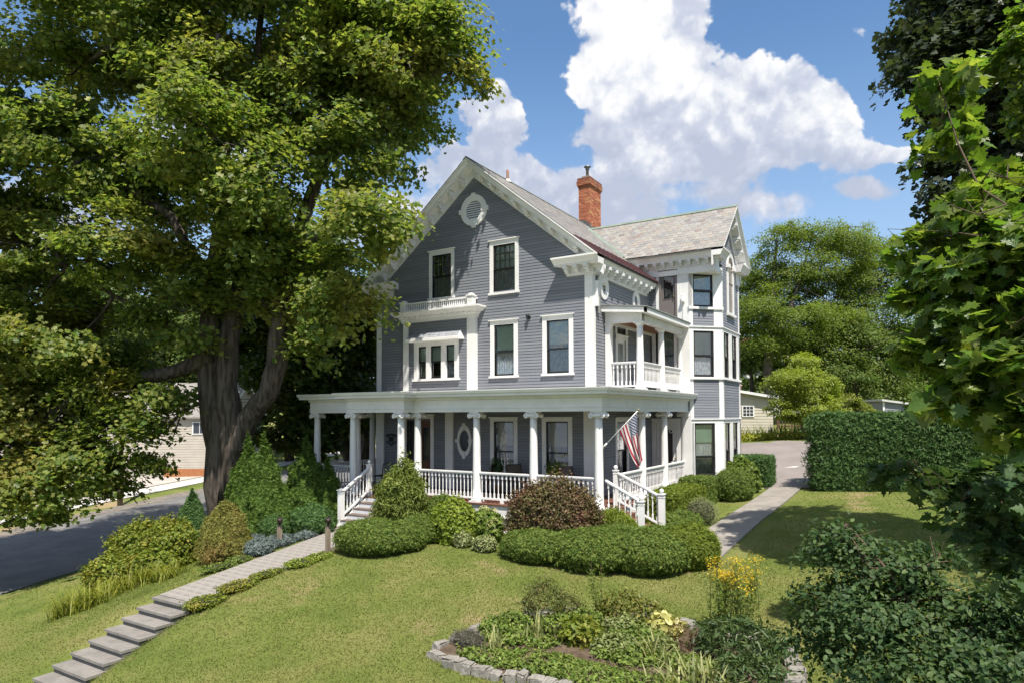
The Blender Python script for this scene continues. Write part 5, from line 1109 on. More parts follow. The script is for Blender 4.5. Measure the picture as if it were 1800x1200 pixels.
VARI = leafmat('variegated_leaf', [(.10, .14, .04), (.22, .25, .10), (.34, .35, .18)], .25, .5)
GOLDL = leafmat('golden_leaf', [(.09, .135, .02), (.15, .19, .028), (.24, .25, .04)], .35, .5, (.30, .25, .05), 1.5, spec=.2)
HERB = leafmat('herb_leaf', [(.084, .140, .028), (.140, .196, .039), (.196, .245, .056)], .3, .5, spec=0.2)
SHRB = leafmat('viburnum_leaf', [(.035, .075, .03), (.06, .105, .04), (.10, .145, .052)], .35, .45, spec=.18, relief=True)
FLOWY = leafmat('yellow_flower', [(.55, .38, .02), (.65, .48, .03)], .3, .6)
FLOWC = leafmat('cream_flower', [(.55, .50, .22), (.65, .62, .35)], .3, .6)
GRASS = leafmat('grass_blade', [(.110, .160, .036), (.155, .190, .050), (.205, .215, .072), (.26, .24, .105)], .6, .6, (.26, .235, .11), .5, spec=.08)
DAYL = leafmat('daylily_blade', [(.14, .17, .022), (.20, .22, .03), (.26, .26, .04)], .35, .5)
IRISM = leafmat('iris_blade', [(.192, .228, .084), (.264, .288, .120), (.384, .360, .156)], .3, .5)
LAVM = leafmat('grey_lavender', [(.10, .10, .075), (.14, .13, .10), (.13, .10, .11)], .15, .6)
# ---- the big maple
bx, by = MAPLE_T[0][1][0], MAPLE_T[0][1][1]
def housekeep(P): return ~((P[:, 1] > -3.3) & (P[:, 2] < 12.9-.81*np.abs(P[:, 0]+4.25)) & (P[:, 0] > -9.9)) & ~((P[:, 1] > -3.6) & (P[:, 2] < 4.6) & (P[:, 0] > -10.2))
tree('maple_tree', 'huge old maple with forked trunk and wide leafy crown on the left of the house', 'tree', (bx, by, gz1(bx, by)), MAPLE_T, MAPLE_E, MAPLE, .78, 225, .175, 'maple', .52, rad=.05, fill=1.0, hole=.12, seed=5, lo=.5, trim=housekeep)
# ---- right: dark purple maple, near maple, viburnum
q = DARK_T[0][0]; tree('dark_maple_tree', 'tall very dark leaved maple rising at the top right of the picture', 'tree', (q[0], q[1], gz1(q[0], q[1])), DARK_T, DARK_E, CRIM, .45, 170, .14, 'maple', .5, seed=8)
def branchy(name, label, cat, ells, m, size, per, root, templ, seed, rad=.012, cr=.25, flat=.5, bark=TWIG, fill=1., droop=.6, group=None):
    b0 = root[0]; return tree(name, label, cat, b0[:3], [root], ells, m, cr, per, size, templ, flat, bark, fill, 0., rad, droop, seed, group, lo=.35)
branchy('young_maple_tree', 'near young maple with big bright green lobed leaves along the right edge', 'tree', NEAR_E, NEARM, .095, 50, [(10.25, -13.1, -1.1, .07), (10.15, -13.3, 1.4, .055), (9.91, -13.57, 3.0, .04), (9.62, -13.9, 4.1, .016), (9.36, -14.14, 4.6, .009), (9.16, -14.02, 5.25, .005), (9.06, -13.86, 5.8, .003)], 'norway', 12, rad=.004, cr=.17, fill=1.9)
branchy('maple_sapling', 'shaded maple sapling with dull dark green lobed leaves below the bright young maple', 'tree', NEAR2_E, SHRB, .10, 34, [(10.4, -12.2, -1., .05), (10.23, -12.38, 1.5, .04), (9.9, -12.73, 2.5, .025), (9.41, -13.0, 2.9, .014), (8.9, -13.1, 3.06, .007)], 'norway', 13, rad=.004, cr=.19, fill=1.25)
branchy('viburnum_shrub', 'big dark green broad leaved shrub spreading over the lawn at bottom right', 'shrub', SHRUB_E, SHRB, .066, 130, [(9.2, -10.95, -.95, .06), (9.1, -11.0, .6, .045), (8.99, -11.0, 1.3, .03), (8.59, -10.8, 1.88, .018), (8.2, -10.59, 2.3, .008)], 'oval', 14, rad=.010, cr=.32, fill=1.5)
tree('bright_maple_tree', 'fresh green leafy branch tip at the top right corner before the dark tree', 'tree', (11.3, -7.2, gz1(11.3, -7.2)), [[(11.3, -7.2, -.6, .14), (11.2, -7.3, 3, .11), (11.12, -7.42, 6, .08), (10.5, -7.99, 7.9, .04)]], TOPR_E, NEARM, .22, 70, .10, 'maple', .4, seed=15, rad=.02)
# ---- trees behind the house and across the road
def bgtree(name, label, px, py, zt, ells, m, cr, per, size, r0=.3, seed=1, fill=1., hole=0., templ='rhomb', trunks=None, flat=.45, group=None, bark=None, lo=.55):
    return tree(name, label, 'tree', (px, py, gz1(px, py)), trunks or [trunk_at(px, py, zt, r0)], ells, m, cr, per, size, templ, flat, bark, fill, hole, .06, .3, seed, group, lo)
BG = 'background trees behind the garages'
bgtree('locust_tree', 'tall airy light green tree with sky showing through its flat sprays', -1.45, 36.2, 14, LOC_E, LOCU, .95, 150, .17, trunks=LOC_T, seed=21, hole=.1, flat=.42, bark=BARKL, templ='rhomb', lo=.25, fill=1.5, group=BG)
bgtree('ash_tree', 'dense mid green tree behind the grey shed and hedge', 4.6, 40.5, 8, MID1_E, MIDG, 1.15, 230, .21, seed=22, group=BG, fill=1.2)
bgtree('shade_tree', 'dark leafy tree partly hidden behind the right end of the house', -3.2, 40.0, 8, MID2_E, MIDG, .9, 150, .24, seed=23, group=BG, fill=1.2)
bgtree('honey_maple_tree', 'small bright yellow green tree beside the cream garage', 3.35, 21.0, 5, YEL_E, YELG, .42, 130, .12, r0=.09, seed=24, hole=.1, lo=.4, fill=1.3)
bgtree('lilac_bush', 'low pale green bush right of the small yellow green tree', 5.3, 24.6, 4, BUSH_E, GOLDL, .4, 120, .13, r0=.06, seed=25)
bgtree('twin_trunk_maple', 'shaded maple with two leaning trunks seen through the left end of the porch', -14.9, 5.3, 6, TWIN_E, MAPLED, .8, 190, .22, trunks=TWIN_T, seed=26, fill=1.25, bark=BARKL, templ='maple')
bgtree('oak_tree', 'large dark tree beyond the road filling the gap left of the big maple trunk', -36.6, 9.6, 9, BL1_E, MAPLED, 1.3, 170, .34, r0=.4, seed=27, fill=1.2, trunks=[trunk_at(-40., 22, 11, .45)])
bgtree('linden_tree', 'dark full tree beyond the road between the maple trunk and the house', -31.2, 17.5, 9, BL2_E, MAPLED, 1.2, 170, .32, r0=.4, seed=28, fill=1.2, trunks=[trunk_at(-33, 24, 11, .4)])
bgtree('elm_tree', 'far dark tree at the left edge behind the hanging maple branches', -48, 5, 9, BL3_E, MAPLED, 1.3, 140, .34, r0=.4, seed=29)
bgtree('sumac_bush', 'leafy green bush by the road seen between the porch columns', -16.5, 12, 1.5, [(-16.5, 12, 1.0, 1.1, .9), (-15.3, 12.6, .9, .9, .8)], MIDG, .5, 120, .16, r0=.05, seed=30)
# a far wood closing the view
def wood(name, pts, m, seed, size, per, n):
    r = np.random.default_rng(seed); P = []; N = []
    for x, y, h, rr in pts:
        g = gz1(x, y)
        for _ in range(n):
            d = r.normal(size=3); d /= np.linalg.norm(d); c = np.array([x, y, g+h*.55])+d*np.array([rr, rr, h*.48])*(.6+.4*r.random()); w = rr*.32
            e = r.normal(size=(per, 3))*np.array([w, w, w*.5])*.6; P.append(c+e); N.append(np.array([0, 0, .7])+.5*d+.5*r.normal(size=(per, 3)))
    P = np.concatenate(P); k = P[:, 2] > gz(P[:, 0], P[:, 1]); P = P[k]; N = np.concatenate(N)[k]
    o = foliage(name, m, P, N, size*(.7+.6*r.random(len(P))), 'rhomb', None, 'stuff', .2, seed); return o
wr = random.Random(9)
wood('far_wood', [(x, 62+10*math.sin(x*.3)+wr.uniform(-4, 4), wr.uniform(9, 13), wr.uniform(4, 6)) for x in range(-12, 60, 6)], MIDG, 31, .55, 70, 26)
tag(bpy.data.objects['far_wood'], 'mass of mid green woodland rising behind the garages and hedge', 'woodland')
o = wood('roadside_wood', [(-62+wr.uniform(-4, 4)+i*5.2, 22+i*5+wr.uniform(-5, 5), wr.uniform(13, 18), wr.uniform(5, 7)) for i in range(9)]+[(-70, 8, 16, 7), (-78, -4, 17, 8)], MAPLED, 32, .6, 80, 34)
tag(o, 'mass of dark woodland behind the houses across the road', 'woodland')
# off to the right: the trees that throw the shade over the right lawn
tree('beech_tree', 'tall dark green tree standing just beyond the right edge', 'tree', (17, -1.5, gz1(17, -1.5)), [trunk_at(17, -1.5, 11, .35)], [(16.5, -3, 11, 3.2, 2.6), (17, -6, 8.5, 3, 2.4), (14.6, -3.5, 8, 2.2, 1.7)], MIDG, .9, 130, .26, 'rhomb', seed=33)
tree('cherry_tree', 'dark leaved tree beyond the right edge beside the young maple', 'tree', (15.5, -10.5, gz1(15.5, -10.5)), [trunk_at(15.5, -10.5, 8, .25)], [(15.2, -10.6, 7.5, 2.8, 2.2), (13.6, -9.4, 6.6, 2, 1.6), (16, -13, 6.8, 2.2, 2), (13.2, -11.8, 5.2, 1.6, 1.5)], MIDG, .8, 130, .22, 'rhomb', seed=34)

# ---- shrubs
def lump(d, k, a):
    return 1+a*(np.sin(d[:, 0]*5*k+1)+np.sin(d[:, 1]*6*k+2.3)+np.sin(d[:, 2]*5*k+d[:, 0]*4))/3
def cone(z, t):
    h = np.clip((z+.72)/1.72, 0, 1); return np.minimum((1-h)**t, 1)*np.clip(.72+h*2.2, 0, 1)
def shrub(name, label, cat, parts, m, dens, size, templ='sprig', e=1., seed=1, lumpy=.08, spread=.10, up=.35, group=None, core=True, droop=0., tall=None, corem=None):
    """parts: (x, y, rx, ry, h[, e]) mounds standing on the ground"""
    r = np.random.default_rng(seed); x0, y0 = parts[0][:2]; t = thing(name, label, cat, (x0, y0, gz1(x0, y0)), group); b0 = np.array([x0, y0, gz1(x0, y0)])
    Ps, Ns = [], []; cb = MB()
    for p in parts:
        x, y, rx, ry, h = p[:5]; ee = p[5] if len(p) > 5 else e; g = gz1(x, y); zc = g+h*.42; rz = h*.58
        area = 2*PI*((rx*ry+rx*h+ry*h)/3)*1.5; n = int(area*dens)
        d = r.normal(size=(n, 3)); d /= np.linalg.norm(d, axis=1, keepdims=True)
        s = d
        if ee < 1:                                             # clipped box: sample its faces, then round the corners
            A = np.array([ry*rz, rx*rz, rx*ry]); f = r.choice(3, n, p=A/A.sum()); s = r.uniform(-1, 1, (n, 3)); s[np.arange(n), f] = np.sign(r.uniform(-1, 1, n)); s[:, 2] = np.where((f == 2) & (s[:, 2] < 0), 1, s[:, 2])
            d = s/np.linalg.norm(s, axis=1, keepdims=True); ra = np.array([rx, ry, rz])/min(rx, ry, rz); pw = 9.
            s = s/((np.abs(s)**pw).sum(1, keepdims=True))**(1/pw)
        R_ = lump(d, 1.6, lumpy)*lump(d, 4.1, lumpy*.6)*(1-spread*r.random(n)**1.6+spread*.35*r.normal(size=n)+(r.random(n) < .035)*r.random(n)*(.16 if ee >= 1 else .03))
        if tall is not None:                                   # cone profile: radius shrinks to the top
            f = cone(s[:, 2], tall); rr_ = np.sqrt(np.maximum(1-s[:, 2]**2, .02)); s[:, 0] *= f/rr_; s[:, 1] *= f/rr_
        Q = np.c_[x+rx*s[:, 0]*R_, y+ry*s[:, 1]*R_, zc+rz*s[:, 2]*R_]; nn = np.c_[d[:, 0]/rx, d[:, 1]/ry, d[:, 2]/rz]
        if ee < 1: nn = np.sign(s)*np.abs(s)**8
        nn /= np.linalg.norm(nn, axis=1, keepdims=True)
        k = Q[:, 2] > gz(Q[:, 0], Q[:, 1])-.02; Ps.append(Q[k]); Ns.append(nn[k])
        if core:
            V = []; F = []; nu, nv = (18, 9) if ee >= 1 else (40, 20)
            for i in range(nv+1):
                th = PI*i/nv
                for j in range(nu):
                    ph = 2*PI*j/nu; q = np.array([[math.sin(th)*math.cos(ph), math.sin(th)*math.sin(ph), math.cos(th)]]); s_ = q if ee >= 1 else q/((np.abs(q)**9).sum()**(1/9))
                    R1 = float(lump(q, 1.6, lumpy)[0])*(.86-spread*.5); s_ = s_[0]
                    if tall is not None: f = float(cone(np.array([s_[2]]), tall)[0])/math.sqrt(max(1-s_[2]**2, .02)); s_ = s_*np.array([f, f, 1])
                    V.append((x+rx*s_[0]*R1-b0[0], y+ry*s_[1]*R1-b0[1], max(zc+rz*s_[2]*R1, g-.1)-b0[2]))
            for i in range(nv):
                for j in range(nu): F.append((i*nu+j, i*nu+(j+1) % nu, (i+1)*nu+(j+1) % nu, (i+1)*nu+j))
            cb.add(V, F, True)
    P = np.concatenate(Ps); N = np.concatenate(Ns); keep = np.ones(len(P), bool)
    for p in parts:                                            # drop leaves buried in a neighbour mound
        x, y, rx, ry, h = p[:5]; g = gz1(x, y); q = 9 if tall is not None or (len(p) > 5 and p[5] < 1) else ((P[:, 0]-x)/rx)**2+((P[:, 1]-y)/ry)**2+((P[:, 2]-g-h*.42)/(h*.58))**2; keep &= q > .55
    P, N = P[keep], N[keep]
    if core: o = cb.build('inner_growth', corem or mat('inner_twigs', (.018, .022, .010), (.03, .027, .016), .95, 9), t); o['kind'] = 'stuff'
    # needles stand off the surface: the leaf axis leans outwards
    Nn = N*(.6 if templ in ('sprig', 'blade', 'lance') else 1.)+np.array([0, 0, up])+.75*r.normal(size=N.shape)
    foliage('foliage', m, P-b0, Nn, size*(.6+.7*r.random(len(P))), templ, t, 'stuff', droop, seed)
    return t
shrub('yew_hedge', 'wide low clipped yew mass with lumpy flat top in front of the porch corner', 'shrub', [(.62, -4.2, 1.0, .8, .70), (2.02, -4.0, 1.15, .95, .86), (3.35, -3.7, .95, .85, .92), (1.4, -3.3, 1.1, .7, .72), (3.2, -2.7, .9, .7, .74), (2.4, -3.4, 1.2, .8, .84)], YEW, 2900, .068, 'tuft', seed=41, lumpy=.05)
shrub('yew_hedge', 'bright rounded yew at the right end of the wide yew mass by the path', 'shrub', [(4.15, -3.05, .66, .68, .95)], YEWL, 3000, .068, 'tuft', seed=42)
shrub('juniper_mound', 'bright lime green mound below the side stair railing', 'shrub', [(2.0, -2.68, .70, .30, 1.04)], CHART, 2600, .13, 'blade', seed=43, up=.1)
shrub('barberry_bush', 'large purple brown barberry bush in front of the porch railing', 'shrub', [(.68, -3.45, 1.2, .62, 1.85), (.0, -3.4, .72, .55, 1.55), (1.25, -3.3, .7, .5, 1.5)], BARB, 1500, .07, 'rhomb', seed=44, lumpy=.16, spread=.22)
shrub('round_yew', 'low rounded clipped yew beside the right lamp post of the front walk', 'shrub', [(-3.6, -5.75, 1.05, .8, .82), (-3.0, -5.3, .7, .6, .72)], YEW, 3000, .065, 'tuft', seed=45, lumpy=.05)
shrub('yew_shrub', 'small clipped yew between the rounded yew and the chartreuse bush', 'shrub', [(-2.95, -4.55, .55, .42, .72)], YEW, 3000, .065, 'tuft', seed=46)
shrub('hemlock_bush', 'feathery weeping bush hiding the right side of the front stair', 'shrub', [(-4.15, -3.95, .74, .66, 1.72), (-4.1, -3.9, .55, .5, 1.95)], FEATH, 1500, .17, 'lance', seed=47, lumpy=.2, spread=.28, up=.1, droop=.6)
shrub('yew_shrub', 'flat topped yew behind the chartreuse bush below the porch railing', 'shrub', [(-3.15, -3.25, .95, .42, 1.02)], YEW, 3000, .065, 'tuft', seed=48)
shrub('spirea_bush', 'chartreuse rounded bush in front of the porch column', 'shrub', [(-2.1, -4.1, .62, .52, 1.12)], CHART, 1500, .10, 'oval', seed=49, lumpy=.14, spread=.2)
shrub('euonymus_bush', 'small variegated bush at the foot of the chartreuse bush', 'shrub', [(-1.58, -4.42, .26, .24, .42)], VARI, 1600, .06, 'oval', seed=50)
shrub('euonymus_bush', 'small variegated bush at the left tip of the wide yew mass', 'shrub', [(-.85, -4.45, .33, .28, .40)], VARI, 1600, .06, 'oval', seed=51)
hy = shrub('hydrangea_bush', 'hydrangea with cream flower heads against the white lattice', 'shrub', [(-1.35, -3.65, .48, .38, .85)], HERB, 700, .13, 'oval', seed=52, core=False)
r = np.random.default_rng(3); Pf = []; Nf = []
for _ in range(11):
    d = r.normal(size=3); d[2] = abs(d[2]); d /= np.linalg.norm(d); c = np.array([0, 0, .42])+d*np.array([.45, .36, .5]); e = r.normal(size=(60, 3)); e /= np.linalg.norm(e, axis=1, keepdims=True); Pf.append(c+e*.085); Nf.append(e)
foliage('flower_heads', FLOWC, np.concatenate(Pf), np.concatenate(Nf), .035, 'rhomb', hy, 'stuff')
shrub('box_hedge', 'clipped box shaped hedge along the right side of the porch', 'hedge', [(2.35, 1.7, .52, 1.55, 1.02, .6)], YEWL, 2250, .07, 'tuft', seed=53, lumpy=.03)
shrub('box_hedge', 'darker clipped hedge below the corner bay window', 'hedge', [(2.25, 4.35, .5, .75, .98, .6)], YEW, 2250, .07, 'tuft', seed=54, lumpy=.03)
shrub('edging_shrub', 'pale green rounded shrub beside the concrete path', 'shrub', [(3.15, 1.35, .55, .55, .80)], VARI, 1400, .07, seed=55)
shrub('edging_shrub', 'low spreading green shrub between the path and the stair post', 'shrub', [(2.95, .0, .62, .85, .60), (3.25, -1.0, .4, .5, .5)], YEW, 2100, .08, 'tuft', seed=56)
shrub('globe_shrub', 'round clipped dark green globe in front of the bay', 'shrub', [(3.2, 5.5, .68, .62, 1.12)], YEW, 2400, .075, 'tuft', seed=57, lumpy=.03)
shrub('laurel_shrub', 'loose leafy green shrub between the clipped globe and the dark box hedge', 'shrub', [(3.2, 6.75, .62, .5, 1.22)], HERB, 900, .12, 'oval', seed=58, lumpy=.14)
shrub('box_hedge', 'dark square clipped hedge at the end of the house by the parking', 'hedge', [(3.4, 8.1, .68, .62, 1.18, .5)], DKEV, 2550, .075, 'tuft', seed=59, lumpy=.02)
shrub('tall_hedge', 'long tall dark clipped hedge to the right of the path', 'hedge', [(9.0, 7.6, 3.5, .85, 2.5, .4)], DKEV, 1250, .12, 'tuft', seed=60, lumpy=.04, spread=.08)
# left bed
shrub('spruce_tree', 'tall pointed green dwarf spruce right of the maple trunk, left of the twin tips', 'shrub', [(-9.5, -5.2, .92, .8, 2.72)], EVG, 2550, .09, 'tuft', seed=61, tall=.62, lumpy=.26)
shrub('spruce_tree', 'tall pointed green dwarf spruce, right of the twin tips', 'shrub', [(-8.85, -5.1, .95, .8, 2.65), (-8.1, -5.1, .7, .6, 1.5)], EVG, 2550, .09, 'tuft', seed=62, tall=.62, lumpy=.26)
shrub('arborvitae', 'pointed evergreen just left of the front stair railing', 'shrub', [(-8.15, -4.0, .95, .75, 2.36), (-7.45, -3.75, .72, .6, 1.75)], EVG, 2550, .09, 'tuft', seed=63, tall=.58, lumpy=.26)
shrub('cone_spruce', 'cone shaped dwarf spruce browning in the middle', 'shrub', [(-7.5, -7.4, .80, .72, 1.42)], BROWNEV, 3450, .06, 'tuft', seed=64, tall=.40, lumpy=.13)
shrub('dark_spruce', 'dark small pointed evergreen in shade left of the maple trunk', 'shrub', [(-11.2, -6.0, .8, .7, 1.85), (-10.6, -6.8, .7, .6, 1.1)], DKEV, 2100, .08, 'tuft', seed=65, tall=.7, lumpy=.12)
shrub('golden_shrub', 'broad sunlit yellow green leafy shrub on the bank by the road', 'shrub', [(-10.7, -7.9, .95, .8, 1.5), (-9.6, -7.75, .85, .7, 1.35), (-10.35, -9.0, .7, .55, .95), (-9.2, -8.4, .7, .5, .8)], GOLDL, 1300, .095, 'oval', seed=66, lumpy=.18, spread=.25)
shrub('dark_juniper', 'dark spreading juniper between the lamp posts', 'shrub', [(-6.9, -4.85, .8, .5, .85), (-7.9, -5.4, .5, .4, .7)], DKEV, 2250, .09, 'tuft', seed=67)
shrub('blue_juniper', 'silvery blue creeping juniper along the left edge of the front walk', 'shrub', [(-6.65, -7.0, .34, .42, .40), (-6.75, -6.2, .32, .5, .30), (-6.55, -5.3, .22, .5, .2), (-7.15, -6.7, .34, .36, .42)], BLUEJ, 2250, .085, 'tuft', seed=68, spread=.2)
# grassy clumps
def blades(name, label, cat, clumps, m, seed=1, group=None, width=.012):
    r = np.random.default_rng(seed); x0, y0 = clumps[0][:2]; t = thing(name, label, cat, (x0, y0, gz1(x0, y0)), group); b0 = np.array([x0, y0, gz1(x0, y0)]); V = []; F4 = []
    for x, y, n, h, sp, rad in clumps:
        g = gz1(x, y)
        for _ in range(n):
            a = r.uniform(0, 2*PI); d = np.array([math.cos(a), math.sin(a), 0]); p = np.array([x, y, g-.02])+np.array([*(r.normal(size=2)*rad), 0])-b0; L = h*r.uniform(.6, 1.15); s = sp*r.uniform(.3, 1.2); w = np.array([-d[1], d[0], 0])*width*r.uniform(.7, 1.3); i = len(V)
            for k in range(6):
                u = k/5; c = p+d*L*s*u**1.8+Zv*L*(u-.38*s*u**2.6); ww = w*(1-u**2.2)*1.0+w*.04; V += [c-ww, c+ww]
            for k in range(5): F4.append((i+2*k, i+2*k+1, i+2*k+3, i+2*k+2))
    o = big('blades', V, np.array(F4), m, t); o['kind'] = 'stuff'; return t
blades('daylily_clump', 'arching yellow green daylily clump on the bank nearest the road', 'plant', [(-9.35, -10.3, 170, .75, .9, .2), (-8.95, -10.0, 120, .65, .9, .18), (-9.7, -10.5, 80, .6, .9, .16)], DAYL, 71)
blades('daylily_clump', 'row of yellow green daylilies under the cone spruce by the walk', 'plant', [(-8.5, -8.9, 150, .62, .9, .25), (-7.9, -8.75, 130, .55, .9, .22), (-9.2, -9.3, 150, .6, .9, .25)], DAYL, 72)
shrub('sedum_mat', 'low yellow green edging mat along the right side of the walk', 'plant', [(-4.62, -9.9, .32, .5, .20), (-4.65, -9.0, .26, .6, .18), (-4.68, -8.2, .2, .5, .14)], GOLDL, 1500, .05, 'oval', seed=73, lumpy=.2, spread=.2)
shrub('sedum_mat', 'second low bright mat farther up the right side of the walk', 'plant', [(-4.5, -7.35, .3, .45, .16), (-4.45, -6.8, .25, .4, .14)], CHART, 1500, .05, 'oval', seed=74, lumpy=.2, spread=.2)
shrub('thyme_mat', 'thin green edging along the left side of the walk by the cone spruce', 'plant', [(-6.55, -8.2, .22, .6, .15), (-6.6, -7.6, .25, .4, .14)], HERB, 1300, .05, 'oval', seed=75)
# ---- stone-edged island bed
bed = tag(inst('soil_bed', None, None), kind='structure')
bpy.data.objects.remove(bed)
ring = [(1.36, -9.45), (1.75, -9.62), (2.2, -9.66), (2.75, -9.64), (3.4, -9.55), (4.2, -9.5), (5.2, -9.5), (6.2, -9.35), (7.0, -8.9), (7.25, -8.0), (7.05, -7.1), (6.3, -6.6), (5.3, -6.55), (4.4, -6.45), (3.4, -6.55), (2.6, -7.1), (1.9, -7.75), (1.55, -8.6)]
cx_, cy_ = np.mean(ring, axis=0); V = [(cx_, cy_, gz1(cx_, cy_)+.07)]; F = []
for s in (.5, 1.):
    for x, y in ring: X_, Y_ = cx_+(x-cx_)*s, cy_+(y-cy_)*s; V.append((X_, Y_, gz1(X_, Y_)+.05))
n = len(ring)
for i in range(n): j = (i+1) % n; F += [(0, 1+i, 1+j), (1+i, 1+n+i, 1+n+j, 1+j)]
tag(inst('soil_bed', raw('soil_bed', V, F, SOIL)), kind='structure')
wl = thing('stone_edging', 'low edging of rough pale stones around the island flower bed', 'stone edging', (cx_, cy_, gz1(cx_, cy_)))
sr = random.Random(6)
def stone_mesh(s):
    rr = random.Random(s); bm = bmesh.new(); bmesh.ops.create_cube(bm, size=1); bmesh.ops.bevel(bm, geom=bm.edges[:], offset=.11, segments=2, affect='EDGES')
    for v in bm.verts: v.co += Vector((rr.uniform(-.075, .075), rr.uniform(-.075, .075), rr.uniform(-.06, .06)))
    me = bpy.data.meshes.new('edging_stone'); bm.to_mesh(me); bm.free(); me.materials.append(WALLST); return me
SM = [stone_mesh(i) for i in range(7)]
ci = 0; acc = []
for i in range(n):
    a, b_ = np.array(ring[i]), np.array(ring[(i+1) % n]); L_ = np.linalg.norm(b_-a); q = 0.
    while q < L_-.08:
        w = min(sr.uniform(.17, .44), L_-q); p = a+(b_-a)*(q+w/2)/L_; q += w
        if 10 <= i <= 14 and sr.random() < .5: continue
        inst('edging_stone', SM[sr.randrange(7)], wl, (p[0]-cx_+sr.uniform(-.04, .04), p[1]-cy_+sr.uniform(-.04, .04), gz1(*p)-gz1(cx_, cy_)+sr.uniform(.0, .05)), (sr.uniform(-.14, .14), sr.uniform(-.14, .14), math.atan2(b_[1]-a[1], b_[0]-a[0])+sr.uniform(-.2, .2)), (w*sr.uniform(.88, .98), sr.uniform(.19, .30), sr.uniform(.15, .25)))
shrub('phlox_clump', 'tall bronze tipped leafy clump at the back of the island bed', 'plant', [(2.55, -7.45, .42, .36, .78), (2.95, -7.2, .3, .28, .5)], leafmat('bronze_leaf', [(.06, .09, .02), (.10, .12, .03), (.12, .07, .04)], .3, .5), 800, .10, 'lance', seed=81, lumpy=.2, spread=.3, core=False)
shrub('astilbe_clump', 'broad yellow green clump at the back of the island bed right of the tall weed', 'plant', [(3.95, -6.75, .5, .4, .55), (4.4, -6.75, .4, .35, .45)], leafmat('orange_tinged_leaf', [(.09, .12, .02), (.14, .16, .03), (.2, .16, .04)], .3, .5), 1000, .07, 'oval', seed=82, lumpy=.2, spread=.3, core=False)
shrub('coleus_clump', 'yellow leafed plant in the middle of the island bed', 'plant', [(3.62, -8.0, .36, .32, .48)], GOLDL, 700, .11, 'oval', seed=83, lumpy=.15, spread=.3, core=False)
shrub('hosta_clump', 'pale yellow hosta near the back right of the island bed', 'plant', [(4.85, -7.05, .3, .26, .36)], leafmat('pale_hosta_leaf', [(.34, .33, .10), (.45, .42, .16), (.5, .48, .2)], .3, .5), 420, .15, 'oval', seed=84, core=False)
shrub('sedum_clump', 'reddish stemmed clump beside the pale hosta', 'plant', [(5.3, -7.5, .22, .2, .5)], leafmat('reddish_leaf', [(.10, .05, .03), (.14, .08, .04), (.12, .12, .03)], .3, .5), 700, .08, 'lance', seed=85, core=False, spread=.4)
shrub('peony_clump', 'dark green lush peony clump at the right of the island bed', 'plant', [(6.25, -7.35, .68, .5, .62), (6.6, -8.2, .5, .45, .42)], leafmat('peony_leaf', [(.04, .075, .025), (.06, .10, .03), (.085, .12, .035)], .25, .45), 650, .16, 'lance', seed=86, lumpy=.12, spread=.3, core=False)
shrub('lavender_patch', 'grey brown dried lavender patch behind the left corner stones', 'plant', [(1.75, -8.9, .34, .28, .26)], LAVM, 1400, .07, 'sprig', seed=87)
shrub('ground_cover', 'low green ground cover spreading over the front of the island bed', 'plant', [(2.5, -9.15, .7, .35, .13), (3.4, -8.95, .8, .45, .14), (4.3, -9.0, .8, .45, .15), (5.2, -8.9, .7, .4, .14), (2.3, -8.4, .5, .4, .2), (4.6, -8.1, .6, .45, .2), (3.0, -8.3, .3, .3, .12), (4.5, -7.5, .5, .35, .28), (2.0, -8.3, .3, .3, .3), (5.6, -8.0, .4, .4, .14)], HERB, 1900, .065, 'oval', seed=88, lumpy=.25, spread=.3, core=False)
shrub('catmint_clump', 'soft green mound filling the bed behind the iris leaves', 'plant', [(3.0, -7.75, .35, .3, .3), (3.3, -7.3, .4, .3, .32), (2.2, -8.0, .35, .3, .3)], HERB, 1100, .07, 'oval', seed=101, lumpy=.2, spread=.3, core=False)
shrub('sage_clump', 'grey green low mound in the middle right of the bed', 'plant', [(4.3, -8.0, .45, .35, .3), (4.2, -7.3, .4, .3, .34), (5.0, -7.7, .3, .3, .25)], leafmat('sage_leaf', [(.13, .17, .06), (.19, .22, .08), (.22, .24, .10)], .3, .5, spec=.2), 1000, .07, 'oval', seed=102, lumpy=.2, spread=.3, core=False)
blades('iris_clump', 'upright iris leaves behind the bare soil patch of the island bed', 'plant', [(2.88, -8.3, 26, .66, .35, .07), (2.7, -8.5, 12, .5, .5, .05)], IRISM, 91, None, .018)
blades('iris_clump', 'spiky iris leaves near the left corner of the island bed', 'plant', [(2.4, -8.95, 22, .55, .45, .08)], IRISM, 92, None, .018)
blades('iris_clump', 'arching iris leaves in the middle front of the island bed', 'plant', [(4.95, -8.05, 30, .6, .55, .12), (5.3, -8.3, 16, .5, .9, .08)], IRISM, 93, None, .018)
blades('iris_clump', 'large pale iris clump at the bottom edge of the picture', 'plant', [(5.9, -8.6, 46, .62, .75, .16), (5.5, -8.85, 30, .55, .9, .12), (6.3, -8.7, 24, .5, .8, .1)], IRISM, 94, None, .022)
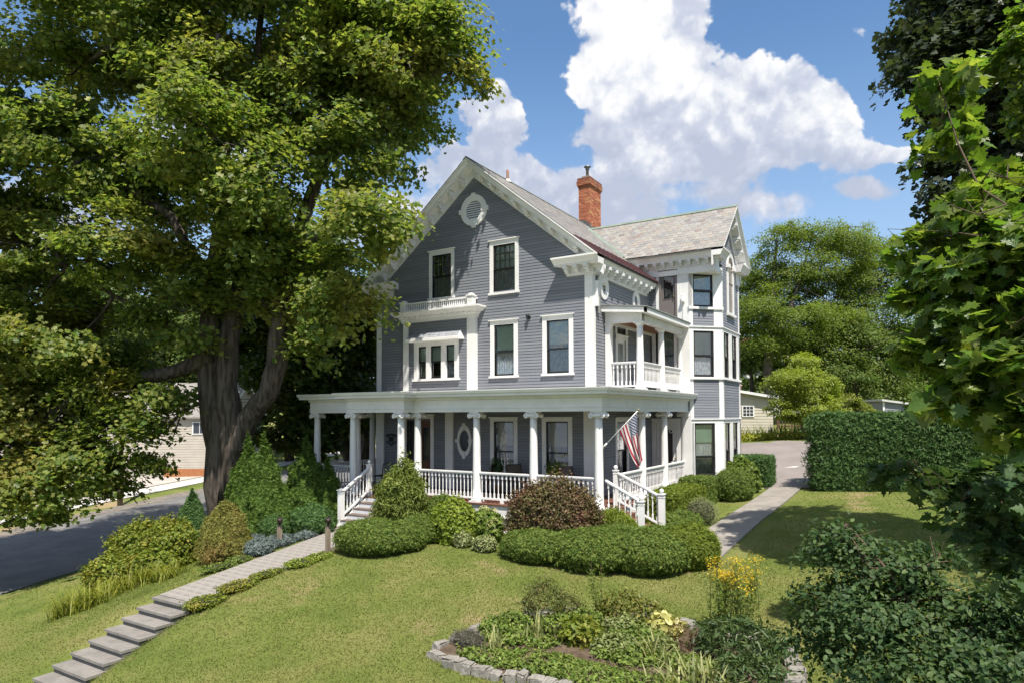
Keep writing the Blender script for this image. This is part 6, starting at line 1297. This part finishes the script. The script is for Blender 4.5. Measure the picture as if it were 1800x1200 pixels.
def stalks(name, label, clumps, m, seed, flower=None):
    r = np.random.default_rng(seed); x0, y0 = clumps[0][:2]; b0 = np.array([x0, y0, gz1(x0, y0)]); t = thing(name, label, 'plant', b0); b = MB(); P = []; N = []; PF = []
    for x, y, n, h, rad in clumps:
        for _ in range(n):
            p = np.array([x, y, gz1(x, y)])-b0+np.array([*(r.normal(size=2)*rad), 0]); q = p+np.array([*(r.normal(size=2)*.10), h*r.uniform(.75, 1.1)]); b.tube([p, (p+q)/2+r.normal(size=3)*.02, q], [.006, .005, .003], 5)
            k = int(120*h/1.2); u = r.random((k, 1)); P.append(p+(q-p)*u*.93+r.normal(size=(k, 3))*.03); N.append(r.normal(size=(k, 3))*.6+np.array([0, 0, .5]))
            if flower is not None: k = 55; PF.append(q+r.normal(size=(k, 3))*np.array([.07, .07, .05])-np.array([0, 0, .03]))
    o = b.build('stems', TWIG, t); o['kind'] = 'stuff'; foliage('leaves', m, np.concatenate(P), np.concatenate(N), .085, 'lance', t, 'stuff', .3, seed)
    if flower is not None: PF = np.concatenate(PF); foliage('flowers', flower, PF, r.normal(size=PF.shape), .035, 'rhomb', t, 'stuff')
    return t
stalks('goldenrod', 'tall goldenrod with yellow flower plumes behind the island bed', [(5.75, -6.55, 9, 1.30, .10), (6.15, -6.4, 9, 1.28, .12), (5.95, -6.6, 6, 1.1, .1)], HERB, 95, FLOWY)
stalks('mullein', 'single tall pale weed standing at the back of the island bed', [(3.48, -6.95, 3, 1.12, .03)], HERB, 96)
shrub('mullein_top', 'pale feathery seed head on the tall weed behind the bed', 'plant', [(3.48, -6.95, .11, .11, .3)], VARI, 10, .03, seed=97) if False else None
# far flower strip by the garage
r_ = np.random.default_rng(5)
blades('border_grass', 'tall grassy flower border in front of the cream garage', 'plant', [(x, 22.6+.25*math.sin(x*3)+.12*(x+1), 26, .95, .5, .25) for x in np.arange(-3., 6, .45)], leafmat('border_leaf', [(.10, .13, .025), (.15, .18, .03), (.2, .2, .05)], .3, .5), 98, None, .03)
shrub('border_flowers', 'low yellow flowering edging at the far side of the parking', 'plant', [(x, 20.6+.12*(x+1), .5, .3, .42) for x in np.arange(-3., 5.5, .7)], leafmat('yellow_border', [(.28, .30, .03), (.40, .38, .04), (.2, .24, .03)], .35, .5), 300, .12, 'oval', seed=99, core=False)
# ragged grass along the steps, the walk and the stone edging
r_ = np.random.default_rng(12); EG = []
for _ in range(150):
    y = r_.uniform(-13.5, -4.5); x = r_.choice([-6.27, -4.83])+r_.normal()*.03; EG.append((x, y, 5, .09, .8, .04))
for i in range(len(ring)):
    for q in np.arange(0, 1, .22): x, y = np.array(ring[i])*(1-q)+np.array(ring[(i+1) % len(ring)])*q; dx, dy = x-cx_, y-cy_; k = 1+.17/math.hypot(dx, dy); EG.append((cx_+dx*k, cy_+dy*k, 5, .10, .8, .05))
for y in np.arange(-2.3, 7, .16): EG.append((px(y, 1)+.03, y, 4, .08, .8, .03))
ed = blades('edge_grass', 'longer ragged grass along the edges of the walk, steps and flower bed', 'grass', EG, GRASS, 120, None, .007); ed['kind'] = 'stuff'
# ---- mown grass blades over the near lawn
def grass():
    r = np.random.default_rng(77); n = 900000; x = r.uniform(-15, 11.5, n); y = r.uniform(-16.5, 7, n); d = np.hypot(x-CAM[0], y-CAM[1])
    keep = r.random(n) < np.clip(1.6-d/15, .12, 1)
    vx = (np.c_[x, y]-CAM[:2])@RT[:2]; vz = (np.c_[x, y]-CAM[:2])@FW[:2]; keep &= (vz > 3) & (np.abs(vx) < vz*.83+1)
    ro = (x-RO[0])*RN[0]+(y-RO[1])*RN[1]; keep &= ro < -.25
    keep &= ~((np.abs(x+5.55) < .68) & (y < -4.2) & (y > -13.7)); keep &= ~((x > -9.7) & (x < 1.9) & (y > -2.8)); keep &= ~((x > XR) & (x < 2.9) & (y > 0) & (y < 9.2))
    keep &= ~((x > 3.4) & (x < 5.2) & (y > -2.45)); keep &= y < 7.3-.0*x
    Q = np.array(ring); ins = np.zeros(n, bool)
    for i in range(len(Q)):
        a, b_ = Q[i], Q[(i+1) % len(Q)]; c = ((a[1] > y) != (b_[1] > y)) & (x < (b_[0]-a[0])*(y-a[1])/(b_[1]-a[1]+1e-9)+a[0]); ins ^= c
    keep &= ~ins; x, y = x[keep], y[keep]; z = gz(x, y); P = np.c_[x, y, z]
    k = len(P); N = r.normal(size=(k, 3)); N[:, 2] *= .35; s = .030*(.6+.9*r.random(k))
    # blade frame: axis up-ish
    t = np.c_[r.normal(size=k)*.8, r.normal(size=k)*.8, np.ones(k)]; t /= np.linalg.norm(t, axis=1, keepdims=True); a = r.uniform(0, 2*PI, k); h = np.c_[np.cos(a), np.sin(a), np.zeros(k)]
    w = .0055*(1+d[keep]/12); V = np.stack([P-h*w[:, None], P+h*w[:, None], P+t*s[:, None]], 1).reshape(-1, 3); F = np.arange(3*k).reshape(-1, 3)
    tag(big('lawn_grass', V, F, GRASS), 'short mown grass blades over the sloping front lawn', 'grass', kind='stuff')
grass()

# ------------------------------------------------------------------ loose things and the neighbourhood
def fillet_box(name, m, parent, x0, x1, y0, y1, z0, z1, loc=(0, 0, 0)): b = MB(); b.box(x0, x1, y0, y1, z0, z1); return b.build(name, m, parent, loc=loc)
# flag on its staff
fg = thing('flag', 'American flag hanging from a white staff on the porch corner column', 'flag', (1.6, -2.31, 2.67))
b = MB(); b.tube([(0, 0, 0), (1.0, 0, .985)], .014, 8); b.build('flagstaff', WHITE, fg); b = MB(); b.lathe([(0, 0), (.022, .012), (.026, .035), (.015, .055), (0, .06)], 10, (1.0, 0, .975), cap=False); b.build('finial', mat('gilt', (.45, .34, .15), None, .35, metal=.7), fg)
b = MB(); b.tube([(-.03, 0, -.03), (.10, 0, .10)], .026, 8); b.build('bracket', WHITE, fg)
def flagmat():
    m, g, out = newmat('flag_print'); b = g.node('ShaderNodeBsdfPrincipled'); uv = g.node('ShaderNodeUVMap').outputs[0]; sp = g.node('ShaderNodeSeparateXYZ'); g.l.new(uv, sp.inputs[0]); u, v = sp.outputs[0], sp.outputs[1]
    st = g.m('LESS_THAN', g.m('FRACT', g.m('MULTIPLY', v, 6.5)), .5); c = g.mix(st, (.60, .58, .57), (.30, .018, .035))
    can = g.m('MULTIPLY', g.m('LESS_THAN', u, .40), g.m('LESS_THAN', v, .5385))
    def dots(ou, ov):
        a = g.m('SUBTRACT', g.m('FRACT', g.m('ADD', g.m('MULTIPLY', u, 15.), ou)), .5); bb = g.m('SUBTRACT', g.m('FRACT', g.m('ADD', g.m('MULTIPLY', v, 9.285), ov)), .5)
        return g.m('LESS_THAN', g.m('ADD', g.m('MULTIPLY', a, a), g.m('MULTIPLY', bb, bb)), .055)
    dt = g.m('MAXIMUM', dots(0, 0), dots(.5, .5)); c = g.mix(can, c, g.mix(dt, (.014, .025, .105), (.62, .62, .62)))
    g.l.new(c, b.inputs['Base Color']); b.inputs['Roughness'].default_value = .8; tr = g.node('ShaderNodeBsdfTranslucent'); g.l.new(c, tr.inputs[0]); mx = g.node('ShaderNodeMixShader'); mx.inputs[0].default_value = .2
    g.l.new(b.outputs[0], mx.inputs[1]); g.l.new(tr.outputs[0], mx.inputs[2]); g.l.new(mx.outputs[0], out.inputs[0]); return m
nu, nv = 40, 26; V = []; UVc = []
tip, low = np.array([.97, 0, .95]), np.array([.46, 0, .46]); e0, e1 = np.array([1.08, .02, -.34]), np.array([1.02, -.04, -.50])
for j in range(nv+1):
    v = j/nv
    for i in range(nu+1):
        u = i/nu; h = tip*(1-v)+low*v; e = e0*(1-v)+e1*v; s = u
        p = h*(1-s)+e*s; p = p+np.array([.10*math.sin(s*PI)*(-.2+v*-.1), 0, -.06*math.sin(s*PI)*v]); a = s**.7*(.035+.05*s)
        p = p+np.array([.03*s*math.sin(v*11+s*2), a*math.sin(v*15-s*3)*1.1, 0]); V.append(p); UVc.append((u, v))
F = [(j*(nu+1)+i, j*(nu+1)+i+1, (j+1)*(nu+1)+i+1, (j+1)*(nu+1)+i) for j in range(nv) for i in range(nu)]
me = raw('cloth', V, F, flagmat(), True); ul = me.uv_layers.new(name='UVMap')
for lp in me.loops: ul.data[lp.index].uv = UVc[lp.vertex_index]
inst('cloth', me, fg)
# porch chairs, table, candle stand, pot plants
SLING = mat('brown_sling', (.13, .10, .085), (.10, .078, .066), .8, 20)
def chair(label, x, y, rz):
    t = thing('patio_chair', label, 'chair', (x, y, FZ), 'brown sling chairs on the porch', rz); b = MB()
    for s in (-.27, .27):
        b.tube([(s, -.25, 0), (s, -.27, .40), (s, -.25, .62), (s, .2, .60), (s, .27, .42)], .015, 6); b.tube([(s, .30, 0), (s, .2, .40), (s, .36, 1.02)], .016, 6)
    b.tube([(-.27, .36, 1.02), (.27, .36, 1.02)], .016, 6); b.tube([(-.27, -.27, .40), (.27, -.27, .40)], .015, 6); o = b.build('frame', mat('bronze_tube', (.05, .042, .036), None, .4), t); o['kind'] = 'stuff'
    b = MB(); b.add([(-.26, -.27, .41), (.26, -.27, .41), (.26, .2, .38), (-.26, .2, .38)], [(0, 1, 2, 3)]); b.build('seat', SLING, t)
    b = MB(); n = 6
    Vb = []
    for i in range(n+1): u = i/n; Vb += [(-.26, .2+.16*u+.03*math.sin(u*PI), .40+.62*u), (.26, .2+.16*u+.03*math.sin(u*PI), .40+.62*u)]
    b.add(Vb, [(2*i, 2*i+1, 2*i+3, 2*i+2) for i in range(n)]); b.build('backrest', SLING, t); return t
chair('brown sling porch chair left of the candle stand behind the railing', -3.25, -1.0, -1.2)
chair('brown sling porch chair between the candle stand and the middle column', -1.85, -1.0, 1.1)
chair('brown sling porch chair just left of the bushy pot plant', -1.15, -.9, -1.1)
chair('brown sling porch chair next to the corner pilaster at the right', .05, -1.0, 1.2)
tb = thing('porch_table', 'dark round porch table carrying the candle stand', 'table', (-2.5, -.95, FZ)); b = MB(); b.lathe([(.0, .70), (.45, .70), (.46, .715), (.45, .73), (0, .73)], 24, cap=False); b.build('table_top', IRON, tb)
b = MB(); b.lathe([(.22, 0), (.2, .03), (.04, .06), (.035, .70)], 12); b.build('pedestal', IRON, tb)
cs = thing('candle_stand', 'small white branched candle stand on the porch table', 'candle holder', (-2.42, -.95, FZ+.73)); b = MB(); b.lathe([(.07, 0), (.05, .02), (.012, .04), (.016, .2), (.010, .48), (.02, .5)], 10); b.build('stem', WHITE, cs)
b = MB()
for s in (-1, 1): b.tube([(0, 0, .28), (s*.07, 0, .27), (s*.11, 0, .33), (s*.11, 0, .44)], .009, 6); b.lathe([(.02, .44), (.02, .50)], 8, (s*.11, 0, 0))
o = b.build('arms', WHITE, cs); o['kind'] = 'stuff'
def potplant(label, x, y, h, m, seed):
    t = thing('pot_plant', label, 'potted plant', (x, y, FZ)); b = MB(); b.lathe([(.10, 0), (.15, .26), (.165, .27), (.165, .31), (.14, .31), (.13, .24)], 14); b.build('pot', mat('terracotta', (.22, .10, .06), None, .8), t)
    r = np.random.default_rng(seed); k = 420; d = r.normal(size=(k, 3)); d /= np.linalg.norm(d, axis=1, keepdims=True); P = np.array([0, 0, h])+d*np.array([.30, .30, .30])*(.4+.6*r.random((k, 1))); foliage('leaves', m, P, d+np.array([0, 0, .4]), .12, 'lance', t, 'stuff', .6, seed); b = MB(); b.tube([(0, 0, .25), (0, 0, h)], .02, 5); b.build('stem', TWIG, t)
potplant('dark green fern in a pot left of the candle stand', -2.80, -.75, .98, DKEV, 3); potplant('bright bushy pot plant between the chairs by the right porch window', -.72, -.8, .98, HERB, 4)
# dark bench by the entrance
bn = thing('garden_bench', 'small dark iron seat on the porch left of the front door', 'bench', (-8.0, -.75, FZ)); b = MB(); b.box(-.02, .5, -.25, .2, .40, .44); b.build('seat', mat('dark_wood', (.05, .028, .02), None, .6), bn)
for x, y in ((0, -.22), (.46, -.22), (0, .18), (.46, .18)): b = MB(); b.tube([(x, y, 0), (x*.96+.01, y*.9, .40)], .016, 6); b.build('leg', IRON, bn)
b = MB(); b.tube([(0, .18, .42), (0, .24, .82), (.23, .25, .88), (.46, .24, .82), (.46, .18, .42)], .016, 6); b.build('back_hoop', IRON, bn)
# lamp posts by the walk
def lamppost(label, x, y, h):
    t = thing('walk_lamp', label, 'garden light', (x, y, gz1(x, y))); b = MB(); b.box(-.05, .05, -.05, .05, -.1, h); b.add([(-.05, -.05, h), (.05, -.05, h), (.05, .05, h), (-.05, .05, h), (0, 0, h+.02)], [(0, 1, 4), (1, 2, 4), (2, 3, 4), (3, 0, 4)]); b.build('post', WOODP, t)
    b = MB(); b.lathe([(.02, 0), (.02, .05), (.055, .07), (.075, .16), (.075, .24), (.06, .25), (.0, .24)], 14, cap=False); o = b.build('lamp_head', mat('bronze_lamp', (.06, .045, .042), None, .35, metal=.5), t); o.location = (0, 0, h+.0); o.rotation_euler = (0, .5, -.6); return t
lamppost('wooden lamp post with bronze hood at the left edge of the front walk', -6.55, -6.35, .62); lamppost('wooden lamp post with bronze hood beside the rounded yew', -4.62, -6.35, .72)
# leaning street sign post
sp_ = thing('sign_post', 'thin dark leaning post by the road behind the pointed evergreens', 'post', (-18.6, 3.3, gz1(-18.6, 3.3))); b = MB(); b.tube([(.25, 0, -.1), (-.35, 0, 2.6)], .035, 6); b.build('post', mat('dark_post', (.045, .038, .034), None, .7), sp_)
# cars
def car(name, label, loc, rz, paint, kind):
    t = thing(name, label, 'car', loc, None, rz); b = MB()
    pr = [(-2.25, .35), (-2.28, .62), (-2.2, .86), (-1.25, .98), (-.62, 1.46), (.95, 1.5), (1.75, 1.22), (2.18, 1.05), (2.25, .7), (2.22, .35)]
    n = len(pr); V = []
    for s, w in ((-1, .90), (1, .90)):
        for x, z in pr: k = 1-.18*max(0, (z-.95)/.55); V.append((x, s*w*k, z))
    F = [tuple(range(n)), tuple(range(2*n-1, n-1, -1))]+[(i, (i+1) % n, n+(i+1) % n, n+i) for i in range(n)]
    b.add(V, F); o = b.build('body', paint, t); bv = o.modifiers.new('bevel', 'BEVEL'); bv.width = .06; bv.segments = 3; bv.limit_method = 'ANGLE'
    gl = mat('car_glass', (.02, .025, .03), None, .08, spec=.9)
    for s in (-1, 1): w = MB(); k1, k2 = .905*.99, .905*(1-.16); w.add([(-1.1, s*k1, 1.0), (1.6, s*k1, 1.02), (1.15, s*k2, 1.40), (-.55, s*k2, 1.39)], [(0, 1, 2, 3)]); w.build('side_window', gl, t)
    w = MB(); w.add([(-1.29, -.78, .99), (-1.29, .78, .99), (-.69, .68, 1.43), (-.69, -.68, 1.43)], [(0, 1, 2, 3)]); w.build('windscreen', gl, t); w = MB(); w.add([(1.79, -.74, 1.23), (1.79, .74, 1.23), (1.1, .66, 1.475), (1.1, -.66, 1.475)], [(0, 1, 2, 3)]); w.build('rear_window', gl, t)
    for x in (-1.38, 1.38):
        for s in (-1, 1):
            wh = MB(); wh.lathe([(.2, -.11), (.33, -.11), (.34, -.06), (.34, .06), (.33, .11), (.2, .11)], 20, ax=1); wo = wh.build('wheel', mat('tyre', (.015, .015, .016), None, .8), t, loc=(x, s*.82, .34)); rm = MB(); rm.lathe([(0, -.118), (.19, -.118), (.2, -.1), (.2, .1), (.19, .118), (0, .118)], 14, ax=1, cap=False); rm.build('rim', mat('alloy', (.35, .35, .36), None, .3, metal=.8), wo)
    for s in (-1, 1):
        w = MB(); w.box(2.2, 2.27, s*.62-.16, s*.62+.16, .82, 1.0); w.build('tail_light', mat('tail_red', (.3, .02, .02), None, .3), t); w = MB(); w.box(-2.29, -2.2, s*.62-.17, s*.62+.17, .68, .80); w.build('headlight', mat('lamp_glass', (.5, .5, .5), None, .2), t)
    w = MB(); w.box(2.235, 2.275, -.26, .26, .72, .84); w.build('number_plate', mat('plate', (.5, .5, .48), None, .5), t); w = MB(); w.box(2.2, 2.30, -.84, .84, .38, .56); w.build('bumper', mat('dark_trim', (.05, .05, .05), None, .6), t); return t
car('parked_car', 'white hatchback parked across the road behind the maple', (-37.6, 22.4, gz1(-37.6, 22.4)+.03), math.radians(-38), mat('white_car_paint', (.62, .63, .65), None, .25, spec=.6), 0)
car('parked_car', 'dark car parked far off, seen between the left porch columns', (-25.5, 40., gz1(-25.5, 40.)+.03), math.radians(115), mat('dark_car_paint', (.02, .024, .035), None, .25, spec=.6), 0)
# houses across the road
def lapmat(name, c): return mat(name, c, tuple(x*.9 for x in c), .6, 1.5)
def simple_house(label, name, loc, rz, L, Wd, h, rise, wallm, roofm, wins, extra=None, cat='house', over=.35):
    t = thing(name, label, cat, loc, None, rz); b = MB(); b.box(0, L, 0, Wd, -1.2, h); b.add([(0, 0, h), (0, Wd, h), (0, Wd/2, h+rise)], [(0, 1, 2)]); b.add([(L, 0, h), (L, Wd, h), (L, Wd/2, h+rise)], [(0, 1, 2)]); b.build('wall', wallm, t)
    z = 0; lp = MB()
    while z < h: lp.add([(0, -.02, z), (L, -.02, z), (L, -.004, z+.19), (0, -.004, z+.19), (0, -.001, z), (L, -.001, z)], [(0, 1, 2, 3), (4, 5, 1, 0)]); lp.add([(L+.02, 0, z), (L+.02, Wd, z), (L+.004, Wd, z+.19), (L+.004, 0, z+.19)], [(0, 1, 2, 3)]); lp.add([(-.02, 0, z), (-.02, Wd, z), (-.004, Wd, z+.19), (-.004, 0, z+.19)], [(0, 1, 2, 3)]); z += .2
    o = lp.build('siding', wallm, t); o['kind'] = 'stuff'
    k = rise/(Wd/2); r = MB()
    for s in (0, 1):
        y0, y1 = (-over, Wd/2) if s == 0 else (Wd+over, Wd/2); za, zb = h-k*over, h+rise
        r.add([(-over, y0, za), (L+over, y0, za), (L+over, y1, zb), (-over, y1, zb), (-over, y0, za+.12), (L+over, y0, za+.12), (L+over, y1, zb+.12), (-over, y1, zb+.12)], [(0, 1, 2, 3), (4, 5, 6, 7), (0, 1, 5, 4), (1, 2, 6, 5), (2, 3, 7, 6), (3, 0, 4, 7)])
    rf = r.build('roof', roofm, t)
    for s in (0, 1):
        y0, y1 = (-over-.03, Wd/2) if s == 0 else (Wd+over+.03, Wd/2); f = MB()
        for x in (-over-.03, L+over+.002): f.add([(x, y0, h-k*over-.08), (x+.03, y0, h-k*over-.08), (x+.03, y1, h+rise-.06), (x, y1, h+rise-.06), (x, y0, h-k*over+.10), (x+.03, y0, h-k*over+.10), (x+.03, y1, h+rise+.11), (x, y1, h+rise+.11)], [(0, 1, 2, 3), (4, 5, 6, 7), (0, 1, 5, 4), (1, 2, 6, 5), (2, 3, 7, 6), (3, 0, 4, 7)])
        o = f.build('bargeboard', WHITE, rf); o['kind'] = 'stuff'
    for (side, a, z, w, hh, nx, nz) in wins:
        o_, u_, n_ = {'f': ((a, -.02, z), (1, 0, 0), (0, -1, 0)), 'r': ((L+.02, a, z), (0, 1, 0), (1, 0, 0)), 'l': ((-.02, a, z), (0, -1, 0), (-1, 0, 0))}[side]
        f = MB(); f.obox(o_, u_, n_, Zv, -.08, 0, -.02, .05, -.06, hh+.06); f.obox(o_, u_, n_, Zv, w, w+.08, -.02, .05, -.06, hh+.06); f.obox(o_, u_, n_, Zv, 0, w, -.02, .05, -.06, 0); f.obox(o_, u_, n_, Zv, 0, w, -.02, .05, hh, hh+.06)
        for i in range(1, nx): f.obox(o_, u_, n_, Zv, w*i/nx-.018, w*i/nx+.018, -.02, .04, 0, hh)
        for i in range(1, nz): f.obox(o_, u_, n_, Zv, 0, w, -.02, .039, hh*i/nz-.018, hh*i/nz+.018)
        wo = f.build('window', WHITE, t); p = MB(); p.obox(o_, u_, n_, Zv, 0, w, -.02, .02, 0, hh); p.build('pane', mat('far_glass', (.04, .045, .06), None, .12, spec=.8), wo)
    return t
GREYR = mat('grey_shingle', (.24, .225, .215), (.19, .18, .17), .9, 3)
CREAM = lapmat('cream_siding', (.50, .46, .385)); TANW = lapmat('pale_siding', (.42, .385, .335))
ga = simple_house('low cream garage with a nine pane window behind the parking lot', 'garage', (.3, 29.7, 2.2), math.radians(101), 7.0, 9.0, 2.5, .85, CREAM, GREYR, [('l', 1.95, 1.2, .65, .66, 3, 3)], cat='garage')
b = MB(); b.lathe([(.13, 2.7), (.13, 3.35), (.22, 3.4), (.1, 3.5)], 12, (1.5, 2.2, 0)); b.build('roof_vent', mat('tan_vent', (.35, .25, .17), None, .7), ga)
simple_house('white house with a reddish roof far behind the cream garage', 'house', (-14, 62, 3.5), math.radians(-40), 9, 9, 6, 3, lapmat('white_siding', (.7, .7, .7)), mat('red_shingle', (.20, .07, .06), None, .9), [('f', 6.6, 3.2, .9, 1.4, 1, 2), ('f', 3.4, 3.2, .9, 1.4, 1, 2), ('r', 2, 3.2, .9, 1.4, 1, 2)])
SHEDM = mat('grey_shed_siding', (.22, .23, .255), (.19, .20, .225), .6, 1.5)
sh_ = thing('shed', 'grey blue shed with sloping white edged roof behind the tall hedge', 'shed', (6.8, 33.6, 2.6), None, math.radians(33)); b = MB(); b.add([(0, 0, -.5), (4.6, 0, -.5), (4.6, 3, -.5), (0, 3, -.5), (0, 0, 1.75), (4.6, 0, 1.15), (4.6, 3, 1.15), (0, 3, 1.75)], [(0, 1, 2, 3), (4, 5, 6, 7), (0, 1, 5, 4), (1, 2, 6, 5), (2, 3, 7, 6), (3, 0, 4, 7)]); b.build('wall', SHEDM, sh_)
b = MB(); z = -.3
while z < 1.7: xe = 4.6 if z < 1.0 else max(0, (1.75-z)/.6*4.6); b.add([(0, -.025, z), (xe, -.025, z), (xe, -.004, z+.13), (0, -.004, z+.13), (0, -.001, z), (xe, -.001, z)], [(0, 1, 2, 3), (4, 5, 1, 0)]); z += .135
o = b.build('siding', SHEDM, sh_); o['kind'] = 'stuff'
b = MB(); b.add([(-.2, -.25, 1.80), (4.8, -.25, 1.15), (4.8, 3.2, 1.15), (-.2, 3.2, 1.80), (-.2, -.25, 1.93), (4.8, -.25, 1.28), (4.8, 3.2, 1.28), (-.2, 3.2, 1.93)], [(3, 2, 1, 0), (4, 5, 6, 7), (0, 1, 5, 4), (1, 2, 6, 5), (2, 3, 7, 6), (3, 0, 4, 7)]); b.build('roof', mat('shed_roof', (.5, .5, .5), None, .7), sh_)
for x in (0.0, 4.5): b = MB(); b.box(x-.02, x+.1, -.045, -.027, -.5, 1.74-.6*x/4.6); b.build('corner_board', WHITE, sh_)
# fences at the back
fn = thing('picket_fence', 'weathered grey board fence behind the hedge left of the shed', 'fence', (2.3, 37.0, 2.4), None, math.radians(0)); pk = MB(); pk.box(-.065, .065, -.012, .012, 0, 1.1); po = pk.build('picket', mat('grey_fence_wood', (.24, .225, .20), (.18, .17, .155), .9, 4)); pm_ = po.data; bpy.data.objects.remove(po)
for i in range(34): inst('picket', pm_, fn, (i*.15, i*.045, .02*i*.3), (0, 0, .29), (1, 1, 1+.03*math.sin(i*2.3)))
fb = thing('rail_fence', 'brown wooden rail fence right of the cream garage', 'fence', (.6, 29.6, 2.3), None, math.radians(28)); BRW = mat('brown_fence_wood', (.11, .06, .04), None, .8)
for i in range(4): b = MB(); b.box(i*.95-.05, i*.95+.05, -.05, .05, -.3, 1.05); b.build('post', BRW, fb)
for z in (.35, .85): b = MB(); b.box(-.05, 2.9, -.03, .03, z, z+.09); b.build('rail', BRW, fb)
for i in range(14): b = MB(); b.box(.1+i*.2, .15+i*.2, -.02, .02, .2, .86); b.build('slat', BRW, fb)
# left houses
lh = simple_house('pale clapboard house with a grey roof across the road left of the trunk', 'house', (-47.5, 6.5, -1.4), math.radians(32), 12.5, 8, 5.0, 2.6, TANW, GREYR, [('f', 10.2, 3.6, .95, .85, 2, 1), ('f', 6.2, 3.3, .9, 1.3, 1, 2)])
b = MB(); b.box(8, 12.4, -.06, -.021, -.6, .9); b.build('brick_base', mat('orange_brick', (.36, .15, .06), (.28, .11, .05), .9, 12), lh)
l2 = simple_house('second pale house with a brick chimney far left across the road', 'house', (-64, -2, -1.2), math.radians(34), 13, 8, 4.2, 2.4, TANW, GREYR, [('f', 9, 2, .9, 1.3, 1, 2)])
b = MB(); b.box(9.5, 10.6, .4, 1.2, 4.2, 6.4); b.build('chimney', mat('orange_brick', (.36, .15, .06)), l2)
# utility pole and wires
up_ = thing('utility_pole', 'wooden utility pole with wires across the road behind the maple', 'utility pole', (-30.5, 2.0, gz1(-30.5, 2.0))); b = MB(); b.tube([(0, 0, -.5), (0, 0, 9)], [.16, .12], 8); b.build('pole', WOODP, up_); b = MB(); b.box(-.06, .06, -1.1, 1.1, 8.1, 8.25); b.build('crossarm', WOODP, up_)
for k_, (dy, z) in enumerate(((-.9, 6.2), (.0, 6.0))):
    b = MB(); b.tube([(0, dy*.2, z)]+[(-1.2*i+.2*i, 4.2*i, z-.5*math.sin(PI*i/10)+.21*i) for i in range(1, 11)], .022, 4); b.build('wire', IRON, up_)
